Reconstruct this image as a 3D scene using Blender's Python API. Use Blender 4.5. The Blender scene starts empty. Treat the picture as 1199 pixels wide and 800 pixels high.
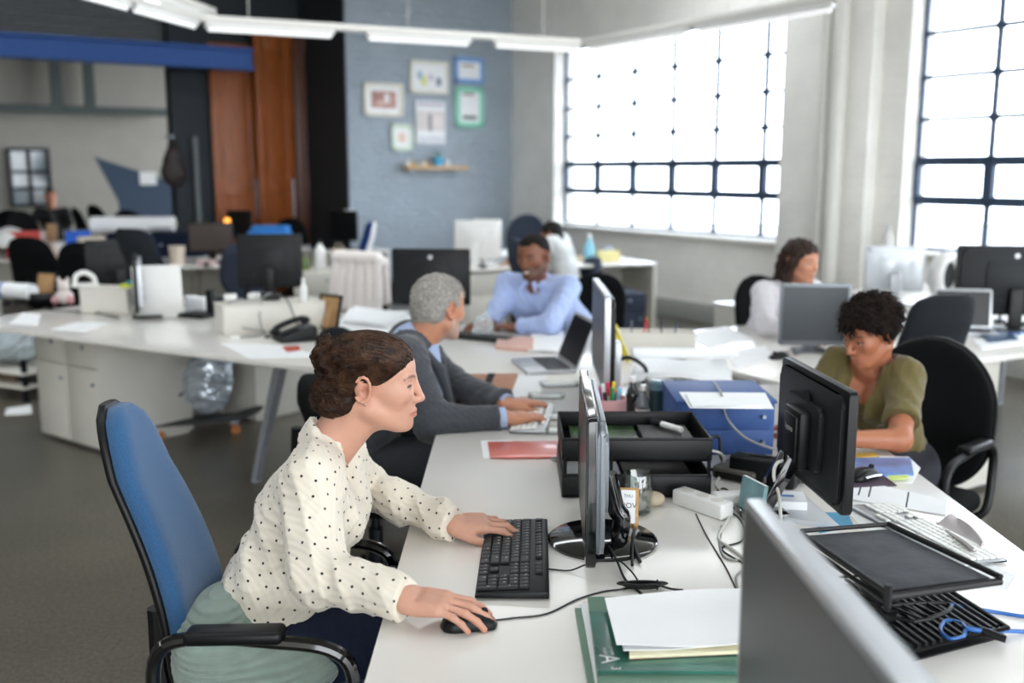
import bpy, bmesh, math, random
import numpy as np
from mathutils import Vector, Matrix, Euler

random.seed(7)
C = bpy.context.scene.collection
PI = math.pi
R = math.radians

# ------------------------------------------------------------------ camera
TH = R(9.73); F = 1166.0; CX, CY = 599.5, 400.0; H = 1.61
FWD = Vector((0, math.cos(TH), -math.sin(TH)))
UPV = Vector((0, math.sin(TH), math.cos(TH)))
EYE = Vector((0, 0, H))
DESK = 0.73

def ray(px, py):
    return FWD + Vector((1, 0, 0)) * ((px - CX) / F) - UPV * ((py - CY) / F)
def at(px, py, z=DESK):
    d = ray(px, py)
    return EYE + d * ((z - H) / d.z)
def atY(px, py, Y):
    d = ray(px, py)
    return EYE + d * (Y / d.y)

# ------------------------------------------------------------------ materials
def lin(h):
    h = h.lstrip('#')
    c = [int(h[i:i + 2], 16) / 255 for i in (0, 2, 4)]
    return tuple(x / 12.92 if x <= 0.04045 else ((x + 0.055) / 1.055) ** 2.4 for x in c)

def mat(name, col, rough=0.5, metal=0.0, var=0.06, scale=20.0, bump=0.0, bscale=None, spec=0.5, coat=0.0, sheen=0.0, alpha=None, emit=None, stretch=None):
    """procedural material: base colour broken up by noise, optional noise bump"""
    m = bpy.data.materials.new(name); m.use_nodes = True
    nt = m.node_tree; b = nt.nodes['Principled BSDF']
    c = lin(col) if isinstance(col, str) else col
    b.inputs['Roughness'].default_value = rough
    b.inputs['Metallic'].default_value = metal
    b.inputs['Specular IOR Level'].default_value = spec
    b.inputs['Coat Weight'].default_value = coat
    b.inputs['Coat Roughness'].default_value = 0.08
    b.inputs['Sheen Weight'].default_value = sheen
    tc = nt.nodes.new('ShaderNodeTexCoord')
    src = tc.outputs['Object']
    if stretch:
        mp = nt.nodes.new('ShaderNodeMapping'); mp.inputs['Scale'].default_value = stretch
        nt.links.new(src, mp.inputs[0]); src = mp.outputs[0]
    n = nt.nodes.new('ShaderNodeTexNoise'); n.inputs['Scale'].default_value = scale; n.inputs['Detail'].default_value = 4
    nt.links.new(src, n.inputs['Vector'])
    r = nt.nodes.new('ShaderNodeValToRGB')
    r.color_ramp.elements[0].position = 0.3; r.color_ramp.elements[1].position = 0.7
    r.color_ramp.elements[0].color = (*[max(0, x * (1 - var)) for x in c], 1)
    r.color_ramp.elements[1].color = (*[min(1, x * (1 + var)) for x in c], 1)
    nt.links.new(n.outputs['Fac'], r.inputs[0]); nt.links.new(r.outputs[0], b.inputs['Base Color'])
    if bump:
        n2 = nt.nodes.new('ShaderNodeTexNoise'); n2.inputs['Scale'].default_value = bscale or scale * 4; n2.inputs['Detail'].default_value = 3
        nt.links.new(src, n2.inputs['Vector'])
        bp = nt.nodes.new('ShaderNodeBump'); bp.inputs['Strength'].default_value = bump; bp.inputs['Distance'].default_value = 0.01
        nt.links.new(n2.outputs['Fac'], bp.inputs['Height']); nt.links.new(bp.outputs[0], b.inputs['Normal'])
    if emit:
        b.inputs['Emission Color'].default_value = (*lin(emit[0]), 1); b.inputs['Emission Strength'].default_value = emit[1]
    if alpha is not None: b.inputs['Alpha'].default_value = alpha
    return m

def glassy(name, tint='#ffffff', gloss=0.12, rough=0.02):
    """thin clear pane: mostly see-through with a fresnel reflection"""
    m = bpy.data.materials.new(name); m.use_nodes = True
    nt = m.node_tree; nt.nodes.remove(nt.nodes['Principled BSDF']); out = nt.nodes['Material Output']
    t = nt.nodes.new('ShaderNodeBsdfTransparent'); t.inputs[0].default_value = (*lin(tint), 1)
    g = nt.nodes.new('ShaderNodeBsdfGlossy'); g.inputs['Roughness'].default_value = rough
    f = nt.nodes.new('ShaderNodeLayerWeight'); f.inputs['Blend'].default_value = 0.5
    pw = nt.nodes.new('ShaderNodeMath'); pw.operation = 'POWER'; pw.inputs[1].default_value = 4.0
    mu = nt.nodes.new('ShaderNodeMath'); mu.operation = 'MULTIPLY_ADD'; mu.inputs[1].default_value = 0.7; mu.inputs[2].default_value = gloss * 0.3
    nt.links.new(f.outputs['Facing'], pw.inputs[0])
    mx = nt.nodes.new('ShaderNodeMixShader')
    nt.links.new(pw.outputs[0], mu.inputs[0]); nt.links.new(mu.outputs[0], mx.inputs[0])
    nt.links.new(t.outputs[0], mx.inputs[1]); nt.links.new(g.outputs[0], mx.inputs[2]); nt.links.new(mx.outputs[0], out.inputs[0])
    return m

M = {}
def mk(key, *a, **k):
    M[key] = mat(key, *a, **k); return M[key]
mk('desk_white', '#e6e3de', 0.2, var=0.02, scale=3, spec=0.45, coat=0.15)
mk('desk_edge', '#c9c6bf', 0.4, var=0.03)
mk('cab_white', '#d5d2c9', 0.4, var=0.03, scale=6)
mk('white_paint', '#d8d6d0', 0.5, var=0.03)
mk('paper', '#eef0f2', 0.7, var=0.02, scale=8, bump=0.1, bscale=20)
mk('white_plastic', '#e6e6e4', 0.3, var=0.02)
mk('black_plastic', '#0b0c0e', 0.42, var=0.15, bump=0.05, bscale=400, spec=.3)
mk('black_gloss', '#08090b', 0.08, var=0.1, coat=0.6)
mk('black_fabric', '#07080a', 0.95, var=0.25, scale=300, bump=0.25, bscale=900, spec=0.2)
mk('grey_fabric', '#23262b', 0.9, var=0.2, scale=260, bump=0.25, bscale=800, spec=0.2)
mk('slate_fabric', '#3a4150', 0.9, var=0.18, scale=260, bump=0.25, bscale=800, spec=0.2)
mk('navy_fabric', '#111b2d', 0.9, var=0.2, scale=260, bump=0.25, bscale=800, spec=0.2)
mk('royal_fabric', '#1d3978', 0.9, var=0.2, scale=260, bump=0.25, bscale=800, spec=0.2)
mk('blue_fabric', '#2f567e', 0.92, var=0.22, scale=420, bump=0.3, bscale=900, spec=0.25, sheen=0.25)
mk('dark_metal', '#1d2127', 0.4, metal=0.7, var=0.1)
mk('steel', '#9aa2ad', 0.35, metal=0.8, var=0.06)
mk('leg_grey', '#a9adb6', 0.4, metal=0.3, var=0.05)
mk('silver', '#b9bcc0', 0.35, metal=0.5, var=0.04)
mk('silver_light', '#cdd2d8', 0.3, metal=0.25, var=0.04)
mk('chrome', '#d8dbe0', 0.12, metal=1.0, var=0.03)
mk('screen_off', '#08090b', 0.3, var=0.1, spec=.3)
mk('screen_grey', '#3d4247', 0.35, var=0.05, scale=4)
mk('monitor_back', '#14171b', 0.5, var=0.1, spec=.3)
mk('dark_silver', '#74797f', 0.35, metal=.4, var=.05)
mk('wood_light', '#b98f5c', 0.5, var=0.15, scale=12, stretch=(1, 8, 8))
mk('cable_black', '#101114', 0.45, var=0.1)
mk('cable_grey', '#8f918f', 0.5, var=0.08)
mk('cable_white', '#cfcfc8', 0.45, var=0.05)
mk('cable_blue', '#2a66b0', 0.45, var=0.05)
M['glass'] = glassy('glass', '#f3f7f5', .45)
M['window_glass'] = glassy('window_glass', '#f8fbff', 0.05)

# ------------------------------------------------------------------ mesh helpers
class MB:
    """collects shapes into one mesh object"""
    def __init__(s): s.bm = bmesh.new()
    def _merge(s, b2, M4=None, mi=0):
        if M4 is not None: bmesh.ops.transform(b2, matrix=M4, verts=b2.verts)
        vm = {}
        for v in b2.verts: vm[v] = s.bm.verts.new(v.co)
        for f in b2.faces:
            try:
                nf = s.bm.faces.new([vm[v] for v in f.verts]); nf.material_index = mi
            except ValueError: pass
        b2.free(); return s
    def box(s, c, size, rot=None, bev=0.0, seg=2, mi=0):
        b = bmesh.new(); bmesh.ops.create_cube(b, size=1.0)
        for v in b.verts: v.co = Vector((v.co.x * size[0], v.co.y * size[1], v.co.z * size[2]))
        if bev > 0:
            bev = min(bev, min(size) * 0.49)
            bmesh.ops.bevel(b, geom=list(b.edges), offset=bev, segments=seg, profile=0.5, affect='EDGES')
        m = Matrix.Translation(c)
        if rot is not None:
            m = m @ (rot.to_matrix().to_4x4() if isinstance(rot, Euler) else (rot if isinstance(rot, Matrix) else Matrix.Rotation(rot, 4, 'Z')))
        return s._merge(b, m, mi)
    def cyl(s, p0, p1, r0, r1=None, seg=20, mi=0, cap=True):
        r1 = r0 if r1 is None else r1
        p0 = Vector(p0); p1 = Vector(p1); d = p1 - p0
        b = bmesh.new(); bmesh.ops.create_cone(b, cap_ends=cap, segments=seg, radius1=max(r0, 1e-5), radius2=max(r1, 1e-5), depth=d.length)
        q = Vector((0, 0, 1)).rotation_difference(d.normalized()).to_matrix().to_4x4()
        return s._merge(b, Matrix.Translation((p0 + p1) / 2) @ q, mi)
    def ball(s, c, r, seg=18, rot=None, mi=0):
        b = bmesh.new(); bmesh.ops.create_uvsphere(b, u_segments=seg, v_segments=max(6, seg // 2), radius=1.0)
        r = (r, r, r) if isinstance(r, (int, float)) else r
        m = Matrix.Translation(c) @ (rot.to_matrix().to_4x4() if rot else Matrix.Identity(4)) @ Matrix.Diagonal((*r, 1))
        return s._merge(b, m, mi)
    def lathe(s, prof, c=(0, 0, 0), seg=28, mi=0, rot=None):
        """prof: list of (radius, z)"""
        b = bmesh.new(); rings = []
        for (r, z) in prof:
            if r < 1e-6: rings.append([b.verts.new((0, 0, z))])
            else: rings.append([b.verts.new((r * math.cos(2 * PI * i / seg), r * math.sin(2 * PI * i / seg), z)) for i in range(seg)])
        for a, d in zip(rings, rings[1:]):
            for i in range(seg):
                j = (i + 1) % seg
                if len(a) == 1 and len(d) == 1: continue
                if len(a) == 1: b.faces.new((a[0], d[j], d[i]))
                elif len(d) == 1: b.faces.new((a[i], a[j], d[0]))
                else: b.faces.new((a[i], a[j], d[j], d[i]))
        m = Matrix.Translation(c)
        if rot: m = m @ rot.to_matrix().to_4x4()
        return s._merge(b, m, mi)
    def prism(s, pts, z0, z1, m=None, bev=0.0, mi=0):
        """extrude a 2D outline (counter-clockwise) from z0 to z1"""
        b = bmesh.new()
        lo = [b.verts.new((p[0], p[1], z0)) for p in pts]; hi = [b.verts.new((p[0], p[1], z1)) for p in pts]
        b.faces.new(lo[::-1]); b.faces.new(hi); n = len(pts)
        for i in range(n): b.faces.new((lo[i], lo[(i + 1) % n], hi[(i + 1) % n], hi[i]))
        if bev > 0:
            ed = [e for e in b.edges if (e.verts[0] in lo) == (e.verts[1] in lo)]
            bmesh.ops.bevel(b, geom=ed, offset=bev, segments=2, profile=0.5, affect='EDGES')
        return s._merge(b, m, mi)
    def tube(s, pts, r, seg=8, smooth=4, mi=0, closed=False, r1=None):
        pts = [Vector(p) for p in pts]
        if smooth: pts = catmull(pts, smooth, closed)
        n = len(pts); b = bmesh.new(); rings = []
        up = Vector((0, 0, 1)); prev = None
        for i, p in enumerate(pts):
            if closed: t = pts[(i + 1) % n] - pts[i - 1]
            else: t = pts[min(i + 1, n - 1)] - pts[max(i - 1, 0)]
            t = t.normalized() if t.length > 1e-9 else Vector((1, 0, 0))
            if prev is None:
                a = t.cross(up)
                if a.length < 1e-3: a = t.cross(Vector((1, 0, 0)))
                a.normalize()
            else:
                a = prev - t * prev.dot(t)
                if a.length < 1e-6: a = t.cross(up)
                a.normalize()
            prev = a; c2 = t.cross(a)
            rr = r if r1 is None else r + (r1 - r) * i / max(1, n - 1)
            rings.append([b.verts.new(p + (a * math.cos(2 * PI * k / seg) + c2 * math.sin(2 * PI * k / seg)) * rr) for k in range(seg)])
        for i in range(n if closed else n - 1):
            A = rings[i]; D = rings[(i + 1) % n]
            for k in range(seg): b.faces.new((A[k], A[(k + 1) % seg], D[(k + 1) % seg], D[k]))
        if not closed: b.faces.new(rings[0][::-1]); b.faces.new(rings[-1])
        return s._merge(b, None, mi)
    def sheet(s, f, nu, nv, thick=0.0, mi=0):
        """surface f(u,v)->point on a grid; thick>0 gives it a back side"""
        b = bmesh.new(); g = [[b.verts.new(f(i / nu, j / nv)) for j in range(nv + 1)] for i in range(nu + 1)]
        fs = [b.faces.new((g[i][j], g[i + 1][j], g[i + 1][j + 1], g[i][j + 1])) for i in range(nu) for j in range(nv)]
        if thick:
            b.normal_update()
            bmesh.ops.solidify(b, geom=fs, thickness=thick)
        return s._merge(b, None, mi)
    def build(s, name, m=None, parent=None, angle=35, loc=None):
        me = bpy.data.meshes.new(name)
        bmesh.ops.recalc_face_normals(s.bm, faces=s.bm.faces)
        s.bm.to_mesh(me); s.bm.free()
        ms = m if isinstance(m, (list, tuple)) else [m]
        for x in ms:
            if x is not None: me.materials.append(x)
        return link(name, me, parent, angle, loc)

def link(name, me, parent=None, angle=35, loc=None):
    if angle is not None and len(me.polygons):
        me.polygons.foreach_set('use_smooth', [True] * len(me.polygons))
        if angle < 179: me.set_sharp_from_angle(angle=R(angle))
    o = bpy.data.objects.new(name, me); C.objects.link(o)
    if loc is not None: o.location = loc
    if parent is not None: o.parent = parent
    return o

def catmull(p, k, closed=False):
    out = []; n = len(p)
    rng = range(n if closed else n - 1)
    for i in rng:
        if closed: a, b, c, d = p[i - 1], p[i], p[(i + 1) % n], p[(i + 2) % n]
        else: a, b, c, d = p[max(i - 1, 0)], p[i], p[i + 1], p[min(i + 2, n - 1)]
        for j in range(k):
            t = j / k
            out.append(0.5 * ((2 * b) + (c - a) * t + (2 * a - 5 * b + 4 * c - d) * t * t + (3 * b - a - 3 * c + d) * t ** 3))
    if not closed: out.append(p[-1])
    return out

def thing(name, label, cat, loc=(0, 0, 0), rotz=0.0, group=None):
    o = bpy.data.objects.new(name, None); C.objects.link(o)
    o.empty_display_size = 0.1
    o.location = loc; o.rotation_euler = (0, 0, rotz)
    o['label'] = label; o['category'] = cat; o['kind'] = 'thing'
    if group: o['group'] = group
    return o
def tag(o, label, cat, group=None, kind='thing'):
    o['label'] = label; o['category'] = cat; o['kind'] = kind
    if group: o['group'] = group
    return o
def struct(o, label=None):
    o['kind'] = 'structure'
    if label: o['label'] = label
    return o
def dup(root, loc, rotz=None, label=None, group=None):
    r = root.copy(); C.objects.link(r); r.location = loc
    if rotz is not None: r.rotation_euler = (0, 0, rotz)
    if label: r['label'] = label
    if group: r['group'] = group
    elif 'group' in r: del r['group']
    for ch in list(root.children):
        c = ch.copy(); C.objects.link(c); c.parent = r
        for g in list(ch.children):
            d = g.copy(); C.objects.link(d); d.parent = c
    return r
def text_mesh(s, size, depth=0.0):
    cu = bpy.data.curves.new('t', 'FONT'); cu.body = s; cu.size = size; cu.align_x = 'CENTER'; cu.align_y = 'CENTER'; cu.extrude = depth
    cu.resolution_u = 3
    o = bpy.data.objects.new('t', cu); C.objects.link(o)
    dg = bpy.context.evaluated_depsgraph_get(); me = bpy.data.meshes.new_from_object(o.evaluated_get(dg))
    bpy.data.objects.remove(o); bpy.data.curves.remove(cu)
    return me
def rrect(w, h, r, n=5):
    """rounded rectangle outline centred on the origin"""
    out = []
    for cx, cy, a0 in ((w / 2 - r, h / 2 - r, 0), (-w / 2 + r, h / 2 - r, 90), (-w / 2 + r, -h / 2 + r, 180), (w / 2 - r, -h / 2 + r, 270)):
        for i in range(n + 1):
            a = R(a0 + 90 * i / n); out.append((cx + r * math.cos(a), cy + r * math.sin(a)))
    return out
XZ = Matrix.Rotation(PI / 2, 4, 'X')      # maps local (x,y,z) -> (x,-z,y): outline stands upright
# ================================================================== ROOM
U = Vector((-0.543, 0.840, 0)).normalized(); V = Vector((U.y, -U.x, 0))
P0 = at(830, 378, 0.0)
def RM(s, w, z): return P0 + U * s + V * w + Vector((0, 0, z))
ROT = math.atan2(U.y, U.x)
def rbox(mb, s0, s1, w0, w1, z0, z1, bev=0.0, mi=0):
    c = RM((s0 + s1) / 2, (w0 + w1) / 2, (z0 + z1) / 2)
    return mb.box(c, (abs(s1 - s0), abs(w1 - w0), abs(z1 - z0)), ROT, bev, mi=mi)

def wall_mat(name, c1, bumpk, brick=True, scale=(4.2, 12), rough=0.75):
    m = mat(name, c1, rough, var=0.05, scale=3)
    nt = m.node_tree; b = nt.nodes['Principled BSDF']
    tc = nt.nodes.new('ShaderNodeTexCoord')
    n = nt.nodes.new('ShaderNodeTexNoise'); n.inputs['Scale'].default_value = 14; n.inputs['Detail'].default_value = 6
    nt.links.new(tc.outputs['Object'], n.inputs['Vector'])
    bp = nt.nodes.new('ShaderNodeBump'); bp.inputs['Strength'].default_value = bumpk; bp.inputs['Distance'].default_value = 0.03
    h = n.outputs['Fac']
    if brick:
        mp = nt.nodes.new('ShaderNodeMapping'); mp.inputs['Rotation'].default_value = (PI / 2, 0, 0)
        sep = nt.nodes.new('ShaderNodeSeparateXYZ'); cmb = nt.nodes.new('ShaderNodeCombineXYZ')
        vr = nt.nodes.new('ShaderNodeVectorRotate'); vr.rotation_type = 'Z_AXIS'; vr.inputs['Angle'].default_value = -ROT if brick != 'v' else -ROT + PI / 2
        nt.links.new(tc.outputs['Object'], vr.inputs['Vector']); nt.links.new(vr.outputs[0], sep.inputs[0])
        nt.links.new(sep.outputs['X'], cmb.inputs['X']); nt.links.new(sep.outputs['Z'], cmb.inputs['Y'])
        br = nt.nodes.new('ShaderNodeTexBrick'); br.inputs['Scale'].default_value = 1.0
        br.inputs['Brick Width'].default_value = 0.24; br.inputs['Row Height'].default_value = 0.085; br.inputs['Mortar Size'].default_value = 0.007; br.inputs['Mortar Smooth'].default_value = 0.6
        nt.links.new(cmb.outputs[0], br.inputs['Vector'])
        ad = nt.nodes.new('ShaderNodeMath'); ad.operation = 'MULTIPLY_ADD'; ad.inputs[1].default_value = -0.9
        nt.links.new(br.outputs['Fac'], ad.inputs[0]); nt.links.new(n.outputs['Fac'], ad.inputs[2]); h = ad.outputs[0]
    nt.links.new(h, bp.inputs['Height']); nt.links.new(bp.outputs[0], b.inputs['Normal'])
    return m
MW = wall_mat('painted_brick_white', '#eceae5', 0.35)
MPIC = wall_mat('painted_brick_grey_blue', '#a2aeb9', 1.0, brick='v')
MCH = wall_mat('charcoal_paint', '#262d33', 0.15, brick=False)
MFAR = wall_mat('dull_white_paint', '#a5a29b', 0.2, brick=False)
MCEIL = mat('dark_ceiling', '#2a2c2e', 0.8, var=0.2, scale=2)
MFRAME = mat('window_steel', '#33445a', 0.5, metal=0.2, var=0.1)

def floor_material():
    m = bpy.data.materials.new('polished_concrete'); m.use_nodes = True
    nt = m.node_tree; b = nt.nodes['Principled BSDF']; tc = nt.nodes.new('ShaderNodeTexCoord')
    def noise(sc, det, rough=0.6):
        n = nt.nodes.new('ShaderNodeTexNoise'); n.inputs['Scale'].default_value = sc; n.inputs['Detail'].default_value = det; n.inputs['Roughness'].default_value = rough
        nt.links.new(tc.outputs['Object'], n.inputs['Vector']); return n
    big = noise(0.9, 4); fine = noise(62, 4, 0.85)
    vor = nt.nodes.new('ShaderNodeTexVoronoi'); vor.inputs['Scale'].default_value = 42; nt.links.new(tc.outputs['Object'], vor.inputs['Vector'])
    r1 = nt.nodes.new('ShaderNodeValToRGB'); e = r1.color_ramp.elements
    e[0].position = 0.3; e[0].color = (*lin('#4f4b43'), 1); e[1].position = 0.72; e[1].color = (*lin('#6b665c'), 1)
    nt.links.new(big.outputs['Fac'], r1.inputs[0])
    r2 = nt.nodes.new('ShaderNodeValToRGB'); e = r2.color_ramp.elements
    e[0].position = 0.35; e[0].color = (0.35, 0.34, 0.33, 1); e[1].position = 0.66; e[1].color = (1.6, 1.56, 1.48, 1)
    nt.links.new(fine.outputs['Fac'], r2.inputs[0])
    mx = nt.nodes.new('ShaderNodeMix'); mx.data_type = 'RGBA'; mx.blend_type = 'MULTIPLY'; mx.inputs['Factor'].default_value = 0.85
    nt.links.new(r1.outputs[0], mx.inputs[6]); nt.links.new(r2.outputs[0], mx.inputs[7])
    r3 = nt.nodes.new('ShaderNodeValToRGB'); e = r3.color_ramp.elements
    e[0].position = 0.0; e[0].color = (0.55, 0.53, 0.5, 1); e[1].position = 0.3; e[1].color = (1, 1, 1, 1)
    nt.links.new(vor.outputs['Distance'], r3.inputs[0])
    mx2 = nt.nodes.new('ShaderNodeMix'); mx2.data_type = 'RGBA'; mx2.blend_type = 'MULTIPLY'; mx2.inputs['Factor'].default_value = 0.6
    nt.links.new(mx.outputs[2], mx2.inputs[6]); nt.links.new(r3.outputs[0], mx2.inputs[7])
    nt.links.new(mx2.outputs[2], b.inputs['Base Color'])
    b.inputs['Roughness'].default_value = 0.28; b.inputs['Specular IOR Level'].default_value = 0.45
    return m
fl = MB(); fl.box((0, 9, -0.05), (40, 44, 0.1)); struct(fl.build('floor', floor_material()))

WTOP, WBOT, CEIL = 3.13, 0.93, 3.95
SC = 3.9                                # far corner along the window wall
wins = [(-1.2, 2.9), (-6.38, -2.28), (-11.56, -7.46), (-16.74, -12.64)]
w = MB(); T = 0.32
rbox(w, -19, SC + T, 0, T, 0, WBOT); rbox(w, -19, SC + T, 0, T, WTOP, CEIL)
edges = [-19] + [x for a, b in sorted(wins) for x in (a, b)] + [SC + T]
for a, b in zip(edges[::2], edges[1::2]): rbox(w, a, b, 0, T, WBOT, WTOP)
struct(w.build('wall_right', MW))
b_ = MB(); rbox(b_, -16, SC, -0.03, -0.001, 0, 0.2, 0.006); struct(b_.build('baseboard_right', mat('baseboard_grey', '#a7a8a4', 0.5)))
rows = [0.93, 1.36, 1.69, 2.04, 2.39, 2.75, 3.13]
for i, (a, b) in enumerate(sorted(wins, reverse=True)):
    f = MB(); W0 = T - 0.14; n = 6; st = (b - a) / n
    def bar(s0, s1, z0, z1, d=0.035): rbox(f, s0, s1, W0 - d / 2, W0 + d / 2, z0, z1)
    for z in rows:
        hw = 0.04 if z in (1.36, 1.69) else (0.03 if z in (0.93, 3.13) else 0.017)
        bar(a, b, z - hw, z + hw)
    for k in range(n + 1):
        s = a + st * k; hw = 0.03 if k in (0, n) else 0.02
        bar(s - hw, s + hw, WBOT, WTOP)
        bar(s - 0.042, s + 0.042, 1.36, 1.69, 0.06)
        for z in rows[3:6]:
            c = RM(s, W0, z); f.box(c, (0.075, 0.04, 0.075), Matrix.Rotation(ROT, 4, 'Z') @ Matrix.Rotation(PI / 4, 4, 'Y'))
    win = struct(f.build('window_%d' % (i + 1), MFRAME))
    g = MB(); rbox(g, a + .02, b - .02, W0 - 0.003, W0 + 0.003, WBOT + .02, WTOP - .02); g.build('glass_pane', M['window_glass'], win)
    s_ = MB(); rbox(s_, a - 0.05, b + 0.05, -0.07, T - 0.16, WBOT - 0.05, WBOT - 0.002, 0.008); s_.build('window_sill', M['white_paint'], win)
# pilaster and down pipes between the two windows
t = MB(); rbox(t, -2.02, -1.03, -0.16, -0.002, 0, CEIL, 0.01); struct(t.build('trim_1', MW))
t = MB(); 
t.cyl(RM(-1.60, -0.22, 0), RM(-1.60, -0.22, CEIL), 0.055, seg=24)
t.cyl(RM(-1.75, -0.24, 0), RM(-1.75, -0.24, CEIL), 0.07, seg=24); struct(t.build('trim_2', M['white_paint']))

# picture wall
t = MB(); Q = 2.41
def wbox(mb, q0, q1, d0, d1, z0, z1, bev=0):     # q leftwards along the picture wall, d behind it
    c = RM(SC + (d0 + d1) / 2, -(q0 + q1) / 2, (z0 + z1) / 2)
    return mb.box(c, (abs(d1 - d0), abs(q1 - q0), z1 - z0), ROT, bev)
wbox(t, -0.3, Q, 0, 0.3, 0, CEIL); struct(t.build('wall_far', MPIC))
def qpx(px, d):
    "q on the plane d behind the picture wall, seen at image column px"
    o = RM(SC + d, 0, 0); r = (px - CX) / (F / math.cos(TH)) * 1.0
    # o.x - q V.x = r (o.y - q V.y)
    return (o.x - r * o.y) / (V.x - r * V.y)
t = MB(); wbox(t, Q - 0.02, Q + 0.02, 0.02, 1.6, 0, CEIL + .3); wbox(t, Q, qpx(205, 1.5), 1.5, 1.75, 0, CEIL + .3)
struct(t.build('wall_charcoal', MCH))
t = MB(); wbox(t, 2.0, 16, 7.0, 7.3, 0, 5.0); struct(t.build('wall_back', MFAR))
t = MB(); wbox(t, -0.4, 16, -1.5, 8, CEIL + .3, CEIL + .4); struct(t.build('ceiling_dark', MCEIL))
t = MB()
for d0, d1 in ((-1.5, -4.0), (-4.7, -9.2), (-9.6, -17.2)): wbox(t, -0.4, 16, d1, d0, CEIL + .3, CEIL + .4)      # unseen roof gaps between, added so sky light brightens desks and walls
struct(t.build('ceiling', M['white_paint']))
t = MB(); wbox(t, -0.3, 2.6, -1.5, 0.3, CEIL, CEIL + .29); struct(t.build('trim_3', M['white_paint']))

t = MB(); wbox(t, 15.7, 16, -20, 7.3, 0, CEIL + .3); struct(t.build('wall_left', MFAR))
# timber sliding doors
def wood_material():
    m = mat('stained_timber', '#985225', 0.4, var=0.3, scale=6, stretch=(6, 6, 0.6), bump=0.1, bscale=8)
    return m
MWOOD = wood_material(); MWOODSH = mat('shaded_timber', '#54270f', 0.45, var=0.3, scale=6, stretch=(6, 6, 0.6))  # second timber has shade put into its colour, for the shaded leaf
def door_leaf(name, q0, q1, d, z1, m, ang=0.0):
    wq = abs(q1 - q0); o = bpy.data.objects.new(name, None); C.objects.link(o); o['kind'] = 'structure'
    o.location = RM(SC + d, -q1, 0); o.rotation_euler = (0, 0, ROT - PI / 2 + ang)   # local +x runs right along the wall
    p = MB(); p.box((wq / 2, 0, z1 / 2 + 0.02), (wq, 0.05, z1), bev=0.004)
    st = 0.13
    for x in (st / 2, wq - st / 2): p.box((x, -0.035, z1 / 2 + 0.02), (st, 0.03, z1 - 0.01), bev=0.006)
    for z in (0.14, z1 * 0.42, z1 - 0.1): p.box((wq / 2, -0.034, z), (wq - 2 * st + .02, 0.028, 0.18), bev=0.006)
    p.build('leaf_panel', m, o)
    h = MB(); h.cyl((wq - 0.06, -0.075, 1.0), (wq - 0.06, -0.075, 1.5), 0.016, seg=12)
    for z in (1.02, 1.48): h.cyl((wq - 0.06, -0.05, z), (wq - 0.06, -0.08, z), 0.01, seg=8)
    h.build('door_handle', M['steel'], o)
    return o
door_leaf('door_1', qpx(303, 1.44), qpx(250, 1.44), 1.44, 3.2, MWOOD)
door_leaf('door_2', qpx(348, 1.2), qpx(299, 1.3), 1.2, 3.36, MWOOD, R(10))
door_leaf('door_3', qpx(373, 1.36), qpx(347, 1.36), 1.36, 3.36, MWOODSH, R(-12))

# blue roof beam, corrugated fascia and pipes above the passage
t = MB(); qa, qb, dd = qpx(300, 0.7), 12.5, 0.7
wbox(t, qa, qb, dd - .1, dd + .1, 2.82, 2.85); wbox(t, qa, qb, dd - .1, dd + .1, 3.05, 3.08); wbox(t, qa, qb, dd - .015, dd + .015, 2.84, 3.06)
struct(t.build('roof_beam', mat('blue_steel_paint', '#0a4a94', 0.55, var=0.08)))
t = MB()
for k in range(9):
    z = 3.14 + k * 0.055; wbox(t, qa + .6, qb, 1.6 + .02 * (k % 2), 1.68 + .02 * (k % 2), z, z + 0.05, 0.008)
struct(t.build('trim_4', mat('corrugated_steel', '#5a5d5f', 0.5, metal=0.4, var=0.15)))
t = MB()
for k in range(5):
    q = 5.5 + k * 1.7; t.cyl(RM(SC + 3.0, -q, 3.5), RM(SC + 3.0, -(q + .85), 4.2), .05, seg=8); t.cyl(RM(SC + 3.0, -(q + .85), 4.2), RM(SC + 3.0, -(q + 1.7), 3.5), .05, seg=8)
t.cyl(RM(SC + 3.0, -4.5, 3.5), RM(SC + 3.0, -15, 3.5), .07, seg=8); struct(t.build('trim_7', mat('dark_truss', '#1b2026', .6)))
t = MB(); wbox(t, qpx(204, 6.6), 15.5, 6.6, 6.75, 2.55, 2.68); 
for q in (qpx(80, 6.6), qpx(118, 6.6)): wbox(t, q, q + .16, 6.62, 6.74, 2.6, 3.6)
struct(t.build('trim_5', mat('dull_green_steel', '#4c5656', 0.5)))
# ================================================================== FURNITURE KINDS
def loft(mb, ring, nv, nu=28, mi=0):
    """closed body: ring(v) -> list of nu points, v in 0..1"""
    b = bmesh.new(); rs = [[b.verts.new(p) for p in ring(j / nv)] for j in range(nv + 1)]
    for A, D in zip(rs, rs[1:]):
        for k in range(nu): b.faces.new((A[k], A[(k + 1) % nu], D[(k + 1) % nu], D[k]))
    b.faces.new(rs[0][::-1]); b.faces.new(rs[-1])
    return mb._merge(b, None, mi)

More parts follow.
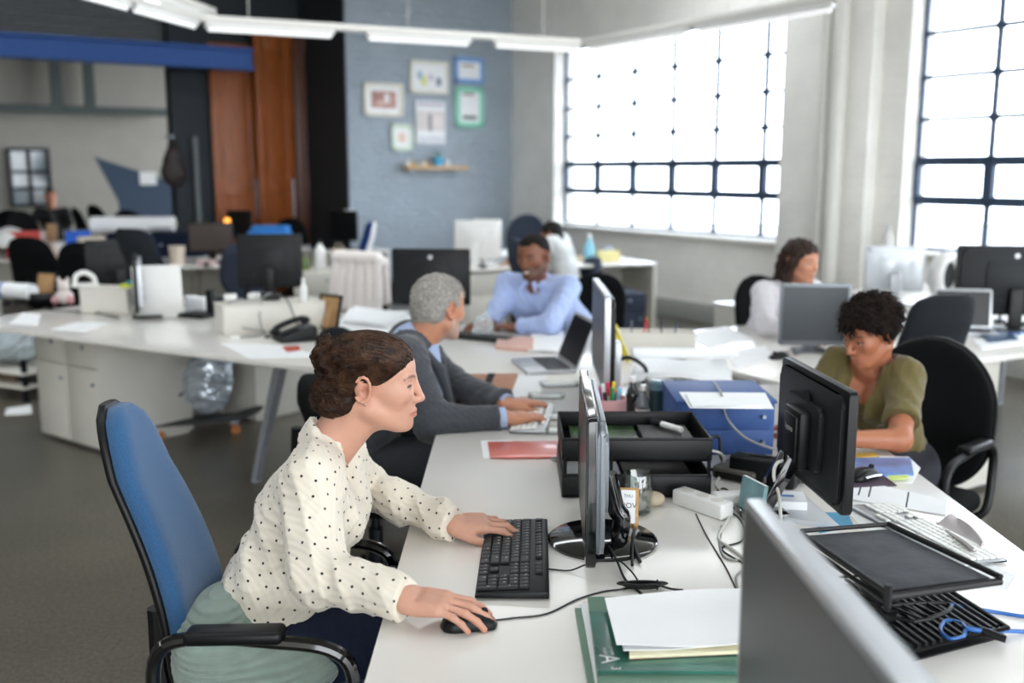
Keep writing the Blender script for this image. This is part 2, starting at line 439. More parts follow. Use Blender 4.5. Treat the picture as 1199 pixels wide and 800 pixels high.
def back_body(mb, z0, z1, wb, wt, t, y0, lean=0.12, wrap=0.06, p=2.6, belly=0.03, grow=0.0, wm=None):
    """upholstered chair back: width wb at the bottom to wt near the top, rounded ends, wrapped round the sitter"""
    nu = 30
    def ring(v):
        vv = 0.004 + 0.992 * v
        end = (1 - abs(2 * vv - 1) ** p) ** (1 / p)
        z = z0 - grow + (z1 - z0 + 2 * grow) * vv
        w = (wb + (wt - wb) * vv) * 0.5
        if wm is not None: w = 0.5 * ((wb * (1 - vv) + wt * vv) + 4 * vv * (1 - vv) * (wm - (wb + wt) / 2))
        w = (w + grow) * end; th = t * 0.5 * (0.35 + 0.65 * end)
        yc = y0 + lean * (z - z0) - belly * math.sin(PI * min(1, vv * 1.3))
        out = []
        for k in range(nu):
            a = 2 * PI * k / nu; c, s = math.cos(a), math.sin(a)
            x = w * math.copysign(abs(c) ** 0.6, c); y = th * math.copysign(abs(s) ** 0.7, s)
            out.append((x, yc + y - wrap * (x / max(wb, wt) * 2) ** 2, z))
        return out
    loft(mb, ring, 26, nu)

def office_chair(name, label, cat='chair', fabric='black_fabric', shell=None, arms=False, seat_h=0.47, back=(0.52, 1.0, 0.44, 0.42), lean=0.12, group=None, p=2.6, wm=None, detail=True, wrap=0.06, sw=0.48, ay=(0, 0)):
    r = thing(name, label, cat, group=group)
    z0, z1, wb, wt = back
    m = MB(); back_body(m, z0, z1, wb, wt, 0.075, 0.235, lean, p=p, wm=wm, wrap=wrap); m.build('backrest', M[fabric], r, 60)
    if shell:
        m = MB(); back_body(m, z0, z1, wb, wt, 0.035, 0.262, lean, p=p, grow=0.006, wm=wm, wrap=wrap); m.build('back_shell', M[shell], r, 60)
    m = MB(); m.box((0, 0, seat_h - 0.04), (sw, 0.47, 0.08), bev=0.036, seg=4)
    m.build('seat', M[fabric], r, 60)
    m = MB(); m.box((0, 0.02, seat_h - 0.1), (0.2, 0.26, 0.045), bev=0.01)
    m.tube([(0, 0.1, seat_h - 0.1), (0, 0.24, seat_h - 0.1), (0, 0.31 + lean * 0.02, seat_h - 0.03), (0, 0.30 + lean * 0.1, z0 + 0.16)], 0.022, 8)
    m.build('back_support', M['black_plastic'], r)
    if arms:
        for s in (-1, 1):
            x = s * (sw / 2 + 0.035)
            dy, dz = ay
            m = MB(); m.tube([(x * .75, 0.12, seat_h - 0.09), (x, 0.15 + dy, seat_h - 0.05), (x, 0.19 + dy, seat_h + 0.08), (x, 0.18 + dy, seat_h + 0.17 + dz), (x, 0.1 + dy, seat_h + 0.205 + dz), (x, -0.05 + dy, seat_h + 0.2 + dz), (x, -0.17 + dy, seat_h + 0.185 + dz), (x, -0.215 + dy, seat_h + 0.13 + dz), (x, -0.2 + dy, seat_h + 0.02), (x * .97, -0.1, seat_h - 0.09), (x * .7, -0.05, seat_h - 0.1)], 0.015, 10, 5)
            a = m.build('armrest', M['black_gloss'] if arms == 'gloss' else M['black_plastic'], r)
            m = MB(); m.box((x, 0.02 + dy, seat_h + 0.214 + dz), (0.055, 0.2, 0.03), Euler((R(-2), 0, 0)), bev=0.012, seg=3); m.build('arm_pad', M['black_plastic'], a)
    m = MB(); m.cyl((0, 0.02, 0.1), (0, 0.02, 0.27), 0.028); m.cyl((0, 0.02, 0.26), (0, 0.02, seat_h - 0.1), 0.016); m.build('gas_column', M['dark_metal'], r)
    m = MB(); m.cyl((0, 0.02, 0.075), (0, 0.02, 0.125), 0.04)
    for k in range(5):
        a = 2 * PI * k / 5 + 0.3; d = Vector((math.cos(a), math.sin(a), 0))
        m.tube([Vector((0, 0.02, 0.1)) + d * 0.03, Vector((0, 0.02, 0.095)) + d * 0.16, Vector((0, 0.02, 0.07)) + d * 0.29], 0.024, 8, 3, r1=0.015)
    m.build('star_base', M['black_plastic'], r)
    if detail:
        for k in range(5):
            a = 2 * PI * k / 5 + 0.3; d = Vector((math.cos(a), math.sin(a), 0)); n = Vector((-d.y, d.x, 0)); c = Vector((0, 0.02, 0.027)) + d * 0.285
            m = MB()
            for q in (-1, 1): m.cyl(c + n * (0.018 * q - 0.008), c + n * (0.018 * q + 0.008), 0.026, seg=14)
            m.cyl(c, c + Vector((0, 0, 0.05)), 0.006, seg=8); m.build('caster', M['black_plastic'], r)
    return r

def monitor(name, label, w=0.5, h=0.31, stand='round', back='monitor_back', bezel='black_plastic', screen='screen_off', z0=0.09, tilt=0.0, bz=0.014, deep=0.035, base_m=None, logo=True, group=None):
    """screen faces local -Y, stands on z=0"""
    r = thing(name, label, 'monitor', group=group)
    T4 = Matrix.Translation((0, 0, z0 + h / 2)) @ Matrix.Rotation(tilt, 4, 'X')
    m = MB(); m.prism(rrect(w, h, 0.012), -0.011, 0.011, T4 @ XZ, bev=0.004)
    m.build('bezel', M[bezel], r)
    m = MB(); m.prism(rrect(w * 0.93, h * 0.9, 0.03), -deep, -0.008, T4 @ XZ, bev=0.012); 
    m.prism(rrect(w * 0.5, h * 0.55, 0.02), -deep - 0.014, -deep + 0.005, T4 @ XZ, bev=0.008)
    shell = m.build('back_shell', M[back], r)
    if logo:
        m = MB(); m.cyl(T4 @ Vector((0, deep + 0.0, h * 0.36)), T4 @ Vector((0, deep + 0.002, h * 0.36)), 0.014, seg=16); m.build('round_badge', M['silver'], shell)
    m = MB(); m.box((0, -0.0115, 0.004), (w - 2 * bz, 0.002, h - 2 * bz - 0.01))
    bmesh.ops.transform(m.bm, matrix=T4, verts=m.bm.verts); m.build('screen', M[screen], r)
    bm_ = M[base_m or bezel]
    yb = deep + 0.02
    if stand == 'round':
        m = MB(); m.lathe([(0, 0.016), (0.03, 0.016), (0.125, 0.012), (0.132, 0.007), (0.13, 0.0), (0, 0)], (0, yb - 0.01, 0), 48)
        m.build('stand_base', bm_, r)
        m = MB(); m.tube([(0, yb + 0.03, 0.012), (0, yb + 0.035, 0.06), (0, yb + 0.02, z0 + 0.05), (0, yb, z0 + h * 0.4)], 0.022, 12, 4)
        m.build('stand_neck', bm_, r)
    elif stand == 'foot':
        m = MB(); m.box((0, yb, 0.008), (w * 0.45, 0.17, 0.016), bev=0.006); m.build('stand_base', bm_, r)
        m = MB(); m.box((0, yb + 0.015, (z0 + h * .4) / 2), (0.07, 0.03, z0 + h * 0.4), bev=0.006); m.build('stand_neck', bm_, r)
    elif stand == 'vee':
        m = MB()
        m.tube([(-w * .26, yb - .08, 0.01), (-w * .1, yb, 0.02), (0, yb + .02, 0.035), (w * .1, yb, 0.02), (w * .26, yb - .08, 0.01)], 0.012, 8, 4)
        m.box((0, yb + .03, 0.008), (w * .5, 0.07, 0.016), bev=0.006); m.build('stand_base', bm_, r)
        m = MB(); m.box((0, yb + 0.015, (z0 + h * .35) / 2), (0.05, 0.03, z0 + h * 0.35), bev=0.006); m.build('stand_neck', bm_, r)
    return r

def laptop(name, label, w=0.33, d=0.23, open_=100, body='silver', keys='black_plastic', screen='screen_off', group=None):
    """keyboard on z=0, user at local -Y, hinge at +Y"""
    r = thing(name, label, 'laptop', group=group)
    m = MB(); m.prism(rrect(w, d, 0.012), 0.002, 0.016, bev=0.004); m.build('base', M[body], r)
    m = MB()
    for i in range(13):
        for j in range(5): m.box((-w * .43 + i * w * .0717, d * 0.36 - j * d * 0.098, 0.0165), (w * .06, d * .08, 0.003), bev=0.001, seg=1)
    m.build('keycaps', M[keys], r)
    m = MB(); m.box((0, -d * .3, 0.0162), (w * .3, d * .28, 0.001)); m.build('trackpad', M['silver_light'], r)
    T4 = Matrix.Translation((0, d / 2 - 0.004, 0.014)) @ Matrix.Rotation(R(90 - open_), 4, 'X')
    m = MB(); m.prism(rrect(w, d, 0.012), -0.004, 0.004, T4 @ Matrix.Translation((0, 0, d / 2)) @ XZ, bev=0.002); lid = m.build('lid', M[body], r)
    m = MB(); m.box((0, -0.0045, d / 2), (w - 0.02, 0.001, d - 0.03)); bmesh.ops.transform(m.bm, matrix=T4, verts=m.bm.verts); m.build('screen', M[screen], lid)
    return r

def desk_top(name, label, poly, legs, group=None, z=DESK, m='desk_white', thick=0.026):
    r = thing(name, label, 'desk', group=group)
    t = MB(); t.prism(poly, z - thick, z, bev=0.002); t.build('tabletop', [M[m]], r)
    for (a, b) in legs:        # slanted tapered metal legs: top point, floor point
        t = MB(); a = Vector(a); b = Vector(b)
        t.cyl(b + Vector((0, 0, 0.0)), b + Vector((0, 0, 0.008)), 0.03, seg=12)
        t.cyl(b + Vector((0, 0, .005)), a, 0.024, 0.036, seg=4); t.build('leg', M['leg_grey'], r)
    return r
def pedestal(name, label, w=0.4, d=0.6, h=0.68, split=0.3, group=None, knobs=True, m='cab_white'):
    """front faces local -Y"""
    r = thing(name, label, 'cabinet', group=group)
    t = MB(); t.box((0, 0.01, 0.02 + h / 2), (w, d, h), bev=0.003); t.box((0, 0.02, 0.012), (w - .04, d - .06, 0.024)); t.build('body', M[m], r)
    zs = h * (1 - split)
    t = MB(); t.box((0, -d / 2 + 0.002, 0.02 + zs / 2), (w - .006, 0.018, zs - 0.006), bev=0.002); dr = t.build('door', M[m], r)
    t = MB(); t.box((0, -d / 2 + 0.002, 0.02 + zs + h * split / 2), (w - .006, 0.018, h * split - 0.006), bev=0.002); dw = t.build('drawer', M[m], r)
    if knobs:
        t = MB(); t.cyl((w * .36, -d / 2 - .006, zs * .86), (w * .36, -d / 2 - .02, zs * .86), 0.011, seg=12); t.build('knob', M['steel'], dr)
        t = MB(); t.cyl((w * .1, -d / 2 - .006, 0.02 + zs + h * split * .62), (w * .1, -d / 2 - .014, 0.02 + zs + h * split * .62), 0.014, seg=14); t.build('lock', M['steel'], dw)
    return r

# ================================================================== THE STAR DESK IN FRONT
XL, XR, YH = -0.258, 1.2, 4.07
AD = Vector((-0.866, 0.5, 0)); AN = Vector((0.5, 0.866, 0)); BD = Vector((0.866, 0.5, 0)); BN = Vector((-0.5, 0.866, 0))
desk_top('desk', 'glossy white shared desk where the woman in the dotted blouse types', [(XL, 0.75), (XR, 0.75), (XR, YH - .002), (XL, YH - .002)],
         [((XL + .09, .9, .7), (XL + .05, .82, 0)), ((XR - .09, .9, .7), (XR - .05, .82, 0)), ((XR - .1, 3.95, .7), (XR - .06, 4.0, 0)), ((0.45, 3.9, .7), (0.45, 3.9, 0)), ((XL + .09, 2.4, .7), (XL + .09, 2.45, 0)), ((XR - .09, 2.4, .7), (XR - .09, 2.45, 0))])
def LA(a, n, z=0.0): return Vector((XL, YH, 0)) + AD * a + AN * n + Vector((0, 0, z))      # along the left wing, across it
b1, b2, b3 = LA(3.5, 0), LA(3.5, 1.42), LA(0, 1.42)
desk_top('desk', 'glossy white desk wing carrying the desk phone, standing on white cabinets', [(XL, YH + .002), (0.93, YH + .002), (b3.x - .03, b3.y - .02), (b2.x, b2.y), (b1.x, b1.y)],
         [(LA(1.12, .2, .7), at(300, 563, 0)), (LA(3.4, .1, .7), LA(3.42, .06)), (LA(1.12, 1.25, .7), LA(1.12, 1.3)), (LA(.15, 1.3, .7), LA(.15, 1.32)), (LA(2.5, 1.25, .7), LA(2.5, 1.3))])
g0 = Vector((1.18, 4.03, 0)); g1 = g0 + BN * 1.36
def RA(a, n, z=0.0): return g0 + BD * a + BN * n + Vector((0, 0, z))
pts = [RA(0, 0), RA(3.4, 0), RA(3.4, 1.36), RA(0, 1.36)]
desk_top('desk', 'glossy white desk by the windows with the grey-screened monitor', [(p.x, p.y) for p in pts],
         [(RA(.1, .1, .7), RA(.06, .06)), (RA(.1, 1.28, .7), RA(.06, 1.3)), (RA(3.3, 1.28, .7), RA(3.34, 1.3)), (RA(1.7, 1.25, .7), RA(1.7, 1.3))])
# cabinets
pd = at(48, 510, 0); pe = at(120, 532, 0); dirp = (pe - pd).normalized(); angp = math.atan2(dirp.y, dirp.x)
nrm = Vector((-dirp.y, dirp.x, 0)); wp = (pe - pd).length / 2
for k, lb in enumerate(('white cabinet with drawer under the desk wing, nearer the plastic bag on the floor', 'white cabinet with drawer under the desk wing, the one nearer the skateboard')):
    c = pd + dirp * wp * (k + .5) + nrm * 0.31
    o = pedestal('cabinet', lb, w=wp - .004, d=0.6, h=0.665)
    o.location = c; o.rotation_euler = (0, 0, angp)
o = pedestal('cabinet', 'white cabinet behind the slanted grey desk leg, seen from its plain side', w=0.42, d=0.55, h=0.66)
o.location = at(300, 488, 0) + Vector((.05, .2, 0)); o.rotation_euler = (0, 0, angp + PI)
o = pedestal('cabinet', 'white cabinet under the desk end beside the black office chair of the woman in olive', w=0.42, d=0.6, h=0.68)
o.location = RA(1.36, 0.45); o.rotation_euler = (0, 0, R(30))

# ================================================================== CHAIRS AROUND IT
# the blue high-back chair of the woman in the dotted blouse
o = office_chair('office_chair', 'blue high-backed office chair with black loop armrests under the woman in the dotted blouse', fabric='blue_fabric', shell='black_plastic', arms='gloss', seat_h=0.45,
                 back=(0.46, 1.10, 0.31, 0.20), lean=0.22, p=3.2, wrap=0.03, ay=(.03, .03))
o.location = (-0.495, 2.14, 0); o.rotation_euler = (0, 0, R(88))
MAINCHAIR = o
o = office_chair('office_chair', 'black round-backed office chair behind the woman in the olive top', fabric='black_fabric', shell='black_plastic', arms=True, seat_h=0.46, back=(0.42, 0.985, 0.44, 0.42), lean=0.1, p=2.3, wm=0.54, wrap=0.04)
o.location = (1.39, 3.50, 0); o.rotation_euler = (0, 0, R(-46))
o = office_chair('office_chair', 'charcoal square-backed office chair between the black office chair and the silver laptop', fabric='grey_fabric', seat_h=0.47, back=(0.56, 1.09, 0.40, 0.38), lean=0.1, p=5)
o.location = (1.76, 4.48, 0); o.rotation_euler = (0, 0, R(205))
o = office_chair('office_chair', 'black office chair of the grey-haired man, mostly hidden behind him', fabric='black_fabric', seat_h=0.46, back=(0.5, 0.86, 0.42, 0.38), lean=0.08)
o.location = (-0.50, 3.62, 0); o.rotation_euler = (0, 0, R(88))
o = office_chair('office_chair', 'dark slate round-topped office chair at the desk phone, behind the dotted-blouse woman', fabric='grey_fabric', seat_h=0.47, back=(0.5, 0.96, 0.4, 0.34), lean=0.1, p=2.3)
o.location = (-0.60, 4.40, 0); o.rotation_euler = (0, 0, R(150))
o = office_chair('office_chair', 'black office chair of the man in the light blue shirt', fabric='black_fabric', seat_h=0.47, back=(0.5, 0.98, 0.46, 0.42), lean=0.1)
o.location = (0.40, 5.95, 0); o.rotation_euler = (0, 0, R(-33))
o = office_chair('office_chair', 'black office chair of the woman in white by the window wall', fabric='black_fabric', seat_h=0.47, back=(0.46, 0.98, 0.46, 0.42), lean=0.1, p=2.3)
o.location = (1.62, 5.84, 0); o.rotation_euler = (0, 0, R(24))
# ================================================================== ON THE FRONT DESK
def xyz(p, dz=0): return (p.x, p.y, p.z + dz)
def slab(name, label, cat, px, z, th, m, group=None, parts=None, bev=0.0, ripple=0.0):
    """thin flat thing lying at height z whose top corners are seen at the image points px"""
    ps = [at(a, b, z + th) for a, b in px]
    c = sum(ps, Vector()) / len(ps); c.z = z
    if sum((ps[i].x * ps[(i + 1) % len(ps)].y - ps[(i + 1) % len(ps)].x * ps[i].y) for i in range(len(ps))) < 0: ps = ps[::-1]
    mb = MB()
    if ripple and len(ps) == 4:
        rnd = random.Random(len(label)); ph = rnd.random() * 6
        def f(u, v):
            p = ps[0].lerp(ps[1], u).lerp(ps[3].lerp(ps[2], u), v)
            e = max(abs(u - .5), abs(v - .5)) * 2
            return (p.x - c.x, p.y - c.y, th + ripple * (0.5 + 0.5 * math.sin(5 * u + 3 * v + ph)) * e ** 3)
        mb.sheet(f, 14, 14, max(th * .8, 0.0006))
    else: mb.prism([(p.x - c.x, p.y - c.y) for p in ps], 0.0, th, bev=bev)
    o = mb.build(name, m, loc=c); tag(o, label, cat, group)
    return o
def cable(name, label, pts, r, m, cat='cable', group=None, smooth=6):
    pts = [Vector(p) for p in pts]
    mb = MB(); c = pts[0].copy(); c.z = min(p.z for p in pts) - r
    mb.tube([p - c for p in pts], r, 8, smooth); o = mb.build(name, m, loc=c); tag(o, label, cat, group); return o
def dpts(px, z=DESK, r=0.0025):
    out = []
    for q in px: out.append(at(q[0], q[1], z + r + (q[2] if len(q) > 2 else 0)))
    return out

# --- keyboard of the woman in dots
ROWS = [("Esc", "F1 F2 F3 F4 F5 F6 F7 F8 F9 F10 F11 F12"), ("`1234567890-=", ""), ("QWERTYUIOP[]", ""), ("ASDFGHJKL;'", ""), ("ZXCVBNM,./", "")]
def keyboard(name, label, w, d, body, keym, legend=None, h=0.018, group=None, low=False):
    """typist at local -Y; x runs to the typist's right"""
    r = thing(name, label, 'keyboard', group=group)
    mb = MB()
    prof = [(-d / 2, 0.004), (-d / 2, h * .55), (-d / 2 + .006, h * .7), (d / 2 - 0.012, h * 1.15), (d / 2, h * 1.05), (d / 2, 0.004)]
    b = bmesh.new(); L = [b.verts.new((-w / 2, y, z)) for y, z in prof]; Rr = [b.verts.new((w / 2, y, z)) for y, z in prof]; n = len(prof)
    for i in range(n): b.faces.new((L[i], L[(i + 1) % n], Rr[(i + 1) % n], Rr[i]))
    b.faces.new(L[::-1]); b.faces.new(Rr)
    bmesh.ops.bevel(b, geom=list(b.edges), offset=0.003, segments=2, profile=.5, affect='EDGES'); mb._merge(b)
    mb.build('body', M[body], r)
    top = lambda y: h * .7 + (y + d / 2) / d * h * .47
    k = MB(); u = w * 0.0415; s = d / 6.9; y0 = d * 0.36; LG = []
    def key(x, y, kw, kh, t=None):
        k.box((x, y, top(y) + 0.003), (kw - .0022, kh - .0022, 0.0065), Euler((R(3), 0, 0)), bev=0.0018, seg=1); LG.append((x, y, kw, t))
    xl = -w / 2 + w * .03
    ys = [y0 - (0 if i == 0 else (i + .35) * s) for i in range(6)]
    for i in range(13): key(xl + (i + .5 + (.5 if i else 0) + (.4 * ((i - 1) // 4) if i else 0)) * u * .955, ys[0], u * .95, s * .8, 'Esc' if i == 0 else 'F%d' % i)
    lines = [[(c, 1) for c in "`1234567890-="] + [('<', 2)], [('Tab', 1.5)] + [(c, 1) for c in "QWERTYUIOP[]"] + [('\\', 1.5)], [('Cap', 1.8)] + [(c, 1) for c in "ASDFGHJKL;'"] + [('Ent', 2.2)],
             [('Shf', 2.3)] + [(c, 1) for c in "ZXCVBNM,./"] + [('Shf', 2.7)], [('Ctl', 1.3), ('', 1.2), ('Alt', 1.3), ('', 6), ('Alt', 1.2), ('', 1.2), ('', 1.3), ('Ctl', 1.5)]]
    for ri, ln in enumerate(lines):
        x = xl
        for t, kw in ln: key(x + kw * u / 2, ys[ri + 1], kw * u, s, t); x += kw * u
    xn = xl + 15.3 * u
    for i in range(3):
        key(xn + (i + .5) * u, ys[0], u, s * .8, ''); key(xn + (i + .5) * u, ys[1], u, s, 'Ins'[i]); key(xn + (i + .5) * u, ys[2], u, s, 'Del'[i]); key(xn + (i + .5) * u, ys[5], u, s, '<v>'[i])
    key(xn + 1.5 * u, ys[4], u, s, '^')
    xp = xn + 3.3 * u
    for j, ln in enumerate(("N/*", "789", "456", "123")):
        for i, t in enumerate(ln): key(xp + (i + .5) * u, ys[1 + j], u, s, t)
    key(xp + u, ys[5], 2 * u, s, '0'); key(xp + 2.5 * u, ys[5], u, s, '.')
    key(xp + 3.45 * u, ys[1], .9 * u, s, '-'); key(xp + 3.45 * u, (ys[2] + ys[3]) / 2, .9 * u, 2 * s, '+'); key(xp + 3.45 * u, (ys[4] + ys[5]) / 2, .9 * u, 2 * s, 'E')
    kc = k.build('keycaps', M[keym], r)
    if legend:
        lb = bmesh.new(); cache = {}
        for x, y, kw, t in LG:
            if not t: continue
            if t not in cache: cache[t] = text_mesh(t, 0.0085 if len(t) == 1 else 0.0055)
            b = bmesh.new(); b.from_mesh(cache[t]); bmesh.ops.transform(b, matrix=Matrix.Translation((x - kw * .12, y + s * .12, top(y) + 0.0067)) @ Matrix.Rotation(R(3), 4, 'X'), verts=b.verts)
            vm = {v: lb.verts.new(v.co) for v in b.verts}
            for f in b.faces: lb.faces.new([vm[v] for v in f.verts])
            b.free()
        me = bpy.data.meshes.new('key_lettering'); lb.to_mesh(me); lb.free(); me.materials.append(M[legend]); link('key_lettering', me, kc, None)
    f = MB()
    for sx in (-1, 1):
        for sy in (-1, 1): f.box((sx * w * .42, sy * d * .36, 0.003), (0.03, 0.012, 0.006), bev=0.001)
    f.build('rubber_feet', M['cable_black'], r)
    return r
mk('key_dark', '#1d2024', 0.5, var=0.15)
mk('key_white', '#e9eae6', 0.4, var=0.03)
mk('key_print', '#d9dcdc', 0.5, var=0.02)
o = keyboard('keyboard', 'black keyboard under the left hand of the woman in dots', 0.445, 0.155, 'black_plastic', 'key_dark', 'key_print')
ka, kb = at(597, 699, .74), at(603, 611, .74)
o.location = ((ka.x + kb.x) / 2 + .004, (ka.y + kb.y) / 2, DESK); o.rotation_euler = (0, 0, R(-90) - math.atan2(kb.x - ka.x, kb.y - ka.y))
o = keyboard('keyboard', 'white keyboard under the hands of the grey-haired man', 0.40, 0.125, 'silver', 'key_white', None, 0.012)
o.location = (0.075, 3.47, DESK); o.rotation_euler = (0, 0, R(-97))
o = keyboard('keyboard', 'slim white keyboard beside the laptop stand', 0.42, 0.125, 'silver', 'key_white', None, 0.010)
ka, kb = at(1030, 598), at(1148, 658)
o.location = ((ka.x + kb.x) / 2 - .01, (ka.y + kb.y) / 2, DESK); o.rotation_euler = (0, 0, math.atan2(kb.y - ka.y, kb.x - ka.x) + PI)
o = keyboard('keyboard', 'black keyboard under the hands of the man in the light blue shirt', 0.42, 0.14, 'black_plastic', 'key_dark', None)
o.location = LA(.5, 1.04, DESK); o.rotation_euler = (0, 0, R(150))

# --- mice
def mouse(name, label, body='black_plastic', strip=None, loc=(0, 0, 0), rz=0):
    r = thing(name, label, 'computer mouse', loc, rz)
    mb = MB()
    def ring(v):
        y = -0.056 + 0.112 * v; e = (1 - abs(2 * v - 1) ** 2.6) ** (1 / 2.6) if 0 < v < 1 else 0.02
        w = (0.030 + 0.004 * math.cos(v * 5)) * max(e, .05); hh = max(.004, 0.029 * e * (0.8 + 0.35 * math.sin(PI * min(1, .15 + v * .8))) - .004)
        return [(w * math.copysign(abs(math.cos(a)) ** .8, math.cos(a)), y, 0.004 + hh * max(0, math.sin(a)) ** .8 - (0.002 if math.sin(a) < 0 else 0)) for a in [2 * PI * k / 24 for k in range(24)]]
    loft(mb, ring, 18, 24); mb.build('body', M[body], r, 60)
    mb = MB(); mb.cyl((-.004, .03, .031), (.004, .03, .031), .008, seg=14); mb.build('scroll_wheel', M['grey_fabric'], r)
    if strip: mb = MB(); mb.tube([(-.0335, -.03, .014), (-.033, .0, .016), (-.031, .035, .013)], .004, 8); mb.tube([(.0335, -.03, .014), (.033, .0, .016), (.031, .035, .013)], .004, 8); mb.build('side_trim', M[strip], r)
    return r
pm = at(549, 718, DESK + .03)
mouse('mouse', 'black wired mouse under the right hand of the woman in dots', loc=(pm.x, pm.y, DESK), rz=R(-84))
pm = at(1011, 562); mouse('mouse', 'black mouse with silver sides beside the white printed sheet', strip='chrome', loc=(pm.x, pm.y, DESK + .004), rz=R(-60))
pm = at(912, 420); mouse('mouse', 'black mouse beside the foot of the grey-screened monitor', loc=(pm.x, pm.y, DESK), rz=R(120))
cable('mouse_cable', 'thin black mouse cable curling across the desk to the monitor', dpts([(576, 727), (600, 724), (640, 719), (676, 702), (706, 693), (730, 690), (744, 686)]), 0.002, M['cable_black'])
cable('keyboard_cable', 'thin black keyboard cable running under the monitor base', dpts([(634, 665), (648, 667), (668, 668, .002), (690, 660, .018), (720, 655, .018), (738, 668, .016), (748, 682)]), 0.002, M['cable_black'])

# --- monitors on the front desk
o = monitor('monitor', 'black monitor on a round glossy base, seen edge-on beside the black keyboard', w=0.52, h=0.335, z0=0.035, bezel='black_gloss', back='dark_silver', base_m='black_gloss', deep=0.03, logo=False)
o.location = (0.178, 2.285, DESK); o.rotation_euler = (0, 0, R(-90 - 2))
o2 = monitor('monitor', 'large silver-backed monitor beside the open silver laptop, seen edge-on', w=0.62, h=0.36, z0=0.08, bezel='silver', back='black_plastic', screen='screen_grey', stand='foot', deep=0.03, logo=False)
o2.location = (0.345, 3.83, DESK); o2.rotation_euler = (0, 0, R(-90 - 0.5))
o3 = monitor('monitor', 'black monitor turned towards the woman in olive, seen from behind', w=0.46, h=0.30, z0=0.075, stand='none', bezel='black_plastic', back='monitor_back', logo=False, deep=0.022)
o3.location = (0.775, 2.475, DESK); o3.rotation_euler = (0, 0, R(90 + 4))
mb = MB(); mb.box((0, .045, .21), (.12, .035, .15), bev=.008); mb.box((0, .062, .21), (.09, .012, .12), bev=.004); ms = mb.build('mount_block', M['black_plastic'], o3)
me = text_mesh('iiyama', 0.022); me.transform(Matrix.Translation((0, .0685, .235)) @ Matrix.Rotation(PI, 4, 'Z') @ XZ); me.materials.append(M['key_print']); link('lettering', me, ms, None)
mb = MB(); mb.lathe([(0, .004), (.026, .004), (.03, .002), (.03, 0), (0, 0)], (0, .026, .30), 20, rot=Euler((-PI / 2, 0, 0))); mb.build('round_badge', M['grey_fabric'], o3)
mb = MB(); mb.prism([(-.12 + .24 * i / 12, 0.0 + .15 * math.sin(PI * i / 12)) for i in range(13)], 0.0, 0.014, bev=.004); mb.build('stand_base', M['silver_light'], o3, loc=(0, -.03, 0))
mb = MB(); mb.box((0, .10, .085), (.075, .035, .17), Euler((R(28), 0, 0)), bev=.006); mb.box((0, .13, .01), (.1, .12, .02), bev=.006); mb.build('stand_neck', M['black_gloss'], o3)
o4 = monitor('monitor', 'out-of-focus grey monitor with silver frame, closest to the camera', w=0.53, h=0.36, z0=0.078, stand='foot', bezel='silver', back='silver', screen='screen_grey', bz=0.012, deep=0.04, logo=False)
o4.location = (0.34, 1.05, DESK); o4.rotation_euler = (0, 0, R(-90 + 2))
# plugs and cables behind the edge-on monitor
def plug_cable(name, label, start, pts, r, m, plug):
    rt = thing(name, label, 'cable', start)
    mb = MB(); mb.tube([Vector(p) - start for p in pts], r, 8, 6); mb.build('lead', m, rt)
    mb = MB(); d = (Vector(pts[1]) - Vector(pts[0])).normalized(); mb.cyl(Vector((0, 0, 0)) - d * .03, d * .006, .009, .006, seg=12); mb.build('plug', plug, rt)
    return rt
def apx(px, py, Y): return atY(px, py, Y)
blue_plug = mk('blue_plug', '#1f4fb4', 0.4)
plug_cable('video_cable', 'black video cable with blue plug hanging behind the edge-on monitor', apx(715, 588, 2.32), [apx(715, 588, 2.32), apx(728, 592, 2.34), apx(736, 608, 2.36), apx(735, 618, 2.38), (0.262, 2.42, DESK + .01), (0.3, 2.36, DESK + .006), (.295, 2.3, DESK + .02), (.28, 2.2, DESK + .02), (.27, 2.12, DESK + .006)], .0035, M['cable_black'], M['blue_plug'])
plug_cable('power_cable', 'black power cable with moulded plug behind the edge-on monitor', apx(706, 598, 2.3), [apx(706, 598, 2.3), apx(716, 600, 2.31), apx(726, 614, 2.32), apx(738, 630, 2.3), apx(748, 642, 2.28), (.285, 2.22, DESK + .02), (.29, 2.14, DESK + .006)], .0045, M['cable_black'], M['black_plastic'])
rt = thing('cable_bundle', 'tied bundle of black cable lying behind the round monitor base', 'cable', (at(752, 690).x, at(752, 690).y, DESK)); mb = MB()
rnd = random.Random(4)
c0 = at(752, 690)
loop = []
for k in range(5):
    for a in range(8):
        t = a / 8 * 2 * PI; loop.append(Vector((math.cos(t) * (.035 + .006 * k % .02), math.sin(t) * .011 + .004 * math.sin(k), .006 + .0022 * k)))
mb.tube(loop + [Vector((.06, -.008, .004)), Vector((.085, -.014, .004))], .0024, 8, 3); mb.build('loops', M['cable_black'], rt)
mb = MB(); mb.tube([(.03, .012, .004), (.032, .0, .02), (.03, -.013, .004)], .002, 6); mb.build('tie', M['black_plastic'], rt)
cable('cable', 'black cable leaving the round monitor base towards the tied bundle', [(.225, 2.2, DESK + .02), (.235, 2.12, DESK + .018), (.245, 2.05, DESK + .005), (.262, 2.0, DESK + .004), (.272, 1.97, DESK + .004)], .0028, M['cable_black'])

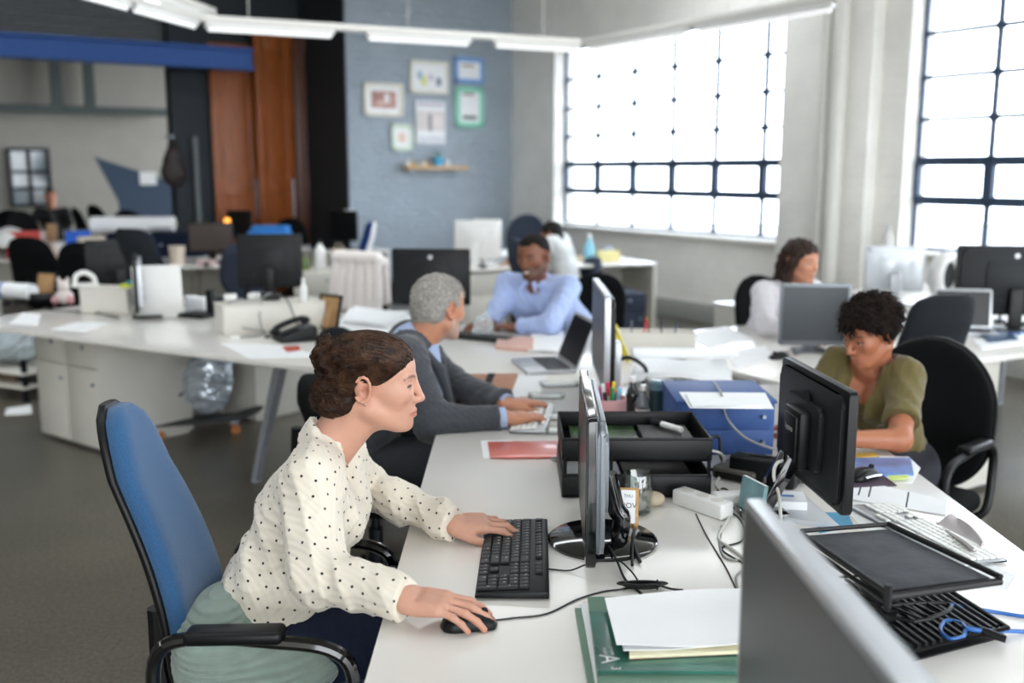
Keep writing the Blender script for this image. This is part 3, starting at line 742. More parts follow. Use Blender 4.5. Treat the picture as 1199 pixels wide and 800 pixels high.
# --- magazines and papers by the foreground monitor
MAGG = mat('green_cover', '#2c6053', 0.25, var=0.6, scale=5, coat=0.3)
MAGD = mat('dark_green_cover', '#5f7f6c', 0.35, var=0.2, scale=5)
cols = dict(cat='magazine')
z = DESK
slab('magazine', 'green-edged magazine at the very bottom of the magazine pile', 'magazine', [(673, 712), (860, 712), (860, 812), (690, 812)], z, .006, MAGD); z += .0065
slab('magazine', 'white-covered magazine, second from the bottom of the magazine pile', 'magazine', [(680, 706), (862, 706), (862, 806), (698, 804)], z, .006, M['paper']); z += .0065
slab('magazine', 'magazine with a sage green corner under the blue-green cover', 'magazine', [(688, 699), (868, 697), (870, 798), (700, 800)], z, .006, MAGD); z += .0065
mg = slab('magazine', 'blue-green magazine lettered A3 on top of the magazine pile', 'magazine', [(690, 716), (868, 712), (874, 786), (700, 786)], z, .006, MAGG); z += .0065
pa = at(716, 778, z + .0008)
for tx, sz, px, py in (('A', .05, 713, 772), ('3', .024, 721, 783), ('REVIEW', .008, 708, 763), ('SUMMER', .008, 716, 763)):
    p = at(px, py, z); me = text_mesh(tx, sz); me.transform(Matrix.Rotation(-PI / 2 + .05, 4, 'Z'))
    for v in me.vertices: v.co += Vector((p.x - mg.location.x, p.y - mg.location.y, z + .0004 - mg.location.z))
    me.materials.append(M['key_print']); link('cover_lettering', me, mg, None)
nb = slab('notebook', 'brown notebook with yellow ruled pages under the loose white papers', 'notebook', [(735, 700), (872, 698), (872, 765), (737, 772)], z, .002, mat('brown_cover', '#5a3120', 0.5)); z += .002
mb = MB(); ps = [at(a, b, z + .006) for a, b in [(736, 699), (872, 697), (872, 762), (737, 768)]]; ps = ps[::-1]
mb.prism([(p.x - nb.location.x, p.y - nb.location.y) for p in ps], z - nb.location.z, z + .006 - nb.location.z); mb.build('pages', mat('cream_pages', '#e6e0c0', 0.7), nb); z += .0065
slab('paper', 'white sheet with curled corner, lower of the two on the notebook', 'paper', [(716, 703), (866, 694), (872, 756), (730, 763)], z, .002, M['paper'], ripple=.004); z += .005
slab('paper', 'white sheet on top of the pile beside the foreground monitor', 'paper', [(708, 700), (872, 690), (877, 756), (722, 758)], z, .002, M['paper'], ripple=.006)

# --- two-tier letter tray
tr = thing('letter_tray', 'black two-tier letter tray standing behind the glass mug', 'letter tray', (at(740, 586).x, at(740, 586).y, DESK), 0)
c = at(745, 584); c2 = at(822, 580); tr.location = (c.x, c.y, DESK)
tw, td = 0.40, 0.30
for k, (zz, nm) in enumerate(((0.004, 'lower_tray'), (0.105, 'upper_tray'))):
    mb = MB(); x0, x1 = -tw / 2, tw / 2
    mb.box((0, td / 2, zz + .003), (tw, td, .006), bev=.001); hh = .062
    mb.box((0, .003, zz + hh / 2), (tw, .006, hh), bev=.002); mb.box((0, td, zz + hh / 2), (tw, .006, hh), bev=.002)
    mb.box((x0, td / 2, zz + hh / 2), (.006, td, hh), bev=.002); mb.box((x1, td / 2, zz + hh / 2), (.006, td, hh), bev=.002)
    mb.tube([(x0, 0, zz + hh), (x1, 0, zz + hh), (x1, td, zz + hh), (x0, td, zz + hh)], .004, 8, 0, closed=True)
    mb.build(nm, M['black_plastic'], tr)
for sx in (-.5, .5):
    for yy in (0.0, td): mb = MB(); mb.cyl((sx * (tw - .01), yy, .06), (sx * (tw - .01), yy, .12), .005, seg=8); mb.build('post', M['black_plastic'], tr)
mb = MB(); mb.cyl((-.07, -.004, .06), (-.07, -.004, .12), .004, seg=8); mb.build('post', M['black_plastic'], tr)
TRX, TRY = tr.location.x, tr.location.y
def tray_item(name, label, cat, x0, x1, y0, y1, z, th, m):
    mb = MB(); mb.box(((x1 - x0) / 2, (y1 - y0) / 2, th / 2), (x1 - x0, y1 - y0, th), bev=.001); o = mb.build(name, m, loc=(TRX + x0, TRY + y0, DESK + z)); return tag(o, label, cat)
tray_item('magazine', 'green leafy magazine lying in the upper letter tray', 'magazine', -.17, .02, .02, .27, .122, .012, mat('leafy_cover', '#2b4a20', 0.35, var=1.0, scale=16))
tray_item('book', 'dark book lying in the upper letter tray beside the green magazine', 'book', .03, .17, .03, .25, .122, .02, mat('dark_cover', '#2b2c2b', 0.5, var=0.5, scale=30))
tray_item('paper', 'white papers lying in the lower letter tray', 'paper', -.19, -.03, .02, .28, .011, .02, M['paper'])
tray_item('book', 'dark brown book lying in the lower letter tray', 'book', -.02, .17, .03, .27, .011, .02, mat('brown_book', '#332a24', 0.6, var=0.5, scale=30))
rt = thing('marker_pen', 'white marker pen lying across the upper letter tray', 'pen', (TRX + .11, TRY + .2, DESK + .153), R(125)); mb = MB(); mb.cyl((-.06, 0, 0), (.02, 0, 0), .009, seg=12); mb.build('barrel', M['white_plastic'], rt); mb = MB(); mb.cyl((.02, 0, 0), (.06, 0, 0), .0095, seg=12); mb.build('cap', M['grey_fabric'], rt)

# --- glass mug with a handle
gm = thing('glass_mug', 'clear glass mug with handle in front of the letter tray', 'mug', (at(746, 600).x, at(746, 600).y, DESK), R(-100))
r_, h_ = .038, .108
mb = MB(); mb.lathe([(0, .002), (r_ - .006, 0), (r_ - .001, .004), (r_, .02), (r_, h_ - .003), (r_ - .0015, h_), (r_ - .004, h_ - .003), (r_ - .004, .02), (r_ - .008, .012), (0, .012)], seg=40)
GL = bpy.data.materials.new('mug_glass'); GL.use_nodes = True; b = GL.node_tree.nodes['Principled BSDF']; b.inputs['Transmission Weight'].default_value = 1.0; b.inputs['Roughness'].default_value = 0.01; b.inputs['IOR'].default_value = 1.2; b.inputs['Base Color'].default_value = (.97, .99, .98, 1)
mb.build('cup', M['glass'], gm, 50)
mb = MB(); mb.lathe([(0, 0.001), (r_ - .005, 0.001), (r_ - .005, .011), (0, .011)], seg=32); mb.build('thick_base', GL, gm)
mb = MB(); mb.tube([(r_ - .002, 0, .088), (r_ + .018, 0, .09), (r_ + .028, 0, .06), (r_ + .018, 0, .03), (r_ - .002, 0, .03)], .006, 10, 6); mb.build('handle', GL, gm, 60)

# --- block calendar
cl = thing('block_calendar', 'small wooden block calendar with white month card beside the glass mug', 'calendar', (at(735, 616).x, at(735, 616).y, DESK), R(-8))
mb = MB()
mb.box((0, .0, .048), (.052, .012, .098), Euler((R(-24), 0, 0)), bev=.002)
for s in (-1, 1): mb.box((s * .02, -.022, .008), (.012, .03, .016), bev=.002)
mb.box((0, .03, .022), (.05, .06, .01), bev=.002); mb.box((0, .058, .02), (.05, .01, .04), bev=.002); mb.box((.0, .034, .05), (.01, .07, .012), Euler((R(-38), 0, 0)), bev=.001)
mb.build('frame', M['wood_light'], cl)
T4 = Matrix.Translation((0, 0, .048)) @ Matrix.Rotation(R(-24), 4, 'X')
mb = MB(); mb.box((0, -.0068, .002), (.036, .0015, .082)); bmesh.ops.transform(mb.bm, matrix=T4, verts=mb.bm.verts); cd = mb.build('month_card', M['paper'], cl)
for tx, sz, zz in (('NOV', .019, .004), ('THU', .011, .028), ('11', .012, -.024)):
    me = text_mesh(tx, sz); me.transform(T4 @ Matrix.Translation((0, -.0078, zz)) @ XZ); me.materials.append(M['cable_black']); link('lettering', me, cd, None)
mb = MB(); mb.ball((0, 0, .02), (.036, .028, .02), 20); tag(mb.build('pebble', mat('pebble_stone', '#b3a58e', 0.7, var=0.15), loc=(at(757, 600).x + .02, at(757, 600).y + .05, DESK)), 'smooth beige pebble behind the glass mug', 'stone')

# --- power strip, tangle of cables
ps_ = thing('power_strip', 'white power strip among the tangled cables', 'power strip', (at(822, 598).x, at(822, 598).y, DESK), R(-52))
mb = MB(); mb.box((0, 0, .021), (.17, .05, .042), bev=.006, seg=3); mb.build('body', M['white_plastic'], ps_)
for k in range(3): 
    mb = MB(); mb.cyl((-.05 + .05 * k, 0, .0415), (-.05 + .05 * k, 0, .0425), .017, seg=20); mb.build('socket', M['cab_white'], ps_)
p = at(858, 590); ps2 = thing('power_adapter', 'white plug-in adapter lying beyond the power strip', 'adapter', (p.x, p.y, DESK), R(10)); mb = MB(); mb.box((0, 0, .016), (.11, .045, .032), bev=.006, seg=3); mb.build('body', M['white_plastic'], ps2); mb = MB(); mb.cyl((-.055, 0, .016), (-.085, 0, .016), .004, seg=8); mb.build('strain_relief', M['cable_white'], ps2)
GT = 'tangled cables between the power strip and the laptop stand'
tang = [
 ('white cable looping from the letter tray towards the power strip', 'cable_white', .004, [(815, 525, .1), (845, 532, .06), (846, 552, .01), (838, 568), (848, 580), (856, 600), (845, 620), (842, 632), (860, 645), (880, 660)]),
 ('thin black cable crossing from the power strip to the foreground monitor', 'cable_black', .0022, [(842, 596), (862, 604), (872, 620), (868, 634), (845, 642), (862, 655), (895, 672)]),
 ('black cable knotted in a small loop beside the power strip', 'cable_black', .0025, [(840, 574), (846, 583), (856, 580), (848, 572), (840, 578), (850, 590), (868, 600), (876, 612), (877, 634), (878, 652)]),
 ('grey cable sagging across the bare desk in front of the tangle', 'cable_grey', .003, [(845, 616), (843, 640), (852, 655), (880, 656), (870, 668), (862, 676), (864, 690)]),
 ('thin dark cable running straight from the power strip towards the papers', 'cable_black', .0018, [(815, 602), (826, 625), (838, 645), (850, 665), (862, 690)]),
 ('black coiled cable rising behind the letter tray', 'cable_black', .005, [(830, 530, .06), (832, 514, .09), (842, 513, .08), (844, 535, .03), (850, 548, .01), (838, 550), (822, 548)]),
 ('black cable curving beside the grey router', 'cable_black', .0022, [(880, 570), (893, 572), (898, 582), (902, 600)])]
for lb, m, r, px in tang: cable('cable', lb, dpts(px, DESK, r), r, M[m], group=None)
p = at(866, 560); rt = thing('router', 'flat dark grey router box beside the black phone handset', 'router', (p.x, p.y, DESK), R(-38)); mb = MB(); mb.box((0, 0, .02), (.13, .1, .036), bev=.008, seg=3); mb.build('body', mat('router_grey', '#57544e', .5), rt); mb = MB(); mb.box((0, -.0505, .016), (.11, .002, .018)); mb.build('front_strip', M['black_plastic'], rt)

# --- desk phone seen from behind
def phone(name, label, loc, rz, s=1.0):
    r = thing(name, label, 'telephone', loc, rz)
    mb = MB()
    b = bmesh.new(); w = .095
    prof = [(-.1, 0), (.1, 0), (.1, .075), (.085, .08), (-.1, .022)]
    L = [b.verts.new((-w, y, z)) for y, z in prof]; Q = [b.verts.new((w, y, z)) for y, z in prof]; n = len(prof)
    for i in range(n): b.faces.new((L[i], L[(i + 1) % n], Q[(i + 1) % n], Q[i]))
    b.faces.new(L[::-1]); b.faces.new(Q); bmesh.ops.bevel(b, geom=list(b.edges), offset=.008, segments=2, profile=.5, affect='EDGES'); mb._merge(b)
    mb.build('body', M['black_plastic'], r)
    sl = math.atan2(.058, .185)
    T = Matrix.Translation((0, 0, .052)) @ Matrix.Rotation(sl, 4, 'X')
    mb = MB(); mb.tube([T @ Vector((-.065, -.1, .012)), T @ Vector((-.065, -.07, .03)), T @ Vector((-.065, 0, .036)), T @ Vector((-.065, .07, .03)), T @ Vector((-.065, .1, .012))], .016, 12, 5)
    for y in (-.085, .085): mb.ball(T @ Vector((-.065, y, .016)), (.027, .03, .02), 16)
    mb.build('handset', M['black_plastic'], r, 60)
    mb = MB(); mb.box(T @ Vector((.03, .05, .006)), (.1, .06, .006), Euler((sl, 0, 0)), bev=.002); mb.build('display', M['screen_grey'], r)
    mb = MB()
    for i in range(3):
        for j in range(4): mb.box(T @ Vector((-.005 + .032 * i, .0 - .024 * j, .007)), (.022, .014, .008), Euler((sl, 0, 0)), bev=.002)
    mb.build('buttons', M['grey_fabric'], r)
    mb = MB(); mb.tube([T @ Vector((-.065, -.1, .012)), (-.1, -.13, .008), (-.12, -.08, .006), (-.11, 0.02, .006), (-.095, .06, .02)], .004, 8, 8); mb.build('coiled_cord', M['cable_black'], r)
    return r
p = at(905, 562); phone('telephone', 'black desk phone standing between the blue drawer box and the olive-topped woman\'s monitor', (p.x, p.y + .03, DESK), R(150))
p = at(345, 398); phone('telephone', 'black desk phone on the desk wing behind the dotted-blouse woman', (p.x, p.y, DESK), R(-62))

# --- blue two-drawer box with papers on top
p0, p1 = at(792, 533), at(902, 530)
bx = thing('drawer_box', 'blue two-drawer desk box with white papers on its lid', 'drawer box', ((p0.x + p1.x) / 2, p0.y, DESK))
BLUEBOX = mat('blue_card', '#2a4c86', .6, var=.08, scale=40)
bw = (p1 - p0).length; bd, bh = .30, .175
mb = MB(); mb.box((0, bd / 2, bh / 2), (bw, bd, bh), bev=.004); mb.box((0, bd / 2, bh - .004), (bw + .012, bd + .01, .01), bev=.003); mb.build('carcass', BLUEBOX, bx)
for k in range(2):
    mb = MB(); mb.box((0, -.001, .045 + k * .082), (bw - .02, .012, .076), bev=.003); d_ = mb.build('drawer', BLUEBOX, bx)
    mb = MB(); mb.cyl((bw * .38, -.006, .045 + k * .082), (bw * .38, -.02, .045 + k * .082), .006, seg=12); mb.build('knob', M['steel'], d_)
BXY = (bx.location.x, p0.y)
ztop = DESK + bh + .002
slab('magazine', 'white magazine on the lid of the blue drawer box', 'magazine', [(803, 461), (880, 461), (893, 475), (810, 475)], ztop, .008, M['paper'])
slab('paper', 'white envelope under the magazine on the blue drawer box', 'envelope', [(795, 459), (896, 460), (906, 479), (808, 478)], ztop - .0005 + .0, .0005, M['paper'])
cable('cable', 'pale cable hanging over the front of the blue drawer box', [(BXY[0] + .0, BXY[1] + .2, ztop + .012), (BXY[0] - .01, BXY[1] + .03, ztop + .012), (BXY[0] - .005, BXY[1] - .025, DESK + .13), (BXY[0] + .05, BXY[1] - .04, DESK + .07), (BXY[0] + .13, BXY[1] - .04, DESK + .035), (BXY[0] + .22, BXY[1] - .02, DESK + .01)], .004, M['cable_grey'])

# --- pen cup and pens
p = at(714, 500); cup = thing('pen_cup', 'pink cup full of coloured pens behind the letter tray', 'pen cup', (p.x, p.y, DESK))
mb = MB(); mb.lathe([(0, 0), (.05, 0), (.054, .004), (.056, .105), (.053, .105), (.05, .006), (0, .006)], seg=32); mb.build('cup', mat('pink_plastic', '#d9a6a8', .45), cup, 50)
pencols = ['#e8593c', '#e2388b', '#2c9a44', '#e8c52c', '#2d6fd0', '#7ed0e8', '#d02a50', '#1b1c20', '#e9a2b8', '#f0f0ee', '#28a0c0']
pn = ['orange', 'magenta', 'green', 'yellow', 'blue', 'light blue', 'red', 'black', 'pale pink', 'white', 'teal']
for k, (cl_, nm) in enumerate(zip(pencols, pn)):
    a = k * 2.4; rr = .012 + .024 * ((k * 37) % 10) / 10; hgt = .125 + .03 * ((k * 53) % 10) / 10
    b0 = Vector((math.cos(a) * rr * .5, math.sin(a) * rr * .5, .008)); t0 = Vector((math.cos(a) * rr * 1.5, math.sin(a) * rr * 1.5, hgt))
    po = thing('felt_pen', nm + ' felt pen standing in the pink cup', 'pen', (p.x, p.y, DESK))
    mm = mat('pen_' + nm.replace(' ', '_'), cl_, .4); mb = MB(); mb.cyl(b0, b0.lerp(t0, .72), .0055, seg=10); mb.build('barrel', mm if k % 2 else M['white_plastic'], po); mb = MB(); mb.cyl(b0.lerp(t0, .70), t0, .0068, seg=10); mb.ball(t0, .0066, 10); mb.build('cap', mm, po, 60)

# --- bottles behind the tray
def bottle(name, label, loc, h, r, m, capm, label_m=None, neck=.35, capr=None, cat='bottle'):
    o = thing(name, label, cat, loc); hs = h * (1 - neck)
    mb = MB(); mb.lathe([(0, 0), (r * .92, 0), (r, .006), (r, hs * .85), (r * .8, hs), (r * .42, hs + h * neck * .35), (r * .38, h * .9), (0, h * .9)], seg=24); mb.build('body', m, o, 50)
    cr = capr or r * .45
    mb = MB(); mb.cyl((0, 0, h * .86), (0, 0, h), cr, cr * .95, seg=18); mb.build('cap', capm, o)
    if label_m: mb = MB(); mb.cyl((0, 0, hs * .2), (0, 0, hs * .65), r + .0008, seg=24, cap=False); mb.build('paper_label', label_m, o)
    return o
clearb = mat('smoky_glass', '#77808a', .1, alpha=.55, coat=.5); darkb = mat('dark_glass', '#1b1d1f', .12, coat=.5)
p = at(752, 498); bottle('bottle', 'clear bottle with white cap and paper label behind the letter tray', xyz(p), .145, .026, clearb, M['white_plastic'], mat('bottle_label', '#d8d4cc', .6))
p = at(742, 494); bottle('bottle', 'dark glass bottle with white cap between the pen cup and the clear bottle', (p.x, p.y + .05, DESK), .155, .025, darkb, M['white_plastic'])
p = at(770, 500); 
fk = thing('drinking_flask', 'dark green flask standing against the blue drawer box', 'flask', (p.x, p.y + .03, DESK)); mb = MB(); mb.lathe([(0, 0), (.027, 0), (.029, .006), (.029, .13), (.0, .13)], seg=24); mb.build('body', mat('flask_green', '#22383d', .35, metal=.3), fk, 50); mb = MB(); mb.lathe([(0.0, .128), (.03, .128), (.03, .152), (.022, .158), (0, .158)], seg=24); mb.build('lid', mat('flask_lid', '#5f7d88', .35), fk, 50)
p = at(762, 492); mb = MB(); mb.box((0, 0, .07), (.02, .09, .14), bev=.004); tag(mb.build('card_box', mat('grey_card', '#a6a49c', .6), loc=(p.x, p.y + .06, DESK)), 'narrow grey cardboard box between the bottles and the flask', 'box')
p = at(738, 470); hd = thing('headphones', 'black headphones lying behind the bottles', 'headphones', (p.x, p.y + .12, DESK)); mb = MB()
mb.tube([(-.075, 0, .05), (-.07, 0, .11), (0, 0, .15), (.07, 0, .11), (.075, 0, .05)], .008, 8, 6); mb.build('headband', M['black_plastic'], hd)
for s in (-1, 1): mb = MB(); mb.lathe([(0, -.018), (.03, -.018), (.036, -.008), (.036, .01), (.025, .016), (0, .016)], (s * .075, 0, .04), 20, rot=Euler((0, PI / 2, 0))); mb.build('ear_cup', M['grey_fabric'], hd, 50)

# --- pile of drawings and cloth behind the blue box
PL = 'loose white plan sheets piled behind the blue drawer box'
for k, (px, z, rp) in enumerate([([(735, 452), (852, 455), (856, 436), (742, 430)], 0.0, .02), ([(738, 446), (850, 450), (846, 430), (748, 424)], .03, .02), ([(742, 440), (858, 446), (848, 424), (750, 420)], .055, .025)]):
    slab('plan_sheet', ['folded white plan sheets at the bottom of the pile behind the blue drawer box', 'crumpled white plan sheets in the middle of the pile behind the blue drawer box', 'rolled white plan sheets on top of the pile behind the blue drawer box'][k], 'paper', px, DESK + z, .028, M['paper'], ripple=rp)
p = at(795, 450); pr = thing('rolled_drawing', 'long white rolled drawing lying along the plan pile', 'roll', (p.x, p.y, DESK + .11), R(2)); mb = MB(); mb.cyl((-.2, 0, .025), (.24, 0, .02), .024, .02, seg=20); mb.build('sheet', M['paper'], pr)
# white file box with pens standing in it
p = at(775, 416); fb = thing('file_box', 'low white file box with pencils behind the plan pile', 'box', (p.x - .03, p.y, DESK), R(-4)); mb = MB()
mb.box((0, 0, .004), (.36, .12, .008)); mb.box((0, -.06, .06), (.36, .006, .12)); mb.box((0, .06, .06), (.36, .006, .12)); mb.box((-.18, 0, .06), (.006, .12, .12)); mb.box((.18, 0, .06), (.006, .12, .12)); mb.build('tray', M['cab_white'], fb)
for k, (dx, cl_, nm) in enumerate(((-.12, '#6a7078', 'grey'), (-.075, '#d8423c', 'red'), (-.02, '#9a3b3f', 'maroon'), (.03, '#2a2d33', 'black'), (.07, '#39506e', 'dark blue'))):
    po = thing('pencil', nm + ' pencil standing in the low white file box', 'pencil', (p.x - .03 + dx, p.y, DESK + .008)); mb = MB(); t = Vector((.03 * math.sin(k * 2), 0, .15 + .02 * (k % 2))); mb.cyl((0, 0, 0), t, .004, seg=6); mb.build('shaft', mat('pencil_' + nm.replace(' ', '_'), cl_, .5), po); mb = MB(); mb.cyl(t, t * 1.06, .0045, .003, seg=8); mb.build('tip', mat('pencil_tip_' + nm.replace(' ', '_'), '#d9b14a' if k == 1 else cl_, .5), po)
p = at(727, 425); rl = thing('ruler', 'yellow ruler leaning against the edge-on monitor by the plan pile', 'ruler', (p.x, p.y, DESK), R(20)); mb = MB(); mb.box((0, .0, .09), (.028, .003, .19), Euler((0, R(-24), 0)), bev=.001); mb.build('blade', mat('yellow_plastic', '#d8c840', .4), rl); mb = MB(); mb.box((.0, -.002, .09), (.006, .001, .18), Euler((0, R(-24), 0))); mb.build('scale_marking', M['cable_black'], rl)

# --- in front of the grey-haired man
fo = slab('folder', 'salmon-red folder lying in front of the succulent', 'folder', [(571, 517), (655, 516), (662, 535), (574, 535)], DESK + .002, .006, mat('salmon_folder', '#c8584a', .35, var=.12, scale=4, coat=.3), bev=.002)
slab('paper', 'white sheet showing at the edge of the salmon-red folder', 'paper', [(563, 516), (600, 516), (604, 536), (566, 537)], DESK, .0015, M['paper'])
nb = slab('notebook', 'tan leather notebook closed with a dark strap', 'notebook', [(537, 438), (606, 437), (597, 461), (529, 460)], DESK, .014, mat('tan_leather', '#a9704a', .5, var=.1, scale=30, bump=.1), bev=.003)
mb = MB(); ps = [at(a, b, DESK + .0155) for a, b in [(572, 437), (580, 437), (570, 462), (561, 462)]]; mb.prism([(p.x - nb.location.x, p.y - nb.location.y) for p in ps][::-1], .002, .0155); mb.build('strap', M['grey_fabric'], nb)
p = at(668, 532); sc_ = thing('potted_succulent', 'small succulent in a dark pot at the end of the salmon-red folder', 'plant', (p.x, p.y, DESK))
mb = MB(); mb.lathe([(0, 0), (.028, 0), (.034, .062), (.036, .064), (.033, .066), (.03, .06), (0, .056)], seg=24); mb.build('pot', mat('dark_pot', '#2a211c', .5), sc_, 50)
mb = MB(); mb.cyl((0, 0, .02), (0, 0, .034), .0325, .0335, seg=24, cap=False); mb.build('orange_band', mat('pot_orange', '#b8702a', .5), sc_)
for k in range(9):
    a = k * 2.4; t = .35 + .06 * (k % 5); d = Vector((math.cos(a) * t, math.sin(a) * t, 1)).normalized(); mb = MB(); mb.tube([Vector((0, 0, .056)), Vector((0, 0, .056)) + d * .022, Vector((0, 0, .056)) + d * .045 + Vector((0, 0, .004))], .006, 8, 4, r1=.001); mb.build('leaf', mat('succulent_green', '#3f6b3c', .5) if k == 0 else bpy.data.materials['succulent_green'], sc_, 60)
cc = at(664, 543); pts = [(cc.x + .03 * math.cos(a) - .01 * k, cc.y + .022 * math.sin(a), DESK + .006 + .004 * k) for k in range(3) for a in [i * PI / 4 for i in range(8)]]
cable('coiled_cable', 'grey coiled cable lying beside the succulent pot', pts, .003, M['cable_grey'], smooth=4)
# open laptop of the grey-haired man
lp = laptop('laptop', 'open silver laptop beyond the tan notebook', w=.33, d=.23, open_=112)
p = at(636, 430); lp.location = (p.x, p.y, DESK); lp.rotation_euler = (0, 0, R(-90 + 12))
# clear packaging trays and glasses in front of the edge-on monitor
for k, (px, py, w_, d_, rz) in enumerate(((655, 452, .16, .06, 4), (640, 466, .14, .05, -4), (650, 490, .10, .08, 8), (655, 507, .09, .07, -10))):
    p = at(px, py); bt = thing('plastic_tray', ['clear plastic packaging tray nearest the open laptop', 'clear plastic packaging tray behind the white keyboard, long and shallow', 'square clear plastic tray beside the white keyboard', 'small clear plastic tray nearest the succulent'][k], 'tray', (p.x, p.y, DESK), R(rz))
    mb = MB(); mb.prism(rrect(w_, d_, .012), 0, .003); 
    mb.tube([(x, y, .014) for x, y in rrect(w_, d_, .012)], .003, 6, 0, closed=True)
    for x, y in rrect(w_ * .98, d_ * .98, .012, 2): mb.cyl((x, y, .002), (x, y, .014), .0025, seg=6)
    mb.build('shell', M['glass'], bt); mb = MB(); mb.box((0, 0, .006), (w_ * .8, d_ * .7, .006), bev=.002); mb.build('white_insert', M['paper'], bt)
slab('book', 'closed pinkish book between the tan notebook and the man in the light blue shirt', 'book', [(583, 393), (625, 394), (624, 408), (580, 405)], DESK, .02, mat('pink_cover', '#d8aea0', .5), bev=.002)
slab('paper', 'stack of white papers next to the pinkish book', 'paper', [(622, 392), (660, 388), (658, 412), (618, 410)], DESK, .012, M['paper'], ripple=.006)
slab('paper', 'loose white sheet between the tan notebook and the silver laptop', 'paper', [(600, 440), (642, 436), (632, 462), (596, 466)], DESK, .001, M['paper'])
bg_ = thing('plastic_bag', 'crumpled clear plastic bag on the desk in front of the grey-haired man\'s face', 'plastic bag', xyz(at(566, 396))); mb = MB(); rnd = random.Random(3)
mb.ball((0, 0, .06), (.06, .05, .06), 20)
for v in mb.bm.verts: v.co += Vector((rnd.uniform(-1, 1), rnd.uniform(-1, 1), rnd.uniform(-.6, 1))) * .009
mb.build('film', mat('clear_film', '#dfeaf0', .15, alpha=.3), bg_, None); mb = MB(); mb.tube([(0, 0, .11), (.01, 0, .125), (.02, .01, .13)], .01, 8, r1=.016); mb.build('knot', bpy.data.materials['clear_film'], bg_)

# --- the right-hand side: laptop stand, sheets, keyboard
ls = thing('laptop_stand', 'black laptop stand with dark tray and slatted foot', 'laptop stand', (0, 0, 0))
zt = DESK + .155
q = [at(938, 622, zt), at(1040, 614, zt), at(1172, 676, zt), at(1040, 692, zt)]     # the tray corners
c = (q[0] + q[1] + q[2] + q[3]) / 4; ls.location = (c.x, c.y, DESK)
q = [p - Vector((c.x, c.y, DESK)) for p in q]
cen = sum(q, Vector()) / 4
mb = MB(); qq = [cen.lerp(p, .97) for p in q]; mb.prism([(p.x, p.y) for p in qq][::-1], .139, .146); mb.build('tray', M['black_plastic'], ls)
mat_pad = mat('scuffed_black_pad', '#3c3e44', .75, var=.35, scale=14, bump=.2)
mb = MB(); qq = [cen.lerp(p, .9) for p in q]; mb.prism([(p.x, p.y) for p in qq][::-1], .146, .15, bev=.001); mb.build('pad', mat_pad, ls)
mb = MB(); mb.tube([q[1], q[2]], .006, 8, 0); mb.build('rear_rail', M['black_plastic'], ls)
mb = MB(); mb.tube([q[0] + Vector((0, 0, -.004)), q[3] + Vector((0, 0, -.004))], .005, 8, 0); mb.tube([q[0] + Vector((0, 0, -.022)), q[3] + Vector((0, 0, -.022))], .005, 8, 0); mb.tube([q[3] + Vector((0, 0, .012)), q[3] + Vector((0, 0, -.03))], .008, 8, 0); mb.tube([q[3] + Vector((0, 0, -.012)), q[2] + Vector((0, 0, -.008))], .007, 8, 0); mb.tube([q[0], q[1]], .005, 8, 0); mb.build('front_rail', M['black_plastic'], ls)
pb = at(1028, 722, DESK + .02) - Vector((c.x, c.y, DESK))
mb = MB(); mb.cyl((pb.x, pb.y, .01), (pb.x, pb.y, .075), .036, .034, seg=28); mb.cyl((pb.x, pb.y, .075), (pb.x, pb.y, .085), .04, seg=28); mb.cyl((pb.x, pb.y, .085), (pb.x, pb.y, .14), .034, seg=28)
for k in range(3): mb.cyl((pb.x, pb.y, .02 + .02 * k), (pb.x, pb.y, .024 + .02 * k), .038, seg=28)
mb.build('post', M['black_plastic'], ls, 50)
# slatted foot
f = [at(950, 690), at(1075, 680), at(1178, 748), at(1065, 778)]; f = [p - Vector((c.x, c.y, DESK)) for p in f]
mb = MB()
def fq(u, v): return f[0].lerp(f[1], u).lerp(f[3].lerp(f[2], u), v)
for i in range(13):
    u = .06 + .88 * i / 12; a, b = fq(u, .04), fq(u, .96); a.z = b.z = .022; mb.tube([a, b], .0042, 6, 0)
ring = [fq(0, 0), fq(1, 0), fq(1, 1), fq(0, 1)]
for p in ring: p.z = .022
mb.tube(catmull(ring, 1, True), .006, 8, 0, closed=True); mb.build('grille', M['black_plastic'], ls)
mb = MB(); mb.sheet(lambda u, v: fq(u, v) + Vector((0, 0, .003 + .012 * (math.sin(v * PI) ** 2) * (u - .2))), 12, 12, .003); mb.build('foot_plate', M['black_plastic'], ls)
g = [at(1030, 712, DESK + .06), at(1100, 706, DESK + .06), at(1112, 714, DESK + .06), at(1070, 728, DESK + .06)]; g = [p - Vector((c.x, c.y, DESK)) for p in g]
mb = MB(); mb.tube(g, .004, 8, 3, closed=True)
for k in range(1, 5):
    a, b = g[0].lerp(g[1], k / 5), g[3].lerp(g[2], k / 5); mb.tube([a, b], .003, 6, 0)
mb.build('side_holder', M['black_plastic'], ls)
rt = thing('blue_cable', 'bright blue cable looped at the foot of the laptop stand', 'cable', (at(1120, 735).x, at(1120, 735).y, DESK)); b0 = Vector((at(1120, 735).x, at(1120, 735).y, DESK))
mb = MB(); mb.tube([p - b0 for p in dpts([(1260, 728), (1199, 722), (1160, 716), (1110, 708, .02)], DESK, .004)], .004, 8, 6)
mb.tube([p - b0 for p in dpts([(1250, 745), (1199, 740), (1150, 738, .02), (1132, 735, .02), (1128, 745, .02), (1112, 748, .02), (1101, 738, .02), (1108, 727, .02), (1126, 730, .02), (1132, 736, .025), (1152, 740, .02)], DESK, .004)], .004, 8, 6); mb.build('lead', M['cable_blue'], rt)
mb = MB(); a, b = [p - b0 for p in dpts([(1150, 739, .018), (1178, 749, .012)], DESK, .006)]; mb.cyl(a, b, .009, .007, seg=12); mb.build('plug', M['black_plastic'], rt)

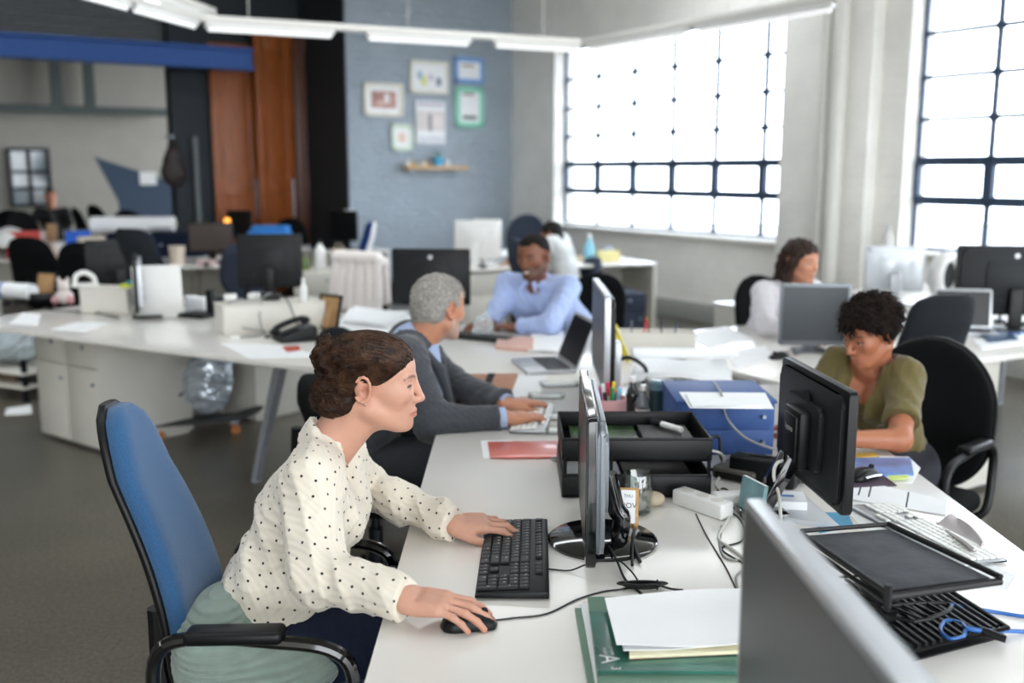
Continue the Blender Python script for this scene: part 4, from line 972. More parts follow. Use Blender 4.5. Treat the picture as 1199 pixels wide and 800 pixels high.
slab('magazine', 'blue glossy magazine under the forearm of the woman in olive', 'magazine', [(985, 536), (1066, 536), (1070, 555), (980, 556)], DESK + .001, .006, mat('blue_cover', '#5b86c2', .3, var=.5, scale=9, coat=.3))
slab('sticky_note', 'yellow sticky note beyond the blue glossy magazine', 'sticky note', [(1000, 531), (1024, 530), (1029, 534), (1003, 536)], DESK + .0002, .0015, mat('yellow_note', '#e6c65a', .6))
slab('sticky_note', 'lime green sticky note beside the black and silver mouse', 'sticky note', [(1040, 557), (1063, 556), (1064, 560), (1042, 562)], DESK + .009, .0015, mat('lime_note', '#cfe07c', .6))
slab('paper', 'pile of white leaflets under the blue glossy magazine', 'paper', [(1030, 534), (1064, 535), (1078, 548), (1068, 566), (1020, 562)], DESK, .0008, M['paper'])
slab('mouse_mat', 'plum-coloured mat under the black and silver mouse', 'mouse mat', [(985, 556), (1034, 556), (1050, 568), (988, 572)], DESK, .0035, mat('plum_mat', '#4a3a4c', .8))
sh = slab('printed_sheet', 'long white printed sheet with dark bars in front of the mouse', 'paper', [(990, 559), (1107, 585), (1108, 603), (985, 583)], DESK + .002, .0012, M['paper'])
mb = MB()
for (a, b, c_, d_) in (((1009, 563), (1011, 563), (1006, 580), (1004, 580)), ((1020, 566), (1022, 566), (1018, 582), (1016, 582)), ((1063, 576), (1065, 576), (1062, 594), (1060, 594))):
    ps = [at(x, y, DESK + .0034) for x, y in (a, b, c_, d_)]; mb.prism([(p.x - sh.location.x, p.y - sh.location.y) for p in ps][::-1], .0010, .0014)
mb.build('printed_bars', mat('ink_blue', '#22303f', .7), sh)
slab('paper', 'plain white sheet under the slim white keyboard', 'paper', [(975, 585), (1030, 590), (1190, 675), (1180, 690), (1090, 690)], DESK, .001, M['paper'])
slab('tissue', 'crumpled grey tissue beside the slim white keyboard', 'tissue', [(1096, 612), (1120, 610), (1150, 640), (1140, 652)], DESK + .002, .008, mat('grey_tissue', '#b9b3b4', .9), ripple=.02)
slab('card', 'turquoise card showing under the olive-topped woman\'s monitor foot', 'card', [(950, 600), (992, 600), (1000, 616), (960, 624)], DESK, .0015, mat('turquoise_card', '#3d8fb4', .5))
p = at(880, 607); bk = thing('booklet', 'blue and yellow booklet standing on edge behind the foreground monitor', 'booklet', (p.x, p.y, DESK), R(20)); mb = MB(); mb.box((0, 0, .05), (.012, .1, .1), Euler((0, R(8), 0)), bev=.001); mb.build('cover', mat('booklet_cover', '#7fa3a8', .4, var=.4, scale=12), bk); mb = MB(); mb.box((.0005, 0, .0505), (.009, .098, .1), Euler((0, R(8), 0))); mb.build('pages', M['paper'], bk)
p = at(905, 600); br_ = thing('white_box', 'small white box with blue lettering behind the standing booklet', 'box', (p.x + .02, p.y + .03, DESK), R(-10)); mb = MB(); mb.box((0, 0, .018), (.14, .09, .036), bev=.003); mb.build('carton', M['paper'], br_); mb = MB(); mb.box((0, 0, .0365), (.08, .015, .001)); mb.build('blue_print', mat('print_blue', '#5a86c4', .5), br_)
plug_cable('monitor_lead', 'off-white cable plugged into the back of the olive-topped woman\'s monitor', apx(935, 541, 2.47), [apx(935, 541, 2.47), apx(912, 541, 2.45), apx(906, 556, 2.44), apx(912, 580, 2.42), (.66, 2.3, DESK + .02), (.7, 2.22, DESK + .006), (.74, 2.12, DESK + .005)], .0045, M['cable_white'], M['cable_white'])
# ================================================================== SMOOTH BODIES (implicit surfaces meshed to one skin)
class Sdf:
    def __init__(s): s.p = []; s.disp = None
    def add(s, fn, lo, hi, k, op): s.p.append((fn, np.array(lo, float), np.array(hi, float), k, op))
    def cap(s, a, b, ra, rb=None, k=0.01, op='u'):
        rb = ra if rb is None else rb
        a = np.array(a, float); b = np.array(b, float); ba = b - a; L2 = max(float(ba @ ba), 1e-12)
        def fn(P):
            t = np.clip(((P - a) @ ba) / L2, 0, 1)
            return np.linalg.norm(P - a - t[:, None] * ba, axis=1) - (ra + (rb - ra) * t)
        m = max(ra, rb); s.add(fn, np.minimum(a, b) - m, np.maximum(a, b) + m, k, op)
    def ell(s, c, r, k=0.01, op='u', rot=None):
        c = np.array(c, float); r = np.array(r if hasattr(r, '__len__') else (r, r, r), float); Rm = np.eye(3) if rot is None else np.array(rot)
        def fn(P):
            q = (P - c) @ Rm
            k0 = np.linalg.norm(q / r, axis=1); k1 = np.linalg.norm(q / (r * r), axis=1)
            return k0 * (k0 - 1) / np.maximum(k1, 1e-9)
        e = np.sqrt(((Rm * r) ** 2).sum(1)); s.add(fn, c - e, c + e, k, op)
    def rbx(s, c, hf, rad, k=0.01, op='u', rot=None):
        c = np.array(c, float); hf = np.array(hf, float); Rm = np.eye(3) if rot is None else np.array(rot)
        def fn(P):
            q = np.abs((P - c) @ Rm) - (hf - rad)
            return np.linalg.norm(np.maximum(q, 0), axis=1) + np.minimum(q.max(1), 0) - rad
        e = (np.abs(Rm) * hf).sum(1); s.add(fn, c - e, c + e, k, op)
    def cut(s, p, n, lo=None, hi=None, k=0.002):
        """throw away what lies on the side n points to"""
        p = np.array(p, float); n = np.array(n, float); n = n / np.linalg.norm(n)
        s.add(lambda P: -((P - p) @ n), lo if lo is not None else (-1e3,) * 3, hi if hi is not None else (1e3,) * 3, k, 'hs')
    def ev(s, P):
        d = np.full(len(P), 0.05)
        for fn, lo, hi, k, op in s.p:
            m = k + (0.05 if op == 'u' else 0.03)
            if op == 'hs': m = 0.0
            idx = np.nonzero(((P > lo - m) & (P < hi + m)).all(1))[0]
            if not len(idx): continue
            b = fn(P[idx]); a = d[idx]
            if op == 'u':
                h = np.clip(0.5 + 0.5 * (a - b) / k, 0, 1); d[idx] = a * (1 - h) + b * h - k * h * (1 - h)
            else:
                b = -b if op == 's' else -b
                h = np.clip(0.5 - 0.5 * (a - b) / k, 0, 1); d[idx] = a * (1 - h) + b * h + k * h * (1 - h)
        if s.disp is not None: d = d + s.disp(P)
        return d
    def bounds(s):
        u = [(lo, hi) for _, lo, hi, _, op in s.p if op == 'u']
        return np.min([a for a, b in u], 0) - 0.02, np.max([b for a, b in u], 0) + 0.02
    def mesh(s, h):
        lo, hi = s.bounds(); B = 8; bs = B * h
        nb = np.ceil((hi - lo) / bs).astype(int) + 1
        g = np.stack(np.meshgrid(*[np.arange(n) for n in nb], indexing='ij'), -1).reshape(-1, 3)
        d = s.ev(lo + (g + 0.5) * bs)
        g = g[np.abs(d) < bs * 0.87 + 0.010]
        o9 = np.stack(np.meshgrid(*[np.arange(B + 1)] * 3, indexing='ij'), -1).reshape(-1, 3)
        vals = np.empty((len(g), B + 1, B + 1, B + 1)); CH = 600
        for i in range(0, len(g), CH):
            gg = g[i:i + CH]; P = lo + (gg[:, None, :] * B + o9[None]) * h
            vals[i:i + CH] = s.ev(P.reshape(-1, 3)).reshape(-1, B + 1, B + 1, B + 1)
        ins = vals < 0
        cor = [(x, y, z) for x in (0, 1) for y in (0, 1) for z in (0, 1)]
        cs = [ins[:, x:x + B, y:y + B, z:z + B] for x, y, z in cor]
        cnt = sum(c.astype(np.int8) for c in cs); act = (cnt > 0) & (cnt < 8)
        bi, ci, cj, ck = np.nonzero(act)
        V = np.stack([vals[bi, ci + x, cj + y, ck + z] for x, y, z in cor], 1)
        S = np.zeros((len(bi), 3)); N = np.zeros(len(bi)); ca = np.array(cor, float)
        for a in range(8):
            for b in range(a + 1, 8):
                if np.abs(ca[a] - ca[b]).sum() != 1: continue
                va, vb = V[:, a], V[:, b]; m = (va < 0) != (vb < 0)
                t = np.where(m, va / np.where(np.abs(va - vb) < 1e-12, 1, va - vb), 0)
                S += np.where(m[:, None], ca[a] + t[:, None] * (ca[b] - ca[a]), 0); N += m
        cell = g[bi] * B + np.stack([ci, cj, ck], 1)
        pos = lo + (cell + S / N[:, None]) * h
        K = np.int64(1 << 20); key = (cell[:, 0].astype(np.int64) * K + cell[:, 1]) * K + cell[:, 2]
        order = np.argsort(key); key = key[order]; pos = pos[order]; cell = cell[order]; V = V[order]
        quads = []
        for ax in range(3):
            e = [0, 0, 0]; e[ax] = 1; j = cor.index(tuple(e))
            m = (V[:, 0] < 0) != (V[:, j] < 0); idx = np.nonzero(m)[0]; c = cell[idx]
            u, w = (ax + 1) % 3, (ax + 2) % 3; ids = []; ok = np.ones(len(idx), bool)
            for du, dw in ((0, 0), (-1, 0), (-1, -1), (0, -1)):
                q = c.copy(); q[:, u] += du; q[:, w] += dw
                kk = (q[:, 0].astype(np.int64) * K + q[:, 1]) * K + q[:, 2]
                p = np.clip(np.searchsorted(key, kk), 0, len(key) - 1); ok &= key[p] == kk; ids.append(p)
            Q = np.stack(ids, 1)[ok]; fl = (V[idx, 0] < 0)[ok]
            Q[~fl] = Q[~fl][:, ::-1]; quads.append(Q)
        return pos, np.concatenate(quads)

def relax(pos, quads, n=1, f=0.5):
    A = np.concatenate([quads[:, i] for i in range(4)] * 2); B = np.concatenate([quads[:, (i + 1) % 4] for i in range(4)] + [quads[:, (i - 1) % 4] for i in range(4)])
    N = len(pos); cn = np.maximum(np.bincount(A, minlength=N), 1)
    for _ in range(n):
        acc = np.stack([np.bincount(A, weights=pos[B, i], minlength=N) for i in range(3)], 1)
        pos = pos + f * (acc / cn[:, None] - pos)
    return pos
def np_mesh(name, pos, quads, m, parent=None, base=None, cols=None, attrs=None):
    me = bpy.data.meshes.new(name)
    off = np.zeros(3) if base is None else np.array(base)
    me.vertices.add(len(pos)); me.vertices.foreach_set('co', (pos - off).astype(np.float32).ravel())
    me.loops.add(len(quads) * 4); me.loops.foreach_set('vertex_index', quads.astype(np.int32).ravel())
    me.polygons.add(len(quads)); me.polygons.foreach_set('loop_start', (np.arange(len(quads)) * 4).astype(np.int32))
    me.update(calc_edges=True); me.validate()
    me.polygons.foreach_set('use_smooth', [True] * len(me.polygons))
    if cols is not None:
        a = me.color_attributes.new('Col', 'FLOAT_COLOR', 'POINT'); c = np.ones((len(pos), 4), np.float32); c[:, :3] = cols; a.data.foreach_set('color', c.ravel())
    for nm, v in (attrs or {}).items():
        a = me.attributes.new(nm, 'FLOAT', 'POINT'); a.data.foreach_set('value', np.asarray(v, np.float32))
    me.materials.append(m)
    o = bpy.data.objects.new(name, me); C.objects.link(o)
    if parent is not None: o.parent = parent
    elif base is not None: o.location = base
    return o

class Fr:
    """an Sdf seen through a local frame: M rotation (3x3 columns = local axes), o origin, s scale, my mirrors y"""
    def __init__(f, S, o, M3, s=1.0, my=1): f.S = S; f.o = np.array(o, float); f.M = np.array(M3, float); f.s = s; f.my = my
    def P(f, p): p = np.array(p, float) * f.s; p[1] *= f.my; return f.o + f.M @ p
    def cap(f, a, b, ra, rb=None, k=.01, op='u'): f.S.cap(f.P(a), f.P(b), ra * f.s, (ra if rb is None else rb) * f.s, k * f.s, op)
    def ell(f, c, r, k=.01, op='u', rot=None):
        r = np.array(r if hasattr(r, '__len__') else (r, r, r)) * f.s
        Rl = np.eye(3) if rot is None else np.array(Euler(rot).to_matrix())
        if f.my < 0: D = np.diag([1, -1, 1]); Rl = D @ Rl @ D
        f.S.ell(f.P(c), r, k * f.s, op, f.M @ Rl)
    def rbx(f, c, hf, rad, k=.01, op='u'): f.S.rbx(f.P(c), np.array(hf) * f.s, rad * f.s, k * f.s, op, f.M)
    def cut(f, p, n, k=.002, lo=None, hi=None):
        n = np.array(n, float); n[1] *= f.my; f.S.cut(f.P(p), f.M @ n, lo, hi, k * f.s)
    def inv(f, W): q = ((W - f.o) @ f.M) / f.s; q[:, 1] *= f.my; return q

def frame(fw, up):
    x = Vector(fw).normalized(); z = Vector(up); y = z.cross(x).normalized(); z = x.cross(y)
    return np.array([x, y, z]).T
def yawpitch(yaw, pitch, roll=0.0):
    """x axis = facing; yaw from world +X counter-clockwise, pitch up positive, roll tips the head towards its left shoulder when negative"""
    m = Matrix.Rotation(yaw, 3, 'Z') @ Matrix.Rotation(-pitch, 3, 'Y') @ Matrix.Rotation(roll, 3, 'X')
    return np.array(m)

def capd(P, a, b):
    a = np.array(a, float); b = np.array(b, float); ba = b - a; t = np.clip(((P - a) @ ba) / (ba @ ba), 0, 1)
    return np.linalg.norm(P - a - t[:, None] * ba, axis=1)
def sm(x, a, b): t = np.clip((x - a) / (b - a), 0, 1); return t * t * (3 - 2 * t)

def head(f, male=False, smile=0.0, jaw=1.0, nose=1.0):
    f.ell((-.006, 0, .034), (.097, .073, .080), .02)
    f.ell((.043, 0, .042), (.056, .061, .052), .03)
    f.ell((.042, 0, -.03), (.056, .054 * (1.05 if male else 1), .074), .03)
    f.ell((.084, 0, -.056), (.0225, .030, .032), .02)
    for s in (1, -1):
        f.cap((.002, s * .051, -.048), (.07, s * .022 * jaw, -.087), .020 * jaw, .018 * jaw, .022)
        f.cap((.092, s * .012, .025), (.079, s * .045, .023), .0085 + .002 * male, .008, .012)
        f.ell((.064, s * .044, -.013 + .004 * smile), (.028, .018, .020 + .003 * smile), .025)
    f.ell((.0875, 0, -.090), (.0180, .020 * jaw, .0175 * jaw), .018)
    for s in (1, -1): f.ell((.101, s * .033, .008), (.015, .0145, .0105), .012, 's')
    n = nose
    f.cap((.0985, 0, .022), (.117 * n, 0, -.021), .0072, .0090, .010)
    f.ell((.1195 * n, 0, -.0265), (.0100, .0096, .0084), .006)
    f.cap((.116 * n, 0, -.0315), (.1065, 0, -.0365), .0056, .0058, .006)
    for s in (1, -1): f.ell((.1085, s * .0125, -.0285), (.0105, .0066, .0078), .005)
    for s in (1, -1): f.cap((.0900, s * .0165, .002), (.0930, s * .0195, -.020), .0085, .0095, .012)
    for s in (1, -1): f.ell((.1125, s * .0066, -.0365), (.006, .0034, .004), .003, 's')
    cz = .004 * smile; cy = .022 + .006 * smile
    for s in (1, -1):
        f.cap((.1085, s * .003, -.0552), (.0965, s * cy, -.0600 + cz), .0042, .0022, .006)
        f.cap((.1070, s * .002, -.0660), (.0960, s * cy, -.0612 + cz), .0052, .0024, .006)
        f.cap((.1150, 0, -.0606), (.0985, s * (cy + .002), -.0604 + cz), .0015 + .002 * smile, .0009, .002, 's')
    for s in (1, -1):
        f.ell((.0835, s * .031, .006), .0122, .001)
        up = [(.0865, s * .0175, .0055), (.0935, s * .026, .0112), (.0930, s * .035, .0112), (.0840, s * .0465, .0065)]
        lo = [(.0865, s * .0175, .0045), (.0925, s * .027, -.0008), (.0915, s * .035, -.0008), (.0840, s * .0455, .0045)]
        for ch, r in ((up, .0034), (lo, .0026)):
            for a, b in zip(ch, ch[1:]): f.cap(a, b, r, r, .0035)
    for s in (1, -1):
        f.ell((-.013, s * .0735, .001), (.0185, .009, .031), .006, rot=(0, R(-14), s * R(14)))
        ring = []
        for i in range(11):
            a = R(-75 + 285 * i / 10.0); x = -.014 + .0175 * math.cos(a + PI / 2 + .35) * 1.0; z = .002 + .029 * math.sin(a + PI / 2 + .35)
            ring.append((-x * 1.0 - .026, s * (.081 + .004 * (1 if -x > .014 else 0)), z))
        for a, b in zip(ring, ring[1:]): f.cap(a, b, .0034, .0034, .003)
        f.ell((-.008, s * .086, .000), (.010, .0075, .017), .003, 's'); f.cap((-.004, s * .080, .012), (-.013, s * .081, .002), .003, .0025, .003)
        f.ell((-.004, s * .0755, -.028), (.0075, .0055, .009), .005)

def head_colours(f, W, base, col, lips, brow, iris=(.10, .06, .03), beard=None, blush=.5, teeth=0.0, lash=True, brow_w=1.0):
    """paint lips, brows, eyes of the head seen through frame f onto the point colours col"""
    q = f.inv(W); base = np.array(base)
    near = (np.abs(q[:, 0]) < .14) & (np.abs(q[:, 1]) < .1) & (q[:, 2] > -.12) & (q[:, 2] < .14)
    def mix(c, w): 
        w = (w * near)[:, None]; col[:] = col * (1 - w) + np.array(c) * w
    for s in (1, -1):
        d = np.linalg.norm(q - np.array([.075, s * .045, -.02]), axis=1); mix(base * np.array([1.02, .80, .78]), blush * .5 * np.exp(-(d / .024) ** 2))
        d = np.linalg.norm(q - np.array([-.01, s * .082, 0]), axis=1); mix(base * np.array([1.0, .78, .72]), .6 * np.exp(-(d / .03) ** 2))
        d = np.linalg.norm((q - np.array([-.006, s * .080, .001])) / np.array([.010, .012, .015]), axis=1); mix(base * np.array([.62, .44, .38]), .75 * (1 - sm(d, .5, 1.1)))  # ear hollow darkened, its shade painted into the skin colour
    d = np.linalg.norm(q - np.array([.118, 0, -.028]), axis=1); mix(base * np.array([1.0, .88, .84]), .3 * np.exp(-(d / .012) ** 2))
    if beard is not None:
        bc, bw = beard
        w = sm(-q[:, 2], .012, .05) * sm(q[:, 0], -.02, .02); w = np.maximum(w * (1 - sm(q[:, 2], -.045, -.02) * sm(q[:, 0], .06, .1)), 0)
        mix(bc, bw * w)
    dl = np.full(len(q), 1.0)
    for s in (1, -1):
        for a, b, r in (((.1085, s * .003, -.0552), (.0965, s * .022, -.0600), .0040), ((.1070, s * .002, -.0660), (.0960, s * .022, -.0612), .0050)):
            dl = np.minimum(dl, capd(q, a, b) - r)
    mix(lips, .8 * (1 - sm(dl, -.0004, .0012)) * (q[:, 0] > .09))
    dm = np.minimum(capd(q, (.112, 0, -.0606), (.097, .024, -.0604)), capd(q, (.112, 0, -.0606), (.097, -.024, -.0604)))
    if teeth: mix((.85, .83, .8), (1 - sm(dm, .003, .0045)) * (np.abs(q[:, 1]) < .02) * (q[:, 0] > .095))
    else: mix(np.array(lips) * .35, .8 * (1 - sm(dm, .0008, .0026)))
    for s in (1, -1):
        br = [(.1015, s * .012, .0245), (.0995, s * .028, .0300), (.0890, s * .044, .0300), (.0785, s * .054, .0240)]
        d = np.min([capd(q * [1, 1, 1], a, b) for a, b in zip(br, br[1:])], 0)
        mix(brow, .75 * (1 - sm(d, .0014 * brow_w, .0050 * brow_w)))
        c = np.array([.0835, s * .031, .006]); v = q - c; r = np.linalg.norm(v, axis=1)
        eye = (r < .0135) & (v[:, 0] > .004)
        up = [(.0865, s * .0175, .0055), (.0935, s * .026, .0112), (.0930, s * .035, .0112), (.0840, s * .0465, .0065)]
        du = np.min([capd(q, a, b) for a, b in zip(up, up[1:])], 0)
        lo = [(.0865, s * .0175, .0045), (.0925, s * .027, -.0008), (.0915, s * .035, -.0008), (.0840, s * .0455, .0045)]
        dlo = np.min([capd(q, a, b) for a, b in zip(lo, lo[1:])], 0)
        ball = eye & (du > .0032) & (dlo > .0024) & (q[:, 2] < .0125) & (q[:, 2] > -.001)
        mix((.46, .43, .41), ball.astype(float))
        g = np.array([.95, 0, -.18]); g /= np.linalg.norm(g); ang = np.arccos(np.clip((v @ g) / np.maximum(r, 1e-6), -1, 1))
        mix(iris, ball * (ang < .56)); mix((.01, .01, .01), ball * (ang < .24))
        if lash: mix((.03, .02, .015), .9 * (np.abs(du - .0034) < .0013) * (q[:, 2] < .0115) * (q[:, 2] > .001) * (v[:, 0] > .003))

def hand(f, curl=(.25, .45, .3), spread=.10, thumb=(0, 0, 0), fc=None):
    """right hand when f.my=1: x to the fingertips, y to the thumb, z out of the back of the hand"""
    tips = []
    for y in (-.009, .009): f.cap((-.02, y * .6, 0), (.012, y * 1.2, 0), .0175, .018, .012)
    f.rbx((.046, -.002, -.001), (.047, .036, .0125), .012, .014)
    f.ell((.034, .024, -.008), (.032, .017, .015), .014)
    f.ell((.034, -.026, -.007), (.034, .013, .013), .012)
    fs = ((.086, .0265, .046, .026, .021, .0086, spread), (.091, .0065, .050, .030, .022, .0088, spread * .3), (.086, -.0135, .046, .028, .021, .0083, -spread * .45), (.077, -.0305, .036, .021, .019, .0073, -spread * 1.3))
    for i, (bx, by, l1, l2, l3, r, yw) in enumerate(fs):
        c = fc[i] if fc else curl
        p = np.array([bx, by, .001]); f.cap((.05, by * .8, .003), p, .0095, .0105, .012)
        a = 0.0
        for j, (l, cc) in enumerate(zip((l1, l2, l3), c)):
            a += cc; d = np.array([math.cos(a) * math.cos(yw), math.cos(a) * math.sin(yw), -math.sin(a)]); q = p + d * l
            f.cap(p, q, r * (1.04 - .09 * j), r * (.97 - .11 * j), .004); p = q
        tips.append((p, d, r, a))
    t0 = np.array([.016, .026, -.008]); t1 = t0 + np.array([.036, .026 + thumb[0], -.006 + thumb[1]]); t2 = t1 + np.array([.030, .008 - thumb[0] * .3 + thumb[2], -.006]); t3 = t2 + np.array([.024, -.001 + thumb[2], -.005])
    f.cap(t0, t1, .0135, .0112, .012); f.cap(t1, t2, .0105, .0096, .005); f.cap(t2, t3, .0097, .0078, .004)
    tips.append((t3, (t3 - t2) / np.linalg.norm(t3 - t2), .009, .2))
    return tips
def hand_colours(f, W, base, col, tips):
    q = f.inv(W); base = np.array(base)
    near = (q[:, 0] > -.06) & (q[:, 0] < .22) & (np.abs(q[:, 1]) < .1) & (np.abs(q[:, 2]) < .14)
    def mix(c, w): w = (w * near)[:, None]; col[:] = col * (1 - w) + np.array(c) * w
    for (p, d, r, a) in tips:
        dd = np.linalg.norm(q - p, axis=1); mix(base * np.array([1.02, .78, .74]), .5 * np.exp(-(dd / .014) ** 2))
        up = np.array([d[2], 0, d[0]]) if abs(d[1]) < .99 else np.array([0, 0, 1.]); up = up if up[2] > 0 else -up
        np_ = p + up * r * .75 - d * .001; v = q - np_; al = v @ d; la = np.linalg.norm(v - np.outer(al, d) - np.outer(v @ up, up), axis=1)
        w = (np.abs(al) < .0062) & (la < .0048) & ((v @ up) > -.004); mix(base * np.array([1.12, .95, .92]) + .04, .8 * w)

# ------------------------------------------------------------------ skin, cloth and hair materials
def attr_mat(name, rough=.5, sss=0.0, bump=0.0, bscale=500, sheen=0.0, spec=.45):
    m = bpy.data.materials.new(name); m.use_nodes = True; nt = m.node_tree; b = nt.nodes['Principled BSDF']
    a = nt.nodes.new('ShaderNodeAttribute'); a.attribute_name = 'Col'
    tc = nt.nodes.new('ShaderNodeTexCoord'); n = nt.nodes.new('ShaderNodeTexNoise'); n.inputs['Scale'].default_value = 60; n.inputs['Detail'].default_value = 4; nt.links.new(tc.outputs['Object'], n.inputs['Vector'])
    r = nt.nodes.new('ShaderNodeMapRange'); r.inputs[3].default_value = .93; r.inputs[4].default_value = 1.06; nt.links.new(n.outputs['Fac'], r.inputs[0])
    mx = nt.nodes.new('ShaderNodeVectorMath'); mx.operation = 'SCALE'; nt.links.new(a.outputs['Color'], mx.inputs[0]); nt.links.new(r.outputs[0], mx.inputs['Scale'])
    nt.links.new(mx.outputs[0], b.inputs['Base Color'])
    b.inputs['Roughness'].default_value = rough; b.inputs['Specular IOR Level'].default_value = spec; b.inputs['Sheen Weight'].default_value = sheen
    if sss: b.inputs['Subsurface Weight'].default_value = sss; b.inputs['Subsurface Radius'].default_value = (.012, .004, .002); b.inputs['Subsurface Scale'].default_value = .6
    if bump:
        n2 = nt.nodes.new('ShaderNodeTexNoise'); n2.inputs['Scale'].default_value = bscale; nt.links.new(tc.outputs['Object'], n2.inputs['Vector'])
        bp = nt.nodes.new('ShaderNodeBump'); bp.inputs['Strength'].default_value = bump; bp.inputs['Distance'].default_value = .004; nt.links.new(n2.outputs['Fac'], bp.inputs['Height']); nt.links.new(bp.outputs[0], b.inputs['Normal'])
    return m
M['skin'] = attr_mat('skin', .46, .12, .12, 420)
def hair_mat(name, c, c2, rough=.42, scale=120, stretch=(1, 1, 1), bump=.6):
    m = mat(name, c, rough, var=.0, scale=scale, stretch=stretch, bump=bump, bscale=scale * 1.5, spec=.18)
    r = [n for n in m.node_tree.nodes if n.type == 'VALTORGB'][0]; r.color_ramp.elements[0].color = (*lin(c), 1); r.color_ramp.elements[1].color = (*lin(c2), 1)
    return m
def folds(seed, amp, fr=26, dirn=(0.3, 0.2, 1)):
    """cloth folds as a displacement of the distance field"""
    rnd = np.random.RandomState(seed); D = [rnd.normal(size=3) * fr * (.5 + .5 * i) / 1.2 for i in range(3)]; ph = rnd.rand(3) * 6; wv = rnd.normal(size=(3, 3)) * fr * .5
    def fn(P):
        w = np.sin(P @ wv[0] + 1.0) * .8 + np.sin(P @ wv[1]) * .6
        o = 0
        for i in range(3): o = o + amp / (1 + .5 * i) * (1 - np.abs(np.sin(P @ D[i] + ph[i] + w))) * .8
        return amp * .7 - o
    return fn

def torso(S, J, g=0.0, male=False, bust=0.0, belly=0.0, k=.04, hips=True):
    """J: pelvis, waist, chest, neck, lat (unit vector to the person's left), fw (chest forward), sh (half shoulder width)"""
    pe, wa, ch, ne, la, fw = [np.array(J[x], float) for x in ('pelvis', 'waist', 'chest', 'neck', 'lat', 'fw')]; sh = J['sh']; z = J.get('scale', 1.0)
    for s in (1, -1):
        if hips: S.cap(pe + la * s * .085 * z, wa + la * s * .070 * z, .105 * z + g, .098 * z + g, k)
        S.cap(wa + la * s * .068 * z, ch + la * s * .080 * z, (.098 + .006 * male) * z + g, (.102 + .01 * male) * z + g, k)
        S.cap(ch + la * s * .078 * z, ne * .55 + ch * .45 + la * s * (sh - .06), (.098 + .01 * male) * z + g, .062 * z + g, k)
        S.cap(ne - (ne - ch) / np.linalg.norm(ne - ch) * .035, ne - (ne - ch) * .25 + la * s * (sh - .015), .045 * z + g * .6, .05 * z + g, .03)
        if bust: S.ell(ch + fw * .07 * z + la * s * .065 * z - np.array([0, 0, .01]), (.058 * bust + g, .06 * bust + g, .058 * bust + g), .035)
    if belly: S.ell(wa + fw * .05, (.09 * belly + g, .11 * belly + g, .10 * belly + g), .05)
def limb(S, pts, rs, g=0.0, k=.025):
    for (a, b), (ra, rb) in zip(zip(pts, pts[1:]), zip(rs, rs[1:])): S.cap(a, b, ra + g, rb + g, k)
def shoes(root, ankles, dirs, m, male=False):
    for a, d in zip(ankles, dirs):
        S = Sdf(); a = np.array(a, float); d = np.array(d, float); d /= np.linalg.norm(d)
        heel = np.array([a[0], a[1], .04]) - d * .03; toe = heel + d * .2; toe[2] = .035
        S.cap(heel, heel + d * .1 + np.array([0, 0, -.002]), .038, .042, .01); S.cap(heel + d * .1, toe, .042, .03, .02); S.cap(heel + np.array([0, 0, .01]), [a[0], a[1], .1], .037, .04, .02); S.cut((0, 0, .002), (0, 0, -1)); S.cut((a[0], a[1], .10), (0, 0, 1))
        p, q = S.mesh(.005); np_mesh('shoe', relax(p, q, 1), q, m, root, root.location)
# ================================================================== PEOPLE
def V3(*a): return np.array(a, float)
def person(label, base, group=None):
    pass
SK_W = np.array(lin('#c6957f')); SK_O = np.array(lin('#bd8468')); SK_B = np.array(lin('#7a4c36')); SK_BR = np.array(lin('#a5694c'))

def strands_out(name, S, strands, base, m, parent):
    """thin hairs laid on the surface of the implicit body S; lift None leaves a hair where it is"""
    mb = MB()
    P = [np.array(s[0]) + base for s in strands if s[2] is not None]; L = [s[2] for s in strands if s[2] is not None]
    if P:
        n = [len(p) for p in P]; A = np.concatenate(P); lift = np.repeat(L, n)
        for _ in range(8):
            d = np.clip(S.ev(A), -.02, .02); e = .0015
            g = np.stack([S.ev(A + np.eye(3)[i] * e) - S.ev(A - np.eye(3)[i] * e) for i in range(3)], 1); ln = np.linalg.norm(g, axis=1, keepdims=True); g = np.where(ln > 1e-6, g / np.maximum(ln, 1e-6), 0)
            A = A - g * (d - lift)[:, None] * .8
        P = np.split(A, np.cumsum(n)[:-1])
    it = iter(P)
    for pts, r, lf in strands:
        q = (next(it) - base) if lf is not None else pts
        mb.tube([Vector(x) for x in q], r, 4, 2 if len(q) > 4 else 3, r1=r * .55)
    return mb.build(name, m, parent, None)
